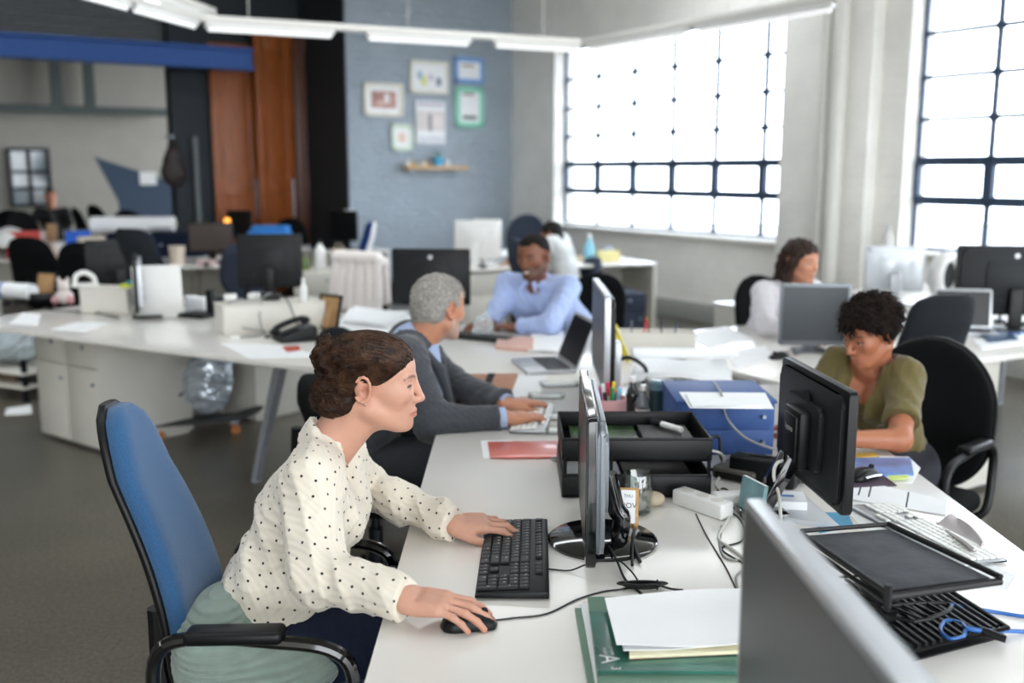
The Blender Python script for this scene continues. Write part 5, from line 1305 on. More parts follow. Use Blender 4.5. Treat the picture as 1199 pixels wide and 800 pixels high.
# ------------------------------------------------------------------ the woman in the dotted blouse
def woman_dots():
    la = V3(0, 1, 0); fw = V3(.9, 0, -.35)
    J = dict(pelvis=V3(-.56, 2.22, .57), waist=V3(-.53, 2.22, .69), chest=V3(-.46, 2.22, .855), neck=V3(-.418, 2.22, 1.005), lat=la, fw=fw, sh=.175, scale=.98)
    base = V3(-.55, 2.22, 0)
    S = Sdf()
    Mh = yawpitch(R(5), R(-5), R(0)); hf = Fr(S, atY(433, 449, 2.22), Mh, .985)
    torso(S, J, -.022, bust=.8)
    S.cap(J['neck'] + V3(-.015, 0, -.04), hf.P((-.022, 0, -.045)), .056, .052, .03)
    S.cap(J['neck'] + V3(.02, .0, -.02), hf.P((.01, 0, -.06)), .036, .036, .02)
    for s in (1, -1): S.cap(hf.P((-.03, s * .05, -.04)), J['neck'] + V3(.035, s * .012, -.015), .013, .010, .02)
    head(hf)
    shR, elR, wrR = V3(-.43, 2.07, .925), V3(-.395, 1.935, .79), np.array(at(470, 699, .786))
    shL, elL, wrL = V3(-.42, 2.375, .92), V3(-.40, 2.50, .80), np.array(at(527, 612, .775))
    limb(S, [shR, elR, wrR], [.042, .032, .022]); limb(S, [shL, elL, wrL], [.042, .032, .022])
    tipR = np.array(at(571, 715, .770)); hR = Fr(S, wrR, frame(tipR - wrR, (0, -.10, 1)), 1.0, 1)
    tR = hand(hR, fc=[(.12, .30, .25), (.10, .35, .25), (.14, .34, .25), (.2, .32, .2)], spread=.09, thumb=(.0, -.008, 0))
    tipL = np.array(at(596, 615, .765)); hL = Fr(S, wrL, frame(tipL - wrL, (0.0, -.15, 1)), .98, -1)
    tL = hand(hL, fc=[(.05, .55, .4), (.0, .6, .45), (.05, .62, .45), (.12, .6, .4)], spread=.12, thumb=(-.008, -.004, -.004))
    # legs (under the trousers) so that the body is whole
    kn = [V3(-.14, 2.22 + s * .10, .56) for s in (1, -1)]; an = [V3(-.10, 2.22 + s * .11, .10) for s in (1, -1)]
    for s, k_, a_ in zip((1, -1), kn, an): limb(S, [J['pelvis'] + la * s * .09 + V3(0, 0, -.02), k_, a_], [.075, .05, .034])
    p, q = S.mesh(.0024); p = relax(p, q, 1, .35)
    col = np.tile(SK_W, (len(p), 1))
    head_colours(hf, p, SK_W, col, lin('#b5655c'), lin('#4a3023'), iris=lin('#5a4a3a'))
    hand_colours(hR, p, SK_W, col, tR); hand_colours(hL, p, SK_W, col, tL)
    body = np_mesh('person', p, q, M['skin'], None, base, col)
    tag(body, 'woman with a brown bun in a cream dotted blouse typing at the near desk', 'person')
    # blouse
    B = Sdf(); torso(B, J, .004, bust=.95, k=.05)
    B.cap(J['waist'] + fw * .03 + la * .05, J['waist'] + fw * .03 - la * .05 , .10, .10, .05)
    B.ell(J['pelvis'] + V3(.0, 0, .05), (.135, .165, .12), .04)
    for (sh, el, wr, bulge) in ((shR, elR, wrR, V3(-.34, 1.915, .775)), (shL, elL, wrL, (elL + wrL) / 2 + V3(-.03, 0, 0))):
        d = (wr - el) / np.linalg.norm(wr - el)
        limb(B, [sh, el, wr - d * .02, wr + d * .02], [.062, .056, .041, .036], 0, .035)
        B.ell(el * .55 + wr * .45, (.06, .049, .049), .03, rot=frame(d, (0, 0, 1)))
        B.cap(wr - d * .022, wr + d * .05, .037, .035, .006)
        for j in (.015,): B.cap(sh * .6 + el * .4 + V3(-.01, 0, -.02), el + V3(.01, 0, 0), .054, .05, .03)
        c = wr + d * .012; B.cut(c, d, c - .07, c + .07, .003)
    B.ell((-.424, 2.22, 1.0), (.062, .062, .060), .02)
    nk = J['neck']
    B.cap(nk + V3(.05, 0, .04), nk + V3(.088, 0, -.16), .050, .036, .010, 's'); B.cap(nk + V3(.092, 0, -.12), nk + V3(.085, 0, -.29), .030, .014, .008, 's')
    B.cap(nk + V3(.0, 0, .035), nk + V3(.03, 0, .13), .047, .060, .008, 's')
    f1, f2 = folds(3, .0075, 34), folds(8, .0030, 75)
    B.disp = lambda P: f1(P) + f2(P)
    B.cut(V3(-.60, 2.22, .555), V3(.15, 0, -1), k=.004)
    p, q = B.mesh(.0026); p = relax(p, q, 2, .4)
    # evenly scattered dots
    rng = np.random.RandomState(5); order = rng.permutation(len(p)); cell = {}; cs = .0265; dots = []
    for i in order:
        x = p[i]; kx = tuple((x / cs).astype(int)); ok = True
        for dx in (-1, 0, 1):
            for dy in (-1, 0, 1):
                for dz in (-1, 0, 1):
                    for d in cell.get((kx[0] + dx, kx[1] + dy, kx[2] + dz), ()):
                        if ((d - x) ** 2).sum() < cs * cs: ok = False; break
                    if not ok: break
                if not ok: break
            if not ok: break
        if ok: cell.setdefault(kx, []).append(x); dots.append(x)
    dd = np.full(len(p), .02); D = np.array(dots)
    for i in range(0, len(p), 4000):
        dd[i:i + 4000] = np.sqrt(((p[i:i + 4000, None, :] - D[None]) ** 2).sum(-1)).min(1) if len(D) < 4000 else .02
    m = bpy.data.materials.new('dotted_blouse'); m.use_nodes = True; nt = m.node_tree; b = nt.nodes['Principled BSDF']
    a = nt.nodes.new('ShaderNodeAttribute'); a.attribute_name = 'dot'; r = nt.nodes.new('ShaderNodeValToRGB'); r.color_ramp.interpolation = 'LINEAR'
    r.color_ramp.elements[0].position = .135; r.color_ramp.elements[0].color = (*lin('#16161a'), 1); r.color_ramp.elements[1].position = .18; r.color_ramp.elements[1].color = (*lin('#ddd5c6'), 1)
    ml = nt.nodes.new('ShaderNodeMath'); ml.operation = 'MULTIPLY'; ml.inputs[1].default_value = 50; nt.links.new(a.outputs['Fac'], ml.inputs[0]); nt.links.new(ml.outputs[0], r.inputs[0]); nt.links.new(r.outputs[0], b.inputs['Base Color'])
    b.inputs['Roughness'].default_value = .75; b.inputs['Sheen Weight'].default_value = .2; b.inputs['Specular IOR Level'].default_value = .25
    np_mesh('blouse', p, q, m, body, base, None, {'dot': dd})
    # trousers
    T = Sdf()
    for s, k_, a_ in zip((1, -1), kn, an):
        T.cap(J['pelvis'] + la * s * .085, J['waist'] + la * s * .06 - V3(0, 0, .05), .112, .10, .04)
        limb(T, [J['pelvis'] + la * s * .092 + V3(0, 0, -.015), k_, a_ + V3(0, 0, .02)], [.105, .078, .055], 0, .03)
    T.disp = folds(12, .006, 36); T.cut((0, 0, .11), (0, 0, -1)); T.cut(V3(-.57, 2.22, .67), V3(0, 0, 1), k=.004)
    p, q = T.mesh(.005); np_mesh('trousers', relax(p, q, 1), q, mat('navy_trousers', '#141b2e', .85, var=.15, scale=120, bump=.15, bscale=500, spec=.2), body, base)
    shoes(body, an, [V3(1, .1, 0), V3(1, -.1, 0)], M['black_plastic'])
    # hair: smooth crown, rolled bun and a knob, with combed strands
    Hs = Sdf(); h = Fr(Hs, hf.o, Mh, .985)
    h.ell((-.010, 0, .038), (.103, .081, .084), .012); h.ell((.03, 0, .052), (.068, .069, .052), .03)
    h.cut((.018, 0, .008), (.61, 0, -.79), .006)
    h.cap((.004, .2, -.012), (.004, -.2, -.012), .024, .024, .012, 's')
    h.ell((-.072, 0, .0), (.052, .066, .07), .02)
    h.ell((-.083, 0, -.043), (.048, .062, .042), .02)
    for s in (1, -1): h.ell((-.055, s * .045, -.030), (.035, .026, .038), .02)
    h.ell((-.100, 0, .056), (.032, .040, .034), .008); h.cap((-.105, -.03, .045), (-.12, .03, .05), .018, .02, .008)
    nz = np.random.RandomState(2).normal(size=(4, 3)) * 130
    def dis(P):
        ql = h.inv(P); r1 = np.sin(ql @ np.array([40, 260, 120.]) + 3 * np.sin(ql[:, 0] * 60)) * .0005 + np.sin(ql @ np.array([-90, 190, 300.]) + 2 * np.sin(ql[:, 2] * 80)) * .0006
        bun = sm(-ql[:, 0], .055, .085); return r1 + bun * (.0028 * np.sin(ql @ np.array([60, 70, 150.]) + 4 * np.sin(ql[:, 1] * 70)) + .002 * np.sin(P @ nz[0]))
    Hs.disp = dis
    p, q = Hs.mesh(.0024)
    HM = hair_mat('brown_hair', '#1c120d', '#33211a', .55, 150, (1, 1, 1), .2)
    ho = np_mesh('hair', relax(p, q, 1, .3), q, HM, body, base)
    rnd = random.Random(9); STR = []
    def surf(v, cx, rx, lift=0):     # push a direction out to the crown ellipsoid
        v = np.array(v, float); e = v / np.linalg.norm(v / np.array(rx)); return np.array(cx) + e * (1 + lift)
    cx, rx = (-.010, 0, .038), (.1045, .0825, .0855)
    for i in range(1000):
        s = rnd.choice((1, -1)); u = rnd.random()                    # hairline from forehead to temple
        st = np.array([.098 - .070 * u ** 1.3, s * (.003 + .076 * u ** .8), .080 - .068 * u]) - np.array(cx); st[0] -= .012 * rnd.random() + .004
        en = np.array([-.09, s * rnd.uniform(0, .03), .075 - .09 * u + rnd.uniform(-.015, .015)]) - np.array(cx)
        pts = []
        for k in range(9):
            t = k / 8; d = st / np.linalg.norm(st) * (1 - t) + en / np.linalg.norm(en) * t; d[2] += .35 * math.sin(PI * t) * (1 - u) * .6; w = surf(d, cx, rx, .012 + .016 * rnd.random() * math.sin(PI * t)); pts.append(h.P(w) - base)
        STR.append((pts, .0009, .0016 * rnd.random()))
    for i in range(420):                                             # strands over the rolled bun
        c, rr = ((-.083, 0, -.035), (.050, .064, .046)) if i % 3 else ((-.098, 0, .062), (.036, .042, .038))
        n0 = np.array([rnd.gauss(0, .35), rnd.gauss(0, 1), rnd.gauss(0, .5)]); n0 /= np.linalg.norm(n0); a0 = np.cross(n0, [.3, .2, 1]); a0 /= np.linalg.norm(a0); b0 = np.cross(n0, a0); ph = rnd.uniform(0, 6.28); pts = []
        for k in range(9):
            t = ph + k / 8 * rnd.uniform(2.2, 2.6); d = a0 * math.cos(t) + b0 * math.sin(t) + n0 * .35; d /= np.linalg.norm(d); pts.append(h.P(np.array(c) + d * np.array(rr) * (1.03 + .07 * rnd.random())) - base)
        STR.append((pts, .0009, .0022 * rnd.random()))
    for i in range(70):                                              # loose ends of the knob catching light
        o0 = np.array([-.098 + rnd.gauss(0, .015), rnd.gauss(0, .018), .095]); d = np.array([rnd.gauss(-.2, .5), rnd.gauss(0, .5), 1.0]); d /= np.linalg.norm(d); L = rnd.uniform(.012, .03)
        STR.append(([h.P(o0 + d * L * t + np.array([0, 0, -.4 * L * t * t])) - base for t in (0, .5, 1)], .0006, None))
    strands_out('hair_strands', Hs, STR, base, hair_mat('brown_strands', '#1d130e', '#4c3425', .38, 45), ho)
    mb = MB(); mb.ball(Vector(hf.P((-.003, -.079, -.031)) - base), .0022, 10); mb.build('ear_stud', M['chrome'], body)
    return body
W1 = woman_dots()

# ------------------------------------------------------------------ the other people
def build(name_label, J, headM, head_o, hs, skin, arms, legs, top, h=.003, male=False, smile=0.0, hair=None, lips='#9c5a50', brow='#2a1d15', beard=None, bust=0.0, belly=0.0, trousers=('#23262c', .005), neck_r=.056, extra=None, fw_head=None, seed=1, handspec=None, teeth=0.0):
    la, fw = J['lat'], J['fw']; base = V3(J['pelvis'][0], J['pelvis'][1], 0)
    S = Sdf(); hf = Fr(S, head_o, headM, hs)
    torso(S, J, -.02, male=male, bust=bust * .9, belly=0)
    S.cap(J['neck'] + V3(0, 0, -.04), hf.P((-.020, 0, -.045)), neck_r, neck_r - .003, .03)
    S.cap(J['neck'] + fw * .03 + V3(0, 0, -.02), hf.P((.01, 0, -.065)), .036, .034, .02)
    head(hf, male, smile, 1.12 if male else 1.0, 1.03 if male else 1.0)
    tips = []; hfs = []
    for (sh, el, wr, tip, my, up, curl) in arms:
        limb(S, [sh, el, wr], [.046 + .006 * male, .036 + .005 * male, .0245 + .003 * male])
        f = Fr(S, wr, frame(np.array(tip) - np.array(wr), up), 1.06 if male else .98, my); tips.append(hand(f, curl=curl)); hfs.append(f)
    for s, (k_, a_) in zip((1, -1), legs): limb(S, [J['pelvis'] + la * s * .09 + V3(0, 0, -.02), k_, a_], [.075, .05, .034])
    p, q = S.mesh(h); p = relax(p, q, 1, .35)
    col = np.tile(skin, (len(p), 1)); head_colours(hf, p, skin, col, lin(lips), lin(brow), beard=beard, teeth=teeth, brow_w=1.3 if male else 1.0)
    for f, t in zip(hfs, tips): hand_colours(f, p, skin, col, t)
    body = np_mesh('person', p, q, M['skin'], None, base, col); tag(body, name_label, 'person')
    # top garment
    nm, mt, g, sl, cutneck = top
    B = Sdf(); torso(B, J, g, male=male, bust=bust, belly=belly, k=.05); B.ell(J['pelvis'] + V3(0, 0, .05), (.14 + g, .16 + g, .12), .04)
    for (sh, el, wr, tip, my, up, curl) in arms:
        d = (wr - el) / np.linalg.norm(wr - el)
        if sl == 'long':
            limb(B, [sh, el, wr - d * .02, wr + d * .02], [.062 + g, .052 + g * .8, .040 + g * .3, .037 + g * .3], 0, .03); c = wr - d * (.012 if nm == 'jacket' else 0)
            B.cut(c, d, c - .075, c + .075, .003)
        else:
            e2 = sh + (el - sh) * .72; d2 = (el - sh) / np.linalg.norm(el - sh); limb(B, [sh, e2, e2 + d2 * .05], [.055 + g, .050 + g, .050], 0, .03); B.cut(e2, d2, e2 - .09, e2 + .09, .003)
    nk = J['neck']; ax = (hf.P((0, 0, -.06)) - nk); ax = ax / np.linalg.norm(ax)
    B.ell(nk + V3(0, 0, -.005), (.075 + g * .5, .075 + g * .5, .045), .03)
    if cutneck == 'v': B.cap(nk + fw * .05 + V3(0, 0, .05), nk + fw * .095 + V3(0, 0, -.15), .074, .038, .008, 's'); B.cap(nk - ax * .0, nk + ax * .1, .064, .085, .008, 's')
    elif cutneck == 'jacket': B.cap(nk + fw * .06 + V3(0, 0, .04), nk + fw * .13 + V3(0, 0, -.24), .036, .012, .008, 's'); B.cap(nk + ax * .03, nk + ax * .12, .062, .08, .008, 's')
    else: B.cap(nk + ax * .02, nk + ax * .12, .060, .075, .008, 's')
    f1, f2 = folds(seed, .007, 32), folds(seed + 40, .003, 70); B.disp = lambda P: f1(P) + f2(P)
    B.cut(J['pelvis'] + V3(0, 0, -.03), (0, 0, -1), k=.004)
    hb = max(h * 1.3, .0038); p, q = B.mesh(hb); garment = np_mesh(nm, relax(p, q, 2, .4), q, mt, body, base)
    T = Sdf()
    for s, (k_, a_) in zip((1, -1), legs):
        T.cap(J['pelvis'] + la * s * .085, J['waist'] + la * s * .06 - V3(0, 0, .05), .112, .10, .04); limb(T, [J['pelvis'] + la * s * .092 + V3(0, 0, -.015), k_, a_ + V3(0, 0, .02)], [.105, .078, .056], 0, .03)
    T.cut((0, 0, .11), (0, 0, -1)); T.cut(J['pelvis'] + V3(0, 0, .09), (0, 0, 1), k=.004)
    p, q = T.mesh(.007); np_mesh('trousers', relax(p, q, 1), q, mat('trousers_cloth', trousers[0], .85, var=.12, scale=90), body, base)
    fh = V3(fw[0], fw[1], 0); shoes(body, [a for _, a in legs], [fh, fh], M['black_plastic'])
    if hair:
        Hs = Sdf(); hh = Fr(Hs, hf.o, headM, hs); hm, hcol, hres = hair(hh, Hs)
        p, q = Hs.mesh(hres); ho = np_mesh('hair', relax(p, q, 1, .3), q, hm, body, base)
        if hcol:
            rnd = random.Random(seed); ctr = hh.P((-.01, 0, .03)); bk = hf.M[:, 0]; st = []
            for i in np.random.RandomState(seed).randint(0, len(p), hcol[0]):
                o = p[i] - ctr; o /= np.linalg.norm(o); fl = -bk * rnd.uniform(.3, 1.0) + V3(rnd.gauss(0, .45), rnd.gauss(0, .45), -.5 + rnd.gauss(0, .35)); fl -= o * (fl @ o); fl /= np.linalg.norm(fl); L = hcol[1] * rnd.uniform(.7, 1.3)
                st.append(([p[i] - base, p[i] + fl * L * .5 + o * hcol[2] * .5 - base, p[i] + fl * L + o * hcol[2] - base], hcol[3], None))
            strands_out('hair_strands', Hs, st, base, hcol[4], ho)
    if extra: extra(body, base, hf, J, arms)
    return body
def legs_for(J, kdist=.42, kz=.56):
    la, fw = J['lat'], np.array([J['fw'][0], J['fw'][1], 0]); fw = fw / np.linalg.norm(fw); out = []
    for s in (1, -1): k_ = J['pelvis'] * [1, 1, 0] + fw * kdist + la * s * .11 + V3(0, 0, kz); out.append((k_, k_ * [1, 1, 0] + fw * .02 + V3(0, 0, .10)))
    return out
def sph(J, s, dz=-.06): return J['neck'] + (J['chest'] - J['neck']) * .30 + J['lat'] * s * (J['sh'] - .01) + V3(0, 0, 0)

# grey-haired man in the charcoal suit
def man_grey():
    fw = V3(.93, .05, -.36); la = V3(-.05, .9987, 0)
    J = dict(pelvis=V3(-.62, 3.62, .57), waist=V3(-.56, 3.61, .70), chest=V3(-.44, 3.60, .865), neck=V3(-.36, 3.60, 1.005), lat=la, fw=fw, sh=.205, scale=1.03)
    Hm = yawpitch(R(52), R(-8), R(0)); ho = np.array(atY(512, 362, 3.62))
    wr = np.array(at(590, 489, .768)); tr_ = np.array(at(643, 486, .756)); wl = np.array(at(594, 473, .768)); tl = np.array(at(642, 470, .756))
    arms = [(sph(J, -1), np.array(atY(508, 497, 3.33)), wr, tr_, 1, (0, 0, 1), (.12, .5, .35)), (sph(J, 1), V3(-.25, 3.84, .79), wl, tl, -1, (0, 0, 1), (.12, .5, .35))]
    gh = hair_mat('silver_hair', '#77736e', '#b9b4ac', .6, 260, (1, 1, 2.5), bump=.6)
    def hair(h, Hs):
        h.ell((-.008, 0, .040), (.102, .079, .086), .012); h.ell((.03, 0, .05), (.066, .066, .05), .03); h.ell((-.045, 0, -.01), (.058, .066, .062), .02)
        h.cut((.035, 0, .012), (.62, 0, -.78), .006); h.cut((-.03, 0, -.052), (-.15, 0, -1), .006)
        for s in (1, -1): h.cap((.002, s * .05, -.008), (.002, s * .12, -.008), .027, .03, .01, 's'); h.cap((.06, s * .06, .05), (.06, s * .1, .03), .02, .02, .02, 's')
        Hs.disp = lambda P: .0010 * np.sin(P @ np.array([310, 220, 260.]) + 2 * np.sin(P @ np.array([60, 90, 70.]))) + .0008 * np.sin(P @ np.array([-460, 330, 510.])); return gh, (2600, .016, .004, .0009, hair_mat('grey_strands', '#8d8983', '#d6d2ca', .5, 90)), .0034
    SUIT = mat('charcoal_suit', '#43464c', .85, var=.1, scale=160, bump=.2, bscale=700, spec=.25, sheen=.2)
    SHIRT = mat('pale_blue_shirt', '#aebfe0', .7, var=.05, scale=60)
    def extra(body, base, hf, J, arms):
        S = Sdf(); nk = J['neck']; ax = hf.P((0, 0, -.06)) - nk; ax /= np.linalg.norm(ax)
        S.cap(nk + ax * -.02, nk + ax * .05, .064, .060, .01); S.cap(nk + fw * .05 + V3(0, 0, -.02), nk + fw * .085 + V3(0, 0, -.2), .045, .04, .02); S.cap(nk - ax * .0, nk + ax * .12, .058, .064, .004, 's'); S.cap(nk + fw * .06 + V3(0, 0, .06), nk + fw * .075 + V3(0, 0, .0), .03, .012, .006, 's')
        p, q = S.mesh(.0035); np_mesh('shirt', relax(p, q, 1), q, SHIRT, body, base)
        for (sh, el, wr, tip, my, up, c) in arms:
            d = (wr - el) / np.linalg.norm(wr - el); mb = MB(); mb.lathe([(.030, -.04), (.0365, -.03), (.037, .008), (.033, .009), (.030, -.03)], seg=28, rot=Vector((0, 0, 1)).rotation_difference(Vector(d)).to_euler()); mb.build('shirt_cuff', SHIRT, body, loc=wr - base)
        S = Sdf(); S.cap(nk + fw * .078 + V3(0, 0, -.03), nk + fw * .125 + V3(0, 0, -.22), .018, .03, .01); p, q = S.mesh(.004); np_mesh('tie', p, q, mat('slate_tie', '#3c4a66', .6, var=.2, scale=120), body, base)
        S = Sdf()
        for s in (1, -1):
            a0 = nk - fw * .045 + la * s * .03 + V3(0, 0, .008); a1 = nk + la * s * .064 + V3(0, 0, .012); a2 = nk + fw * .10 + la * s * .070 + V3(0, 0, -.065); a3 = nk + fw * .155 + la * s * .03 + V3(0, 0, -.22)
            for a, b, r0, r1 in ((a0, a1, .012, .013), (a1, a2, .013, .018), (a2, a3, .020, .008)): S.cap(a, b, r0, r1, .012)
        S.cap(nk - fw * .045 + la * .03 + V3(0, 0, .008), nk - fw * .045 - la * .03 + V3(0, 0, .008), .012, .012, .012)
        p, q = S.mesh(.0035); np_mesh('lapel', relax(p, q, 1), q, SUIT, body, base)
    return build('grey-haired man in a charcoal suit typing on a white keyboard', J, Hm, ho, 1.02, SK_O, arms, legs_for(J, .40), ('jacket', SUIT, .016, 'long', 'jacket'), .0034, True, hair=hair, brow='#8a8580', beard=(lin('#b9a79c'), .55), neck_r=.060, extra=extra, belly=.9, seed=4, trousers=('#2a2d33', .005))
man_grey()

# smiling man in the light blue shirt
def man_blue():
    fw = V3(-.52, -.80, -.28); la = V3(.84, -.54, 0)
    J = dict(pelvis=V3(.37, 5.93, .57), waist=V3(.30, 5.83, .70), chest=V3(.175, 5.66, .87), neck=V3(.135, 5.60, 1.01), lat=la, fw=fw, sh=.215, scale=1.05)
    Hm = yawpitch(R(-122), R(-8), R(4)); ho = np.array(atY(626, 301, 5.52))
    wr = np.array(at(571, 377, .768)); tr_ = np.array(at(556, 381, .758)); wl = np.array(at(607, 382, .768)); tl = np.array(at(578, 381, .758))
    wr = wr + V3(.02, .0, .0)
    arms = [(sph(J, -1), np.array(atY(584, 362, 5.62)), wr, tr_ + V3(-.06, -.03, 0), 1, (0, 0, 1), (.15, .5, .35)), (sph(J, 1), np.array(atY(645, 379, 5.30)), wl, tl, -1, (0, 0, 1), (.15, .5, .35))]
    SH = mat('light_blue_shirt', '#a9bbe6', .7, var=.05, scale=50, sheen=.15)
    def hair(h, Hs):
        h.ell((-.008, 0, .042), (.102, .078, .084), .012); h.ell((.03, 0, .052), (.064, .064, .048), .03); h.ell((-.045, 0, .0), (.058, .066, .062), .02)
        h.cut((.045, 0, .054), (.40, 0, -.917), .005); h.cut((-.03, 0, -.045), (-.1, 0, -1), .006)
        for s in (1, -1): h.cap((.002, s * .05, -.01), (.002, s * .12, -.01), .028, .03, .01, 's'); h.cap((.075, s * .055, .065), (.055, s * .10, .04), .022, .022, .015, 's')
        return hair_mat('short_black_hair', '#0d0b0a', '#1d1917', .8, 300, bump=.5), None, .004
    def extra(body, base, hf, J, arms):
        S = Sdf(); nk = J['neck']
        for s in (1, -1):
            a0 = nk - fw * .05 + la * s * .02 + V3(0, 0, .045); a1 = nk + la * s * .062 + V3(0, 0, .03); a2 = nk + fw * .075 + la * s * .03 + V3(0, 0, .005); a3 = nk + fw * .10 + la * s * .055 + V3(0, 0, -.035)
            for a, b, r0, r1 in ((a0, a1, .014, .014), (a1, a2, .014, .010), (a2, a3, .012, .006)): S.cap(a, b, r0, r1, .01)
        p, q = S.mesh(.004); np_mesh('collar', p, q, SH, body, base)
    return build('smiling man with short dark hair in a light blue shirt, typing', J, Hm, ho, 1.04, SK_B, arms, legs_for(J, .42), ('shirt', SH, .004, 'long', 'round'), .0044, True, smile=1.0, hair=hair, lips='#6d3f35', brow='#120d0a', beard=(lin('#2a1c16'), .6), neck_r=.058, extra=extra, seed=6, teeth=1.0, trousers=('#1c1f26', .005))
man_blue()

# woman in the olive top
def woman_olive():
    fw = V3(-.70, -.62, -.34); la = V3(.66, -.75, 0)
    J = dict(pelvis=V3(1.35, 3.50, .57), waist=V3(1.30, 3.44, .70), chest=V3(1.235, 3.37, .85), neck=V3(1.235, 3.36, .985), lat=la, fw=fw, sh=.142, scale=.86)
    Hm = yawpitch(R(180 + 24), R(-20), R(0)); ho = np.array(atY(1021, 390, 3.32))
    elL = np.array(atY(1053, 515, 3.06)); wl = np.array(at(985, 514, .785)); tl = wl + V3(-.15, .03, -.02); elR = V3(1.02, 3.44, .79); wr = np.array(at(946, 500, .775)); tr_ = np.array(at(918, 497, .757)) + V3(-.04, -.02, 0)
    dn = V3(0, 0, -.022); arms = [(sph(J, 1) + dn, elL, wl, tl, -1, (0, 0, 1), (.2, .5, .3)), (sph(J, -1) + dn, elR, wr, tr_, 1, (0, 0, 1), (.2, .5, .3))]
    OL = mat('olive_jersey', '#5d5226', .8, var=.1, scale=40, sheen=.2)
    def hair(h, Hs):
        rnd = np.random.RandomState(4)
        h.ell((-.012, 0, .05), (.106, .086, .086), .02); h.ell((.04, 0, .075), (.062, .07, .045), .03)
        h.cut((.035, 0, .020), (.60, 0, -.80), .008); h.cut((-.03, 0, -.055), (-.1, 0, -1), .01)
        for s in (1, -1): h.cap((.01, s * .05, -.02), (.01, s * .12, -.02), .028, .03, .01, 's')
        for i in range(95):
            v = rnd.normal(size=3); v /= np.linalg.norm(v); c = np.array([-.010, 0, .048]) + v * np.array([.103, .088, .086])
            if .60 * (c[0] - .03) - .80 * (c[2] - .02) > -.004 or c[2] < -.045: continue
            h.ell(c, .015 + .010 * rnd.rand(), .014)
        for i in range(7): h.ell((-.095 + .02 * rnd.rand(), rnd.uniform(-.05, .05), -.03 + .05 * rnd.rand()), .026, .008)
        for i in range(5): y = -.03 + .015 * i; h.cap((.092, y, .075), (.112, y * 1.25, .045 - .01 * (i % 2)), .006, .003, .006)
        Hs.disp = lambda P: .003 * np.sin(P @ np.array([170, 90, 140.]) + 3 * np.sin(P @ np.array([70, 60, 90.]))) + .002 * np.sin(P @ np.array([-200, 260, 150.]))
        return hair_mat('dark_curly_hair', '#0d0908', '#1d1511', .75, 160, bump=1.0), (1500, .022, .007, .0008, hair_mat('dark_curls', '#0e0a08', '#3a2a22', .6, 60)), .0034
    return build('woman with short curly dark hair in an olive top, looking down', J, Hm, ho, .93, SK_BR, arms, legs_for(J, .36), ('olive_top', OL, .003, 'short', 'v'), .0034, hair=hair, lips='#9a5a50', brow='#1d1410', bust=.85, neck_r=.052, seed=9, trousers=('#22242c', .005))
woman_olive()

# woman in white by the window wall
def woman_white():
    fw = V3(.42, -.86, -.25); la = V3(.9, .43, 0)
    J = dict(pelvis=V3(1.52, 5.75, .57), waist=V3(1.52, 5.68, .70), chest=V3(1.515, 5.52, .86), neck=V3(1.53, 5.48, .99), lat=la, fw=fw, sh=.18, scale=.98)
    Hm = yawpitch(R(-55), R(-8)); ho = np.array(atY(936, 306, 5.44))
    arms = [(sph(J, 1), V3(1.78, 5.38, .80), V3(1.74, 5.16, .775), V3(1.72, 5.0, .757), -1, (0, 0, 1), (.2, .4, .3)), (sph(J, -1), V3(1.36, 5.28, .80), V3(1.5, 5.1, .775), V3(1.58, 4.96, .757), 1, (0, 0, 1), (.2, .4, .3))]
    WH = mat('white_blouse', '#d9d6da', .75, var=.05, scale=40)
    def hair(h, Hs):
        h.ell((-.012, 0, .042), (.104, .084, .088), .02); h.ell((.03, 0, .062), (.066, .068, .05), .03); h.cut((.03, 0, .008), (.62, 0, -.78), .01)
        for s in (1, -1):
            pts = [(.045, s * .066, .055), (.018, s * .084, .0), (.0, s * .088, -.07), (.012, s * .085, -.13), (.0, s * .075, -.19)]
            for a, b in zip(pts, pts[1:]): h.cap(a, b, .024, .026, .02)
        for y in (-.045, 0, .045): h.cap((-.075, y, 0), (-.075, y * 1.2, -.15), .038, .034, .03)
        Hs.disp = lambda P: .003 * np.sin(P[:, 2] * 70 + 4 * np.sin(P[:, 0] * 60)) + .002 * np.sin(P @ np.array([250, 160, 20.]))
        return hair_mat('long_dark_hair', '#1d1512', '#3c2a22', .42, 120, bump=.3), None, .0045
    return build('woman with long dark hair in a white top by the window wall', J, Hm, ho, .98, SK_O, arms, legs_for(J, .40), ('white_top', WH, .004, 'long', 'v'), .006, hair=hair, bust=.85, neck_r=.05, seed=11)
woman_white()

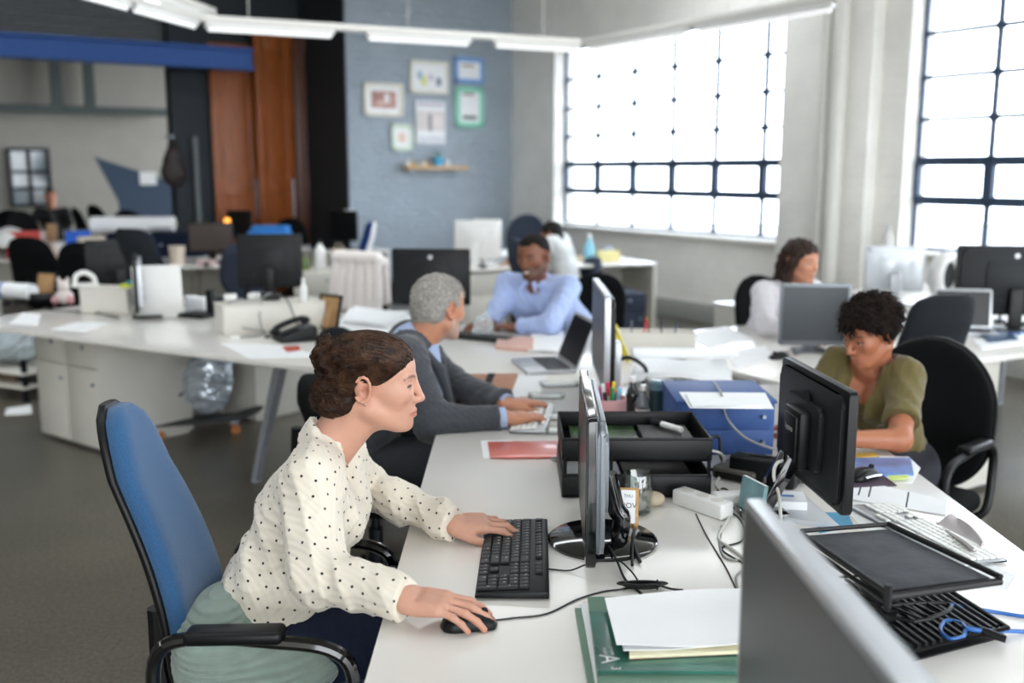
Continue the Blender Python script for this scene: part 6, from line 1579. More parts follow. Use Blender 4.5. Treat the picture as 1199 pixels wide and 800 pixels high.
# person seen from behind at the desk under the windows
def person_back():
    fw = V3(-.9, .35, -.3); la = V3(-.36, -.93, 0)
    J = dict(pelvis=V3(.50, 9.42, .57), waist=V3(.49, 9.42, .70), chest=V3(.44, 9.42, .86), neck=V3(.42, 9.42, .99), lat=la, fw=fw, sh=.19, scale=1.0)
    Hm = yawpitch(R(150), R(-15)); ho = np.array(atY(647, 275, 9.42))
    arms = [(sph(J, 1), V3(.22, 9.14, .80), V3(.02, 9.22, .775), V3(-.12, 9.30, .76), -1, (0, 0, 1), (.2, .4, .3)), (sph(J, -1), V3(.30, 9.74, .80), V3(.08, 9.66, .775), V3(-.06, 9.6, .76), 1, (0, 0, 1), (.2, .4, .3))]
    WH = mat('off_white_tee', '#cfd2d2', .8, var=.05, scale=40)
    def hair(h, Hs):
        h.ell((-.012, 0, .042), (.104, .082, .088), .02); h.ell((.03, 0, .062), (.066, .068, .05), .03); h.ell((-.05, 0, -.03), (.06, .07, .08), .02); h.cut((.03, 0, .008), (.62, 0, -.78), .01)
        return hair_mat('black_hair', '#0f0e10', '#22201f', .45, 100), None, .006
    return build('dark-haired person in an off-white top, back turned, at the far window desk', J, Hm, ho, 1.0, SK_BR, arms, legs_for(J, .40), ('tee', WH, .012, 'short', 'round'), .009, hair=hair, seed=12)
person_back()

# person in dark clothes far back, among the black chairs
def person_far():
    o = atY(58, 226, 15.5); X, Y = o.x, o.y; fw = V3(.35, -.9, -.2); la = V3(.93, .36, 0)
    J = dict(pelvis=V3(X, Y + .2, .57), waist=V3(X, Y + .16, .70), chest=V3(X, Y + .06, .88), neck=V3(X, Y + .03, 1.02), lat=la, fw=fw, sh=.2, scale=1.05)
    ho = V3(X + .02, Y - .02, 1.20); Hm = yawpitch(R(-60), R(-10))
    arms = [(sph(J, 1), V3(X + .3, Y - .1, .82), V3(X + .2, Y - .3, .78), V3(X + .15, Y - .45, .77), -1, (0, 0, 1), (.2, .4, .3)), (sph(J, -1), V3(X - .28, Y - .12, .82), V3(X - .1, Y - .3, .78), V3(X - .05, Y - .45, .77), 1, (0, 0, 1), (.2, .4, .3))]
    DK = mat('dark_jumper', '#1d2023', .9, var=.1)
    def hair(h, Hs):
        h.ell((-.012, 0, .044), (.102, .08, .086), .02); h.cut((.035, 0, .015), (.6, 0, -.8), .01); h.cut((-.03, 0, -.05), (-.1, 0, -1), .01)
        return hair_mat('dark_brown_hair', '#1a1310', '#33261f', .5, 100), None, .008
    return build('person in dark clothes seated far back in front of the pale wall', J, Hm, ho, 1.04, SK_O, arms, legs_for(J, .4), ('jumper', DK, .012, 'long', 'round'), .012, male=True, hair=hair, seed=13)
person_far()

# her cushion
def ribbed_cloth():
    m = mat('sea_green_cloth', '#82938a', .9, var=.08, scale=30, sheen=.3); nt = m.node_tree; b = nt.nodes['Principled BSDF']
    tc = nt.nodes.new('ShaderNodeTexCoord'); w = nt.nodes.new('ShaderNodeTexWave'); w.bands_direction = 'Z'; w.inputs['Scale'].default_value = 26; w.inputs['Distortion'].default_value = 1.2; w.inputs['Detail'].default_value = 1; w.inputs['Detail Scale'].default_value = .6
    nt.links.new(tc.outputs['Object'], w.inputs['Vector']); bp = nt.nodes.new('ShaderNodeBump'); bp.inputs['Strength'].default_value = .55; bp.inputs['Distance'].default_value = .006
    nt.links.new(w.outputs['Fac'], bp.inputs['Height']); nt.links.new(bp.outputs[0], b.inputs['Normal']); return m
def cushion():
    S = Sdf(); S.ell((-.645, 2.10, .575), (.105, .18, .115), .05); S.ell((-.55, 2.07, .525), (.17, .18, .07), .06)
    base = V3(-.66, 2.08, .45)
    S.disp = lambda P: .0020 * np.sin(P[:, 2] * 430 + 8 * P[:, 1]) * sm(-P[:, 0], .57, .61) + folds(4, .0015, 20)(P)
    S.cut((0, 0, .456), (0, 0, -1))
    p, q = S.mesh(.004); o = np_mesh('cushion', relax(p, q, 1), q, ribbed_cloth(), None, base)
    tag(o, 'pale sea-green ribbed cushion on the blue office chair', 'cushion')
cushion()
# ================================================================== LEFT WING
def bx(name, label, cat, p, size, rz, m, lid=None, group=None):
    o = thing(name, label, cat, xyz(p), rz, group)
    mb = MB(); mb.box((0, 0, size[2] / 2), size, bev=min(.006, size[2] * .2)); mb.build('body', m, o)
    if lid: mb = MB(); mb.box((0, 0, size[2] + .003), (size[0] + .006, size[1] + .006, .008), bev=.002); mb.build('lid', lid, o)
    return o
WA = math.atan2(-AD.y, -AD.x)       # along the wing, pointing right
def photo_frame(name, label, p, w, h, rz, m_back, lean=-14):
    o = thing(name, label, 'picture frame', xyz(p), rz); T4 = Matrix.Translation((0, 0, h / 2)) @ Matrix.Rotation(R(lean), 4, 'X')
    mb = MB()
    for a, b in (((0, h / 2 - .007), (w, .014)), ((0, -h / 2 + .007), (w, .014)), ((w / 2 - .007, 0), (.014, h)), ((-w / 2 + .007, 0), (.014, h))): mb.box((a[0], 0, a[1]), (b[0], .016, b[1]), bev=.002)
    bmesh.ops.transform(mb.bm, matrix=T4, verts=mb.bm.verts); mb.build('frame', M['dark_metal'], o)
    mb = MB(); mb.box((0, 0, 0), (w - .02, .008, h - .02)); bmesh.ops.transform(mb.bm, matrix=T4, verts=mb.bm.verts); mb.build('backing_board', m_back, o)
    mb = MB(); mb.box((0.02, -.02, -h * .12), (.03, .004, h * .7), Euler((R(-12), 0, R(8)))); bmesh.ops.transform(mb.bm, matrix=T4, verts=mb.bm.verts); mb.build('easel_strut', m_back, o)
    return o
KRAFT = mat('brown_board', '#a88358', .7, var=.08, scale=20)
photo_frame('framed_photo', 'picture frame with brown back and dark edge beside the desk phone', at(386, 386), .17, .2, WA + R(-6), KRAFT)
photo_frame('framed_photo', 'picture frame with brown back behind the white paper tube', at(55, 346), .17, .17, WA + R(14), KRAFT)
p0, p1 = at(252, 395), at(372, 386); d = p1 - p0
rb_ = bx('storage_box', 'long low white storage box under the cables beside the desk phone', 'box', (p0 + p1) / 2 + Vector((-.01, .12, 0)), (d.length, .24, .155), math.atan2(d.y, d.x), M['cab_white'], M['cab_white'])
RBX = rb_.location.copy()
bottle('bottle', 'slim white bottle standing on the long low storage box', (RBX.x + .2, RBX.y - .05, DESK + .168), .13, .022, M['white_plastic'], M['white_plastic'])
for k, (dx, dy, lb) in enumerate(((-.22, .0, 'white plug adapter at the end of the long low storage box'), (-.1, .05, 'white plug adapter in the cable nest on the long low storage box'))):
    bx('adapter', lb, 'adapter', Vector((RBX.x + dx, RBX.y + dy, DESK + .168)), (.07, .045, .035), .3 + k, M['white_plastic'])
bx('adapter', 'black power adapter in the cable nest on the long low storage box', 'adapter', Vector((RBX.x + .0, RBX.y + .03, DESK + .168)), (.1, .05, .035), .1, M['black_plastic'])
z2 = DESK + .175
cable('cable', 'grey cable looping down from the storage box to the desk wing', [(RBX.x - .15, RBX.y + .0, z2), (RBX.x - .2, RBX.y - .1, z2 - .01), (RBX.x - .2, RBX.y - .17, DESK + .1), (RBX.x - .1, RBX.y - .19, DESK + .04), (RBX.x + .02, RBX.y - .2, DESK + .02), (RBX.x - .02, RBX.y - .27, DESK + .01), (RBX.x - .13, RBX.y - .32, DESK + .01)], .005, M['cable_grey'])
cable('cable', 'thin dark cable hanging over the middle of the storage box', [(RBX.x, RBX.y + .03, z2 + .03), (RBX.x - .02, RBX.y - .08, z2 + .01), (RBX.x - .02, RBX.y - .16, DESK + .1), (RBX.x, RBX.y - .18, DESK + .01)], .004, M['cable_grey'])
cable('cable', 'dark cable running along the storage box towards the bottle', [(RBX.x, RBX.y + .03, z2 + .02), (RBX.x + .1, RBX.y - .05, z2 + .01), (RBX.x + .17, RBX.y - .17, DESK + .1), (RBX.x + .22, RBX.y - .22, DESK + .01)], .004, M['cable_black'])
bx('adapter', 'white network plug lying on the wing below the storage box', 'adapter', at(275, 398), (.05, .03, .02), .5, M['white_plastic'])
slab('paper', 'loose white papers in front of the desk phone', 'paper', [(258, 402), (330, 404), (380, 418), (292, 420)], DESK, .0015, M['paper'])
slab('card', 'small red card lying on the papers by the desk phone', 'card', [(330, 406), (350, 405), (352, 410), (336, 412)], DESK + .002, .0015, mat('red_card', '#b8442e', .6))
for k, (lb, px, z_) in enumerate((('wide spread of white papers behind the grey-haired man', [(392, 386), (455, 392), (485, 370), (410, 362)], 0), ('upper sheaf of white papers behind the grey-haired man', [(402, 376), (452, 382), (478, 366), (416, 360)], .014))):
    slab('paper', lb, 'paper', px, DESK + z_, .012, M['paper'], ripple=.01)
slab('paper', 'white sheet lying near the edge of the desk wing above the cabinets', 'paper', [(58, 386), (100, 388), (128, 378), (90, 377)], DESK, .0012, M['paper'])
slab('paper', 'white sheet beside the white paper tube on the desk wing', 'paper', [(10, 379), (44, 381), (48, 368), (26, 366)], DESK, .0012, M['paper'])
m8 = monitor('monitor', 'thin black monitor seen edge-on on the desk wing beside the white laptop lid', w=.5, h=.32, z0=.05, stand='foot', logo=False, bezel='black_plastic', back='silver')
p = at(156, 373); m8.location = (p.x, p.y + .08, DESK); m8.rotation_euler = (0, 0, R(-90 + 20))
l9 = laptop('laptop', 'open laptop with white lid turned away, on the desk wing', w=.28, d=.32, open_=104, body='white_plastic')
p = at(184, 372); l9.location = (p.x - .02, p.y + .16, DESK); l9.rotation_euler = (0, 0, R(193))
p = at(230, 372); ds = thing('docking_stand', 'black docking stand with upright post on the desk wing', 'stand', (p.x, p.y + .05, DESK), WA); mb = MB(); mb.box((0, 0, .012), (.22, .16, .024), bev=.006); mb.build('base', M['black_plastic'], ds); mb = MB(); mb.box((.08, .03, .09), (.05, .05, .15), bev=.008); mb.build('post', M['black_plastic'], ds)
bx('white_box', 'small white carton beside the black docking stand', 'box', Vector((p.x - .04, p.y + .2, DESK)), (.16, .08, .1), WA, M['paper'])
cup_ = thing('cup', 'white cup behind the black docking stand', 'cup', (p.x - .12, p.y + .28, DESK)); mb = MB(); mb.lathe([(0, 0), (.03, 0), (.04, .1), (.037, .1), (.028, .006), (0, .006)], seg=24); mb.build('bowl', M['white_plastic'], cup_, 50); mb = MB(); mb.tube([(.036, 0, .08), (.06, 0, .075), (.06, 0, .035), (.032, 0, .03)], .005, 8); mb.build('handle', M['white_plastic'], cup_)
p0, p1 = at(91, 367), at(147, 369); d = p1 - p0
wb_ = bx('storage_box', 'white storage box with odds and ends on top, at the far side of the wing', 'box', (p0 + p1) / 2 + Vector((.03, .12, 0)), (d.length, .2, .15), math.atan2(d.y, d.x), M['cab_white'], M['cab_white'])
q = wb_.location
gp = thing('handset', 'white handset with loops on the white storage box', 'handset', (q.x - .17, q.y, DESK + .158), .4); mb = MB(); mb.tube([(-.06, 0, .01), (-.05, .0, .07), (0, 0, .09), (.05, 0, .06), (.06, 0, .01)], .016, 10, 6); mb.build('arch', M['white_plastic'], gp, 60); mb = MB(); mb.box((0, 0, .012), (.16, .06, .024), bev=.01); mb.build('base', M['white_plastic'], gp)
bx('sticky_note_pad', 'lime yellow note pad on the white storage box', 'note pad', Vector((q.x + .1, q.y - .02, DESK + .158)), (.075, .075, .02), .2, mat('lime_pad', '#d6dc4a', .6))
bx('small_box', 'small turquoise box beside the lime yellow note pad', 'box', Vector((q.x + .13, q.y - .03, DESK + .18)), (.05, .03, .02), .6, mat('turquoise_box', '#3a98a0', .5))
p = at(24, 350); rl = thing('paper_tube', 'thick white paper tube with blue print lying on the desk wing', 'tube', (p.x, p.y, DESK), WA + R(6)); mb = MB(); mb.cyl((-.5, 0, .055), (.12, 0, .055), .055, seg=28); mb.build('roll', M['paper'], rl); mb = MB(); mb.cyl((-.17, 0, .055), (-.13, 0, .055), .0556, seg=28, cap=False); mb.build('blue_print', bpy.data.materials['print_blue'], rl)
p = at(12, 358); mouse('mouse', 'black mouse in front of the white paper tube', loc=(p.x, p.y, DESK), rz=1.2)
bx('stapler', 'black stapler between the paper tube and the brown-backed frame', 'stapler', at(48, 352), (.14, .035, .05), .3, M['black_plastic'])
ty = thing('soft_toy', 'small white and pink soft toy beside the brown-backed picture frame', 'toy', xyz(at(76, 356))); mb = MB(); mb.ball((0, 0, .05), (.06, .05, .05), 16); mb.ball((.0, 0, .12), (.04, .04, .04), 16); mb.ball((-.03, 0, .16), (.012, .01, .022), 10); mb.ball((.03, 0, .16), (.012, .01, .022), 10); mb.build('plush_body', mat('white_plush', '#d8cfcb', .95), ty, None); mb = MB(); mb.ball((.05, -.03, .03), (.025, .025, .03), 10); mb.ball((-.05, -.03, .03), (.025, .025, .03), 10); mb.build('paw', mat('pink_plush', '#c9949a', .95), ty, None)
cable('cable', 'dark cable lying along the desk wing behind the loose sheets', [at(a, b, DESK + .004) for a, b in ((40, 362), (80, 364), (110, 366), (140, 372))], .004, M['cable_black'])
m6 = monitor('monitor', 'black monitor seen from behind above the long low storage box', w=.44, h=.37, z0=.08, stand='foot', logo=False)
p = at(318, 350); m6.location = (p.x, p.y + .0, DESK); m6.rotation_euler = (0, 0, R(180 + 6)); MONP = p
m5 = monitor('monitor', 'black monitor seen from behind beyond the head of the grey-haired man', w=.46, h=.33, z0=.10, stand='foot')
p = at(505, 378); m5.location = (p.x, p.y + .05, DESK); m5.rotation_euler = (0, 0, R(180 - 4))
m7 = monitor('monitor', 'dark monitor behind the white storage box on the desk wing', w=.46, h=.34, z0=.05, stand='foot', logo=False)
p = at(143, 343); m7.location = (p.x, p.y, DESK); m7.rotation_euler = (0, 0, R(180 + 24))

# ------------------------------------------------------------------ chairs behind the wing
def put(o, x, y, rz): o.location = (x, y, 0); o.rotation_euler = (0, 0, R(rz)); return o
def floor_px(px, top_py, h):     # where a thing of height h stands so that its top shows at (px, top_py)
    p = at(px, top_py, h); return p.x, p.y
x, y = floor_px(430, 295, .98); x += .12
cw = put(office_chair('office_chair', 'black office chair with a white garment draped over its back', fabric='black_fabric', seat_h=.47, back=(.5, .97, .46, .42), lean=.1, p=2.6), x, y, 150)
S = Sdf(); 
for k in range(6): S.cap((-.20 + .08 * k, .33, .93), (-.21 + .084 * k, .36, .56 + .02 * (k % 2)), .030, .042, .05)
for k in range(6): S.cap((-.20 + .08 * k, .33, .95), (-.2 + .08 * k, .24, .92), .024, .024, .03); S.cap((-.2 + .08 * k, .24, .92), (-.2 + .08 * k, .21, .62), .030, .030, .05)
S.cap((-.19, .31, .965), (.19, .31, .965), .045, .045, .03)
S.disp = lambda P: -.004 * np.sin(P[:, 0] * 62 + 2 * np.sin(P[:, 2] * 6)) * sm(-P[:, 2], -.92, -.8)
pp, qq = S.mesh(.008); mz = Matrix.Translation((x, y, 0)) @ Matrix.Rotation(R(150), 4, 'Z'); W4 = np.array(mz); pp = relax(pp, qq, 2) @ W4[:3, :3].T + W4[:3, 3]
tag(np_mesh('garment', pp, qq, mat('off_white_wool', '#efe7e3', .9, var=.04, scale=40, sheen=.3), None, (x, y, .5)), 'off-white cardigan draped over the back of an office chair', 'cardigan')
x, y = -2.57, 7.45; put(office_chair('office_chair', 'tall navy office chair behind the white laptop lid', fabric='navy_fabric', shell='grey_fabric', seat_h=.48, back=(.5, 1.2, .46, .4), lean=.14, p=5), x, y, 150)
x, y = floor_px(268, 286, .96); put(office_chair('office_chair', 'slate office chair half hidden by the monitor above the storage box', fabric='slate_fabric', seat_h=.47, back=(.5, 1.0, .46, .42), lean=.1), x + .12, y, 200)
x, y = floor_px(55, 280, .98); put(office_chair('office_chair', 'wide black office chair behind the paper tube on the wing', fabric='black_fabric', seat_h=.47, back=(.45, 1.02, .54, .5), lean=.1, p=3), x, y, 165)
x, y = floor_px(101, 286, .96); put(office_chair('office_chair', 'black office chair between the wide black chair and the dark monitor', fabric='black_fabric', seat_h=.47, back=(.5, 1.0, .44, .4), lean=.1), x, y, 190)
x, y = floor_px(338, 256, 1.05); ch = put(office_chair('office_chair', 'black domed office chair in front of the timber doors', fabric='black_fabric', seat_h=.48, back=(.52, 1.05, .46, .4), lean=.1, p=2.2), x, y, 10)
fc = thing('folded_cloth', 'bright blue folded cloth in front of the black domed chair', 'cloth', (x - .16, y - .32, DESK + .0)); 
x, y = floor_px(400, 266, 1.05); put(office_chair('office_chair', 'royal blue office chair in front of the grey-blue wall', fabric='royal_fabric', shell='white_plastic', seat_h=.48, back=(.5, 1.1, .42, .34), lean=.12, p=4), x, y, -75)

# ------------------------------------------------------------------ the next desks behind
def star_desk(name, label, cx, cy, ang, w, d, legs=True, panel=True):
    r = thing(name, label, 'desk', (cx, cy, 0), ang); mb = MB(); mb.box((0, 0, DESK - .013), (w, d, .026), bev=.003); mb.build('tabletop', M['desk_white'], r)
    for s in (-1, 1):
        mb = MB()
        if panel: mb.box((s * (w / 2 - .02), 0, (DESK - .026) / 2), (.036, d - .04, DESK - .026), bev=.002)
        else: mb.cyl((s * (w / 2 - .08), 0, 0), (s * (w / 2 - .12), 0, DESK - .026), .022, .03, seg=8)
        mb.build('end_panel' if panel else 'leg', M['cab_white'] if panel else M['leg_grey'], r)
    if panel: mb = MB(); mb.box((0, d / 2 - .06, DESK - .23), (w - .08, .018, .4)); mb.build('back_panel', M['cab_white'], r)
    return r
p = at(235, 312); D1 = star_desk('desk', 'white desk with the brown-screened monitor, beyond the navy chair', p.x - .35, p.y + .35, R(8), 1.7, .75); D1P = p
m10 = monitor('monitor', 'brown-screened monitor on the white desk in front of the timber doors', w=.42, h=.29, z0=.1, stand='foot', screen='brown_screen' if 'brown_screen' in M else 'screen_off', logo=False)
mk('brown_screen', '#3a2f2a', .3); m10.children[-3].data.materials[0] = M['brown_screen'] if False else m10.children[-3].data.materials[0]
for c in m10.children:
    if c.name.startswith('screen'): c.data = c.data.copy(); c.data.materials[0] = M['brown_screen']
m10.location = (p.x, p.y + .35, DESK); m10.rotation_euler = (0, 0, R(8))
cu2 = thing('storage_tub', 'beige tub beside the brown-screened monitor', 'tub', (p.x - .28, p.y + .2, DESK)); mb = MB(); mb.lathe([(0, 0), (.06, 0), (.075, .17), (.07, .17), (.055, .01), (0, .01)], seg=24); mb.build('bowl', mat('beige_plastic', '#d6c8b8', .5), cu2, 50); mb = MB(); mb.lathe([(.07, .165), (.08, .165), (.08, .175), (.07, .175)], seg=24); mb.build('rim', bpy.data.materials['beige_plastic'], cu2)
bx('tissue_box', 'pinkish white box below the brown-screened monitor', 'box', Vector((p.x + .02, p.y + .12, DESK)), (.16, .1, .05), .1, mat('pinkish_card', '#cfb3b0', .6))
mouse('mouse', 'black mouse below the brown-screened monitor', loc=(p.x + .05, p.y + .02, DESK), rz=.2)
cu3 = thing('cup', 'white cup at the right of the brown-screened monitor', 'cup', (p.x + .27, p.y + .2, DESK)); mb = MB(); mb.lathe([(0, 0), (.035, 0), (.045, .11), (.04, .11), (.03, .01), (0, .01)], seg=20); mb.build('bowl', M['white_plastic'], cu3, 50); mb = MB(); mb.tube([(.04, 0, .09), (.065, 0, .08), (.06, 0, .04), (.035, 0, .03)], .005, 8); mb.build('handle', M['white_plastic'], cu3)
# black monitor with a warm lamp glow beside it
m14 = monitor('monitor', 'small black monitor in front of the folded timber door', w=.34, h=.32, z0=.1, stand='foot', logo=False); p = at(268, 292); m14.location = (p.x, p.y + .5, DESK); m14.rotation_euler = (0, 0, R(-20))
lm = thing('desk_lamp', 'small lit desk lamp glowing orange beside the small black monitor', 'lamp', (p.x - .06, p.y + .2, DESK)); mb = MB(); mb.lathe([(0, 0), (.05, 0), (.05, .012), (.008, .02), (.008, .2), (0, .2)], seg=20); mb.build('stand', M['dark_metal'], lm); mb = MB(); mb.lathe([(.0, .34), (.03, .34), (.045, .2), (.04, .2), (.027, .33)], seg=20); mb.build('lamp_shade', mat('glowing_shade', '#e89a3c', .5, emit=('#ffa545', 2.2)), lm, 50)
# table the domed chair stands at, with the blue cloth on it
x, y = fc.location.x, fc.location.y
D5 = star_desk('desk', 'white desk carrying the blue folded cloth before the timber doors', x - .2, y + .0, R(8), 1.3, .6); 
fc.location = (x, y, DESK); mb = MB(); mb.box((0, 0, .10), (.5, .26, .2), bev=.05, seg=4); mb.build('fold', mat('bright_blue_cloth', '#3f8fe0', .8), fc, 60); mb = MB(); mb.box((.02, 0, .225), (.42, .22, .06), bev=.028, seg=4); mb.build('top_fold', bpy.data.materials['bright_blue_cloth'], fc, 60)
# white cabinet, bottle and dark monitor by the grey-blue wall
o = pedestal('cabinet', 'white cabinet with a white bottle on top, left of the draped chair', w=.5, d=.5, h=.71); p = at(374, 318, .73); put(o, p.x, p.y + .25, 4); CABP = p
bottle('bottle', 'white spray bottle on the cabinet left of the draped chair', (p.x - .02, p.y + .15, .735), .27, .05, M['white_plastic'], M['grey_fabric'], neck=.3)
bag = thing('paper_bag', 'beige paper bag beside the white spray bottle', 'bag', (p.x + .15, p.y + .15, .735)); mb = MB(); mb.box((0, 0, .09), (.13, .09, .18), bev=.012); mb.build('sack', mat('kraft_beige', '#c9bba6', .8), bag); mb = MB(); mb.tube([(-.03, 0, .17), (-.025, 0, .22), (.025, 0, .22), (.03, 0, .17)], .004, 6); mb.build('handle', bpy.data.materials['kraft_beige'], bag)
bx('green_box', 'small green and yellow carton on the white cabinet', 'box', Vector((p.x - .15, p.y + .1, .735)), (.09, .06, .11), .1, mat('green_carton', '#6d7f4a', .6, var=.4, scale=30))
D6 = star_desk('desk', 'white desk with dark monitor at the charcoal return wall', *[*floor_px(395, 304, DESK)][:2], R(33), .8, .5); D6.location.y += 1.3; D6.location.x -= .1
m15 = monitor('monitor', 'dark monitor in front of the charcoal return wall', w=.4, h=.34, z0=.1, stand='foot', logo=False); m15.location = (D6.location.x - .05, D6.location.y, DESK); m15.rotation_euler = (0, 0, R(-30))

# ------------------------------------------------------------------ cluttered desks on the far left
p = at(20, 305); D2 = star_desk('desk', 'cluttered white desk at the far left behind the wide black chair', p.x + .55, p.y + .4, R(-6), 2.6, .8); 
zz = DESK; py_ = p.y + .35
def far(px, py, dy=.35): q = at(px, py); return Vector((q.x, q.y, DESK))
items = [('storage_box', 'red box on the cluttered far-left desk', 'box', 22, .38, .2, .27, '#c0403a'), ('storage_box', 'white and pink carton behind the red box', 'box', 32, .24, .16, .26, '#c9b9b8'),
         ('small_box', 'bright blue box on the cluttered far-left desk', 'box', 86, .26, .16, .27, '#1f63d2'), ('storage_box', 'cream carton under the big white paper rolls', 'box', 104, .32, .24, .22, '#cfc4b4'), ('small_box', 'tan leaning folder on the cluttered far-left desk', 'folder', 50, .12, .05, .34, '#9c7a56')]
for nm, lb, ct, px, w_, d_, h_, cl_ in items:
    x = (px - CX) / (F / math.cos(TH)) * py_; bx(nm, lb, ct, Vector((x * 1.0, py_ + (.1 if 'behind' in lb or 'folder' in lb else 0), DESK)), (w_ * .8, d_, h_), .1, mat('card_' + cl_[1:], cl_, .6, var=.15, scale=10))
x = (5 - CX) / (F / math.cos(TH)) * py_; wl_ = thing('lampshade', 'white dome-shaped lampshade at the end of the far-left desk', 'lampshade', (x, py_, DESK)); mb = MB(); mb.lathe([(.17, .12), (.16, .2), (.11, .28), (.04, .31), (0, .315)], seg=28); mb.build('dome', M['white_plastic'], wl_, 60); mb = MB(); mb.lathe([(0, 0), (.1, 0), (.1, .02), (.03, .03), (.03, .3), (0, .3)], seg=20); mb.build('foot', M['dark_metal'], wl_)
x = (68 - CX) / (F / math.cos(TH)) * py_; tb = thing('soft_ball', 'white round ball beside the bright blue box', 'ball', (x, py_ - .05, DESK)); mb = MB(); mb.ball((0, 0, .1), .075, 18); mb.build('shell', M['white_plastic'], tb, None); mb = MB(); mb.lathe([(0, 0), (.06, 0), (.05, .03), (0, .03)], seg=18); mb.build('stand_ring', M['white_plastic'], tb)
pots = [('orange', 40, '#b85a3c'), ('pink', 46, '#d6a594'), ('pale', 58, '#dcc7bb')]
for nm, px, cl_ in pots:
    x = (px - CX) / (F / math.cos(TH)) * (py_ - .08); v = thing('jar', nm + ' jar on the cluttered far-left desk', 'jar', (x, py_ - .08, DESK)); mb = MB(); mb.lathe([(0, 0), (.05, 0), (.055, .02), (.055, .12), (.04, .14), (0, .14)], seg=18); mb.build('pot', mat('jar_' + nm, cl_, .5), v, 50); mb = MB(); mb.cyl((0, 0, .138), (0, 0, .16), .042, seg=18); mb.build('lid', M['white_plastic'], v)
for k, (a, b, r_, dz) in enumerate(((104, 170, .085, .24), (165, 200, .075, .26))):
    xa = (a - CX) / (F / math.cos(TH)) * (py_ + .2); xb = (b - CX) / (F / math.cos(TH)) * (py_ + .2)
    o = thing('paper_roll', ['big white paper roll on the cream carton, the longer of the two', 'big white paper roll resting on the dark cabinet, the shorter of the two'][k], 'roll', ((xa + xb) / 2, py_ + .2, DESK + dz - .0), .03); mb = MB(); mb.cyl((-(xb - xa) / 2, 0, r_), ((xb - xa) / 2, 0, r_), r_, seg=24); mb.build('roll', M['paper'], o); mb = MB(); mb.cyl(((xb - xa) / 2, 0, r_), ((xb - xa) / 2 + .02, 0, r_), r_ * .5, seg=20); mb.build('core', M['cab_white'], o)
xa = (150 - CX) / (F / math.cos(TH)) * (py_ + .2); o = pedestal('cabinet', 'dark tall cabinet carrying the end of the big paper rolls', w=1.0, d=.45, h=DESK + .215, m='navy_fabric', knobs=True); put(o, xa + .25, py_ + .25, 2)
# black chairs in front of the pale far wall
proto = None
for px, top, Yd, lb in ((8, 240, 14.3, 'black office chair at the far wall, beside the pale pillar end'), (32, 238, 14.0, 'black office chair at the far wall, in front of the framed glass panel'), (84, 242, 13.6, 'black office chair at the far wall, next to the seated person'), (109, 236, 15.5, 'small black office chair at the far wall under the tip of the blue panel'), (126, 238, 16.8, 'small black office chair at the far wall, second under the blue panel'), (157, 240, 14.6, 'black office chair in front of the lower edge of the blue panel')):
    q = atY(px, top, Yd)
    if proto is None: proto = office_chair('office_chair', lb, fabric='black_fabric', seat_h=.48, back=(.5, 1.06, .5, .44), lean=.1, detail=False); put(proto, q.x, Yd, 20)
    else: o = dup(proto, (q.x, Yd, 0), R(20 + px), lb)
q = atY(60, 262, 14.6); D7 = star_desk('desk', 'white desk of the person seated far back', q.x + .1, 14.75, R(5), 2.4, .6)

# ------------------------------------------------------------------ on the floor
p = at(232, 508, 0); sk = thing('skateboard', 'skateboard lying on the floor beside the white cabinet', 'skateboard', (p.x, p.y, 0), R(20))
mb = MB(); mb.sheet(lambda u, v: Vector(((u - .5) * .8, (v - .5) * .2 * (1 - abs(2 * u - 1) ** 6) ** .5, .095 + .05 * max(0, abs(2 * u - 1) - .62) * 2.6)), 24, 8, .012); mb.build('deck', mat('skate_deck', '#3a3a3a', .8, var=.2), sk)
for s in (-1, 1):
    mb = MB(); mb.box((s * .22, 0, .065), (.05, .1, .04), bev=.01); mb.build('truck', M['steel'], sk)
    for t in (-1, 1): mb = MB(); mb.cyl((s * .22, t * .075 - .015, .027), (s * .22, t * .075 + .015, .027), .027, seg=16); mb.build('wheel', mat('amber_wheel', '#b06a2c', .5) if 'amber_wheel' not in bpy.data.materials else bpy.data.materials['amber_wheel'], sk)
def sack(name, label, c, r, m, seed, cat='bag', floor=0.0):
    S = Sdf(); S.ell(c, r, .03); S.ell((c[0] + r[0] * .3, c[1], c[2] + r[2] * .5), (r[0] * .6, r[1] * .7, r[2] * .7), .05); f = folds(seed, .022, 60); S.disp = f; S.cut((0, 0, floor + .003), (0, 0, -1))
    P, Q = S.mesh(.012); o = np_mesh(name, relax(P, Q, 1), Q, m, None, (c[0], c[1], floor)); return tag(o, label, cat)
sack('plastic_bag', 'clear plastic sack with foil shine resting on the skateboard', (p.x + .06, p.y + .05, .31), (.15, .13, .2), mat('clear_sack', '#aeb8c2', .08, var=.2, coat=1.0, metal=.35), 21, floor=.115)
sack('plastic_bag', 'dark wrapped bundle resting on the skateboard beside the clear sack', (p.x - .19, p.y + .05, .26), (.12, .12, .15), mat('dark_wrap', '#3c434b', .25, coat=.5), 22, floor=.115)
p = at(14, 470, 0); bxs = thing('shelf_rack', 'low shelf rack with odds and ends at the end of the desk wing', 'rack', (p.x - .1, p.y + .3, 0), R(-25))
mb = MB()
for z_ in (.1, .2): mb.box((0, 0, z_), (.7, .45, .02), bev=.004)
mb.build('shelf', M['cab_white'], bxs)
for a in (-1, 1):
    for b in (-1, 1): mb = MB(); mb.box((a * .33, b * .2, .15), (.03, .03, .3)); mb.build('post', M['dark_metal'], bxs)
rx, ry = bxs.location.x, bxs.location.y
sack('plastic_bag', 'pale translucent plastic bag on the low rack under the end of the wing', (rx, ry, .39), (.29, .21, .15), mat('pale_sack', '#b9c6cc', .2, coat=.6), 23, floor=.212)
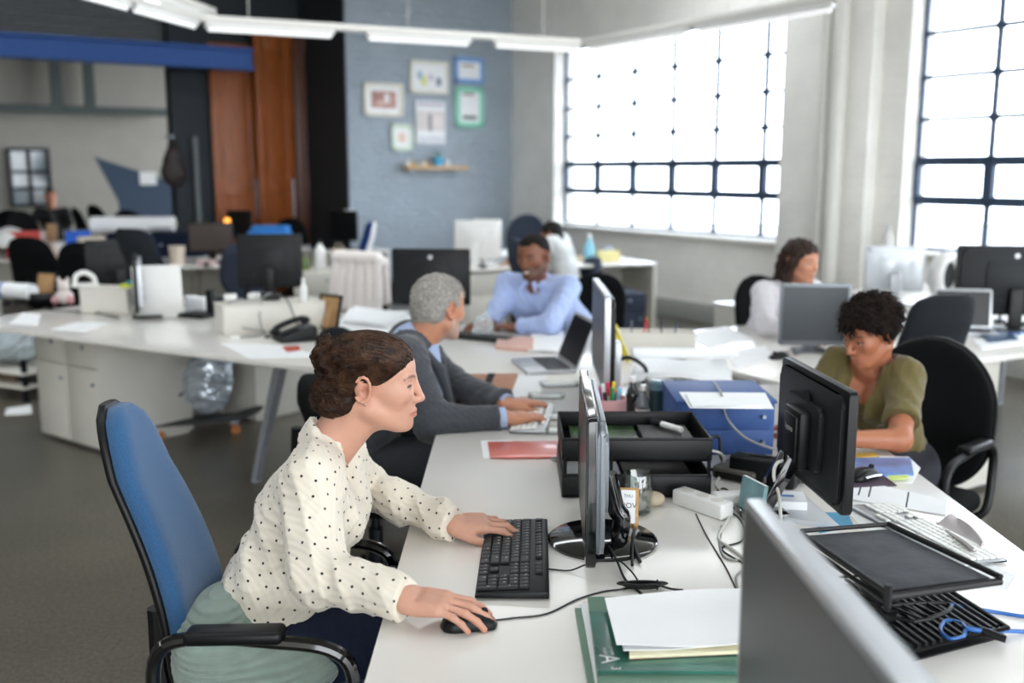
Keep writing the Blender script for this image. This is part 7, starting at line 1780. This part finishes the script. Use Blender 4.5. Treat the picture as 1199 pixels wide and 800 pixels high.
for k, (dx, cl_, nm) in enumerate(((-.15, '#4a3d2c', 'brown'), (.05, '#6b5d45', 'tan'), (.2, '#2c2c2c', 'black'))): bx('shoe_box', nm + ' flat box on the lowest shelf of the rack under the wing', 'box', Vector((rx + dx, ry - .05 * k, .112)), (.16, .22, .06), -.4, mat('flat_' + nm, cl_, .7))
slab('paper', 'white papers lying on the floor beside the low rack', 'paper', [(5, 486), (38, 484), (36, 474), (8, 478)], .0, .004, M['paper'])

# ------------------------------------------------------------------ on the desk by the windows (right)
m11 = monitor('monitor', 'grey-screened monitor with pale frame behind the woman in olive', w=.335, h=.30, z0=.045, stand='vee', bezel='dark_silver', back='silver', screen='screen_grey', bz=.014, logo=False)
p = at(950, 417); m11.location = (p.x + .02, p.y + .05, DESK); m11.rotation_euler = (0, 0, R(-4))
m12 = monitor('monitor', 'pale silver-backed monitor in front of the pilaster by the windows', w=.38, h=.3, z0=.09, stand='foot', bezel='silver', back='silver_light', logo=False)
p = at(1044, 356); m12.location = (p.x, p.y, DESK); m12.rotation_euler = (0, 0, R(170))
D3 = star_desk('desk', 'white desk along the window wall under the silver-backed monitor', RA(2.6, 1.86).x, RA(2.6, 1.86).y, R(30), 2.2, .75)
m13 = monitor('monitor', 'wide black monitor seen from behind, in front of the right-hand window', w=.62, h=.39, z0=.08, stand='foot'); p = at(1190, 388); m13.location = (p.x, p.y + .08, DESK); m13.rotation_euler = (0, 0, R(180 - 8))
l14 = laptop('laptop', 'silver laptop with dark screen between the charcoal chair and the wide black monitor', w=.30, d=.22, open_=100); p = at(1128, 388); l14.location = (p.x - .02, p.y - .08, DESK); l14.rotation_euler = (0, 0, R(-12))
p = at(1106, 356); fn = thing('desk_fan', 'white bladeless-style ring fan in front of the window wall', 'fan', (p.x, p.y, DESK), R(30)); fn['label'] = 'white ring-shaped desk fan beside the wide black monitor'
mb = MB(); n_ = 28
def ringpt(v):
    a = 2 * PI * v; cx_, cz_ = .115 * math.cos(a), .19 + .13 * math.sin(a); o_ = Vector((math.cos(a), 0, math.sin(a)))
    return [Vector((cx_, 0, cz_)) + o_ * (.034 * math.cos(t)) + Vector((0, .06 * math.sin(t), 0)) for t in [2 * PI * k / 14 for k in range(14)]]
loft(mb, ringpt, 40, 14); mb.build('ring', M['white_plastic'], fn, 60)
mb = MB(); mb.cyl((0, -.006, .19), (0, .006, .19), .1, seg=28); mb.build('grille', M['black_plastic'], fn); mb = MB(); mb.lathe([(0, 0), (.09, 0), (.085, .02), (.04, .04), (.035, .08), (0, .08)], seg=24); mb.build('foot', M['white_plastic'], fn, 50)
for k, (lb, px, z_, mm) in enumerate((('blue and white brochure on the right-hand window desk', [(1152, 385), (1196, 378), (1215, 388), (1165, 396)], .0, bpy.data.materials['blue_cover']), ('white brochure with pink print below the blue brochure', [(1140, 398), (1190, 392), (1200, 402), (1150, 408)], .0, M['paper']), ('navy brochure lying partly under the blue and white brochure', [(1148, 392), (1180, 388), (1192, 396), (1158, 400)], .008, mat('navy_cover', '#34506e', .4)), ('white papers left of the silver laptop on the window desk', [(1052, 372), (1110, 364), (1120, 374), (1060, 384)], .0, M['paper']))):
    slab('brochure' if 'brochure' in lb else 'paper', lb, 'brochure' if 'brochure' in lb else 'paper', px, DESK + z_, .007, mm)
p = at(1170, 378); wc = thing('webcam', 'small black and white webcam on the right-hand window desk', 'webcam', (p.x, p.y, DESK)); mb = MB(); mb.cyl((0, 0, 0), (0, 0, .02), .035, .03, seg=20); mb.cyl((0, 0, .02), (0, 0, .08), .008, seg=10); mb.build('stand', M['black_plastic'], wc); mb = MB(); mb.ball((0, 0, .1), (.028, .028, .028), 18); mb.build('head', M['white_plastic'], wc, None)
bx('stapler', 'black stapler lying by the webcam on the right-hand desk', 'stapler', at(1190, 384), (.14, .035, .035), .2, M['black_plastic'])
for lb, px in (('white sheets spread on the window desk behind the plan pile', [(800, 392), (850, 382), (880, 396), (832, 408)]), ('white sheets on the window desk left of the black mouse', [(850, 412), (896, 404), (905, 420), (862, 432)]), ('white notepad on the window desk near the grey-screened monitor', [(952, 394), (992, 392), (1000, 404), (958, 408)])):
    slab('paper', lb, 'paper', px, DESK, .003, M['paper'])
bx('pink_case', 'pink pencil case left of the grey-screened monitor', 'pencil case', at(893, 384), (.12, .06, .05), .3, mat('pink_vinyl', '#d9a3bd', .5))

# ------------------------------------------------------------------ desk under the windows at the back
a0, a1 = at(553, 315), at(765, 308); d = a1 - a0; ang = math.atan2(d.y, d.x); nn = Vector((-d.y, d.x, 0)).normalized(); mid = (a0 + a1) / 2 + nn * .4
D4 = star_desk('desk', 'long white panel-ended desk under the left window', mid.x, mid.y, ang, d.length + .1, .8)
def D4P(px, off, z=DESK): t = (px - 553) / (765 - 553); q = a0.lerp(a1, t) + nn * off; return Vector((q.x, q.y, z))
o = pedestal('cabinet', 'white cabinet with dark handle slot under the long window desk', w=.42, d=.6, h=.66, knobs=False); q = D4P(568, .35, 0); o.location = q; o.rotation_euler = (0, 0, ang)
mb = MB(); mb.prism(rrect(.07, .2, .03), -.312, -.3, XZ @ Matrix.Translation((0, 0, 0)) ); mb2 = mb; mb2.bm.transform(Matrix.Translation((.05, 0 - .61 + .305, .42))); mb2.build('handle_slot', M['black_plastic'], o)
o = pedestal('cabinet', 'slate drawer unit on the floor behind the edge-on silver-backed monitor', w=.4, d=.5, h=.52, m='slate_fabric'); q = D4P(690, .2, 0); o.location = q - nn * .7; o.rotation_euler = (0, 0, ang)
for k, (px, off, w_, h_, rz_, lb) in enumerate(((570, .35, .42, .36, 168, 'white-backed monitor at the end of the long window desk'), (590, .55, .30, .36, 150, 'beige-backed monitor beside the white-backed one on the long window desk'))):
    mm = monitor('monitor', lb, w=w_, h=h_, z0=.06, stand='foot', bezel='white_plastic', back='white_plastic' if k == 0 else 'cab_white', logo=False); q = D4P(px, off); mm.location = q; mm.rotation_euler = (0, 0, R(rz_))
slab('paper', 'white papers on the long window desk before the person in off-white', 'paper', [(575, 300), (610, 298), (606, 292), (580, 293)], DESK, .02, M['paper'])
mouse('mouse', 'dark mouse at the end of the long window desk', loc=D4P(567, .08), rz=1)
q = D4P(704, .35); sb = bottle('spray_bottle', 'clear blue spray bottle on the long window desk', xyz(q), .27, .055, mat('blue_liquid', '#8fd0e6', .15, alpha=.8), M['white_plastic'], neck=.4)
bx('sponge', 'yellow sponge box next to the clear blue spray bottle', 'sponge', D4P(727, .35), (.22, .12, .1), ang, mat('sponge_yellow', '#e0d69a', .9)); 
bx('small_box', 'small dark blue pack on the long window desk by the sponge', 'box', D4P(735, .5), (.1, .06, .13), ang, mat('pack_blue', '#8d9db5', .5))
bx('wooden_tray', 'pale wooden tray left of the clear blue spray bottle', 'tray', D4P(687, .4), (.2, .12, .05), ang, mat('pale_wood', '#cdb79a', .6))
x, y = floor_px(611, 259, 1.0); put(office_chair('office_chair', 'slate round-backed office chair beyond the long window desk', fabric='slate_fabric', seat_h=.48, back=(.5, 1.08, .52, .48), lean=.1, p=2.3), x, y - .1, -15)
put(office_chair('office_chair', 'slate office chair in front of the person in the off-white top', fabric='slate_fabric', seat_h=.48, back=(.5, 1.14, .46, .4), lean=.12, p=2.4), .30, 7.25, 115)
o = put(office_chair('office_chair', 'slate office chair under the person in the off-white top', fabric='slate_fabric', seat_h=.48, back=(.5, .8, .44, .4), lean=.08), .56, 9.44, -70 + 0)
bottle('bottle', 'small white bottle on the sill of the right-hand window', xyz(RM(-2.2, -.02, WBOT)), .2, .035, M['white_plastic'], M['silver_light'])
# ================================================================== ON THE WALLS AND OVERHEAD
WROT = ROT - PI / 2
def wallpt(px, py, d=0.0):
    c = RM(SC + d, 0, 0); r = ray(px, py); t = (c - EYE).dot(U) / r.dot(U); return EYE + r * t
def on_wall(x0, y0, x1, y1, d=-.004):
    a, b = wallpt(x0, y0, d), wallpt(x1, y1, d); c = (a + b) / 2; return c, abs((b - a).dot(V)), abs(a.z - b.z)
def picture(label, box, fm, inner, art, border=.04, depth=.03, matw=.0, marks=()):
    c, w, h = on_wall(*box); o = thing('picture', label, 'picture', xyz(c), WROT)
    mb = MB()
    for a, b in (((0, h / 2 - border / 2), (w, border)), ((0, -h / 2 + border / 2), (w, border)), ((w / 2 - border / 2, 0), (border, h)), ((-w / 2 + border / 2, 0), (border, h))): mb.box((a[0], -depth / 2, a[1]), (b[0], depth, b[1]), bev=.005)
    mb.build('frame', fm, o)
    mb = MB(); mb.box((0, -depth * .3, 0), (w - border, .008, h - border)); mt = mb.build('mount', inner, o)
    mb = MB(); mb.box((0, -depth * .3 - .006, 0), (w - 2 * border - 2 * matw, .006, h - 2 * border - 2 * matw)); pr = mb.build('print', art, o)
    for k, (mx, mz, mw, mh, mm) in enumerate(marks): mb = MB(); mb.box((mx * w, -depth * .3 - .010, mz * h), (mw * w, .004, mh * h)); mb.build('print_patch', mm, pr)
    return o
CREAM = mat('cream_frame', '#e2dfd2', .5); ART1 = mat('red_print', '#b98d84', .6, var=.4, scale=7); WP = M['paper']
def col(n, h): return bpy.data.materials[n] if n in bpy.data.materials else mat(n, h, .6)
picture('picture in a cream frame with a red and white print', (425, 96, 472, 137), CREAM, WP, ART1, .05, matw=.05, marks=((.08, .02, .12, .3, WP), (-.02, -.1, .3, .1, col('patch_pink', '#d9bfb8'))))
picture('wide cream-framed picture with small coloured figures on white', (479, 70, 524, 111), CREAM, WP, WP, .04, marks=((-.25, .05, .12, .25, col('patch_blue', '#a8c0d8')), (-.14, -.1, .12, .3, col('patch_yellow', '#dfe07a')), (.05, .0, .12, .2, col('patch_lilac', '#cfc5d6')), (.25, -.12, .14, .25, col('patch_grey', '#8a92a0'))))
picture('small blue-framed picture, topmost on the grey-blue wall', (531, 66, 566, 99), col('blue_frame', '#7ea6dc'), WP, WP, .06, marks=((-.05, .18, .4, .07, col('patch_brown', '#8a6a62')),))
picture('tall mint-green-framed picture below the blue-framed one', (532, 101, 566, 150), col('mint_frame', '#8fd3bd'), WP, WP, .07, marks=((0, -.25, .5, .09, col('patch_dark', '#5a6a6a')), (-.05, .32, .4, .05, col('patch_brown', '#8a6a62'))))
picture('small pale green-framed picture, lowest on the grey-blue wall', (457, 145, 483, 177), col('pale_green_frame', '#cfdccb'), WP, WP, .05, marks=((0, 0, .35, .35, col('patch_peach', '#e3c9b8')),))
c, w, h = on_wall(486, 118, 521, 169); o = thing('poster', 'unframed white poster with layered grey panels on the grey-blue wall', 'poster', xyz(c), WROT); mb = MB(); mb.box((0, -.012, 0), (w, .02, h), bev=.003); pb_ = mb.build('board', M['paper'], o)
for k, (mx, mz, mw, mh, cl_) in enumerate(((-.01, .42, .9, .1, '#c9c5cf'), (-.0, .05, .96, .46, '#d9d3d2'), (.02, -.4, .9, .16, '#d7dbe2'), (-.04, .0, .12, .4, '#9a979c'), (.2, .02, .3, .3, '#e6dcda'))): mb = MB(); mb.box((mx * w, -.024 - .002 * k, mz * h), (mw * w, .006, mh * h)); mb.build('panel', col('poster_%s' % cl_[1:], cl_), pb_)
# shelf with small things
c, w, h = on_wall(470, 192, 542, 201); sh = thing('wall_shelf', 'light wooden shelf below the pictures on the grey-blue wall', 'shelf', (c.x - U.x * .09, c.y - U.y * .09, c.z), WROT); mb = MB(); mb.box((0, 0, 0), (w, .17, .045), bev=.004); mb.build('board', mat('beech', '#c9a67c', .5, var=.1, scale=8, stretch=(1, 8, 8)), sh)
for s in (-1, 1): mb = MB(); mb.box((s * w * .35, .07, -.05), (.02, .02, .07)); mb.build('bracket', M['steel'], sh)
zt = c.z + .024
def on_shelf(px): q = wallpt(px, 190, -.09); return (q.x, q.y, zt)
for px, nm, cl_, r_, hh in ((477, 'white', '#d8d6cc', .035, .06), (483, 'ochre', '#b99a5c', .03, .05), (490, 'grey', '#a7a9a8', .035, .05), (497, 'cream', '#d9cdb8', .035, .06), (503, 'brown', '#8a6f58', .03, .05), (523, 'pale grey', '#cfd3d6', .04, .09)):
    o = thing('ornament', nm + ' little ornament on the light wooden wall shelf', 'ornament', on_shelf(px)); mb = MB(); mb.lathe([(0, 0), (r_, 0), (r_ * 1.1, hh * .5), (r_ * .5, hh), (0, hh)], seg=16); mb.build('vessel', col('orn_' + nm.replace(' ', '_'), cl_), o, 50); mb = MB(); mb.ball((0, 0, hh + .012), r_ * .45, 10); mb.build('knob', col('orn_' + nm.replace(' ', '_'), cl_), o)
pt = thing('potted_plant', 'small plant in a bright blue pot on the wall shelf', 'plant', on_shelf(513)); mb = MB(); mb.lathe([(0, 0), (.05, 0), (.065, .11), (.058, .11), (.05, .095), (0, .095)], seg=20); mb.build('pot', col('sky_blue_pot', '#58b4e0'), pt, 50)
for k in range(6): a = k * 1.05; mb = MB(); mb.tube([(0, 0, .1), (.02 * math.cos(a), .02 * math.sin(a), .15), (.05 * math.cos(a), .05 * math.sin(a), .19)], .012, 6, 4, r1=.003); mb.build('leaf', bpy.data.materials['succulent_green'], pt)
q = wallpt(404, 252, -.01); o = thing('wall_socket', 'white socket box at the corner of the grey-blue wall', 'socket', xyz(q), WROT); mb = MB(); mb.box((.04, -.03, 0), (.12, .06, .14), bev=.01); mb.build('casing', M['white_plastic'], o); mb = MB(); mb.box((.04, -.062, 0), (.07, .004, .08), bev=.001); mb.build('face_plate', M['cab_white'], o)

# fluorescent trunking
def trunk(name, label, a, b, lights, hang=()):
    a, b = Vector(a), Vector(b); d = b - a; L = d.length; o = thing(name, label, 'light', a, math.atan2(d.y, d.x))
    mb = MB(); mb.box((L / 2, 0, 0), (L, .09, .06), bev=.006); mb.build('trunking', M['white_paint'], o)
    for (s, e) in lights:
        mb = MB(); mb.box(((s + e) / 2, 0, -.05), (e - s, .075, .045), bev=.012); f = mb.build('fitting', M['white_plastic'], o)
        mb = MB(); mb.cyl((s + .03, 0, -.085), (e - .03, 0, -.085), .016, seg=12); mb.build('tube', M['tube_glow'], f)
    for h in hang: mb = MB(); mb.cyl((h, 0, .03), (h, 0, CEIL + .3 - a.z), .004, seg=6); mb.build('hanging_wire', M['cable_white'], o)
    return o
M['tube_glow'] = mat('tube_glow', '#ffffff', .3, emit=('#fbfdff', .5))
ZT = 2.9
pB0, pB1, pA0, pC1 = at(236, 22, ZT), at(682, 50, ZT), at(150, -3, ZT), at(985, -4, ZT)
LB = (pB1 - pB0).length
trunk('light_trunking', 'long white ceiling light run crossing in front of the grey-blue wall', pB0, pB1, [(0.02, LB * .31), (LB * .39, LB * .67), (LB * .735, LB * .99)], (.4, LB * .5, LB * .88))
LC = (pC1 - pB1).length; trunk('light_trunking', 'white ceiling light run along the top of the left window', pB1, pC1, [(.1, LC * .48), (LC * .52, LC * .98)], (LC * .5,))
dA = (pA0 - pB0); trunk('light_trunking', 'white ceiling light run coming towards the camera from the corner', pB0, pB0 + dA * 1.9, [(.1, dA.length * .95), (dA.length, dA.length * 1.85)], (dA.length,))
q0, q1 = at(248, 14, ZT + .1), at(205, -2, ZT + .1); trunk('light_trunking', 'second white light run beside the corner of the ceiling lights', q0, q0 + (q1 - q0) * 2, [(.1, (q1 - q0).length * 1.8)])
for k, (x0, y0, x1, y1, Yd, lb) in enumerate(((58, 90, 134, 101, 17.5, 'fluorescent light under the far roof, left of the pair below the blue beam'), (142, 100, 200, 106, 19.0, 'fluorescent light under the far roof, the one nearer the charcoal wall'), (2, 14, 56, 20, 15.0, 'bright fluorescent light high above the blue beam'), (92, 22, 128, 26, 16.0, 'dim fluorescent light high above the blue beam, farther one'))):
    a, b = atY(x0, y0, Yd), atY(x1, y1, Yd + .6); trunk('ceiling_light', lb, a, b, [(.03, (b - a).length - .03)])

# far hall: glass panel, slanted blue board, hanging bag, pipe
def farpt(px, py, d): return wallpt(px, py, d)
a, b = farpt(9, 175, 6.96), farpt(60, 240, 6.96); w = (b - a).dot(V); h = a.z - b.z; o = bpy.data.objects.new('window_5', None); C.objects.link(o); o['kind'] = 'structure'; o.location = (a + b) / 2; o.rotation_euler = (0, 0, WROT)
mb = MB()
for x in (-w / 2, 0, w / 2): mb.box((x, 0, 0), (.06, .06, h))
for z_ in (-h / 2, -h * .2, h * .1, h / 2): mb.box((0, 0, z_), (w + .06, .06, .05))
mb.build('window_frame', M['dark_metal'], o); mb = MB(); mb.box((0, .01, 0), (w, .01, h)); mb.build('glass_pane', mat('frosted_glass', '#8d99a0', .08, var=.35, scale=3, coat=.5), o)
P_ = [farpt(x, y, 5.2) for x, y in ((111, 184), (204, 214), (204, 256), (150, 256), (139, 236))]; c = sum(P_, Vector()) / 5
o = thing('partition_board', 'slanted dark blue partition board with a small white notice, far back', 'board', (c.x, c.y, 0), WROT)
loc = [((p - c).dot(V), p.z) for p in P_]; loc2 = loc[:3] + [(loc[3][0] + .2, 0.02), (loc[4][0] + .25, 0.02)]; loc2 = [loc[0], loc[1], (loc[2][0], .02), (loc[3][0] - .1, .02), loc[4]]
mb = MB(); mb.prism(loc2[::-1], -.03, .03, XZ); mb.build('board', mat('dark_blue_board', '#33475e', .6), o)
q = farpt(173, 209, 5.2) - c; mb = MB(); mb.box((q.dot(V), -.034, farpt(173, 209, 5.2).z), (.26, .006, .2)); mb.build('notice', M['paper'], o)
for s in (loc2[3][0] + .2, loc2[2][0] - .2): mb = MB(); mb.box((s, 0, .02), (.06, .5, .04)); mb.build('foot', M['dark_metal'], o)
q = farpt(203, 192, 1.3); o = thing('hanging_bag', 'dark brown bag hanging at the edge of the charcoal wall', 'bag', (q.x, q.y, q.z), WROT); S = Sdf(); S.ell((0, 0, -.02), (.13, .09, .24), .03); S.ell((0, 0, -.12), (.15, .1, .16), .05); S.disp = folds(31, .012, 14); pp, qq = S.mesh(.012); np_mesh('pouch', relax(pp, qq, 1), qq, mat('brown_leather', '#2e2422', .6), o); mb = MB(); mb.tube([(-.05, 0, .2), (-.02, 0, .34), (.03, 0, .34), (.06, 0, .2)], .012, 6); mb.build('strap', bpy.data.materials['brown_leather'], o); mb = MB(); mb.box((0, .12, .34), (.06, .25, .03)); mb.build('hook', M['steel'], o)
a, b = farpt(228, 160, 1.44), farpt(230, 262, 1.44); t = MB(); t.cyl((a.x, a.y, a.z), (a.x, a.y, 0), .035, seg=14); struct(t.build('trim_6', mat('grey_pipe', '#6f7678', .5)))
# ================================================================== CAMERA, LIGHT
cam = bpy.data.cameras.new('camera'); co = bpy.data.objects.new('camera', cam); C.objects.link(co)
cam.sensor_width = 36; cam.lens = F * 36 / 1199; cam.clip_start = 0.05; cam.clip_end = 200
co.location = EYE; co.rotation_euler = (PI / 2 - TH, 0, 0)
cam.dof.use_dof = True; cam.dof.focus_distance = 2.25; cam.dof.aperture_fstop = 2.0
bpy.context.scene.camera = co
wd = bpy.data.worlds.new('overcast_sky'); bpy.context.scene.world = wd; wd.use_nodes = True
nt = wd.node_tree; bg = nt.nodes['Background']
tc = nt.nodes.new('ShaderNodeTexCoord'); sp = nt.nodes.new('ShaderNodeSeparateXYZ'); nt.links.new(tc.outputs['Generated'], sp.inputs[0])
rp = nt.nodes.new('ShaderNodeValToRGB'); e = rp.color_ramp.elements
e[0].position = 0.45; e[0].color = (*lin('#e9eef2'), 1); e[1].position = 0.8; e[1].color = (0.92, 0.97, 1.0, 1)
nt.links.new(sp.outputs['Z'], rp.inputs[0]); nt.links.new(rp.outputs[0], bg.inputs['Color'])
bg.inputs['Strength'].default_value = 7.0
sc = bpy.context.scene
sc.view_settings.view_transform = 'Standard'; sc.view_settings.look = 'None'
sc.view_settings.exposure = 0.25; sc.view_settings.gamma = 1.0; sc.view_settings.use_curve_mapping = False
try:
    sc.cycles.use_denoising = True; sc.cycles.max_bounces = 8; sc.cycles.diffuse_bounces = 5; sc.cycles.glossy_bounces = 4; sc.cycles.transparent_max_bounces = 12
    sc.cycles.sample_clamp_indirect = 8.0; sc.cycles.caustics_reflective = False; sc.cycles.caustics_refractive = False
except Exception: pass
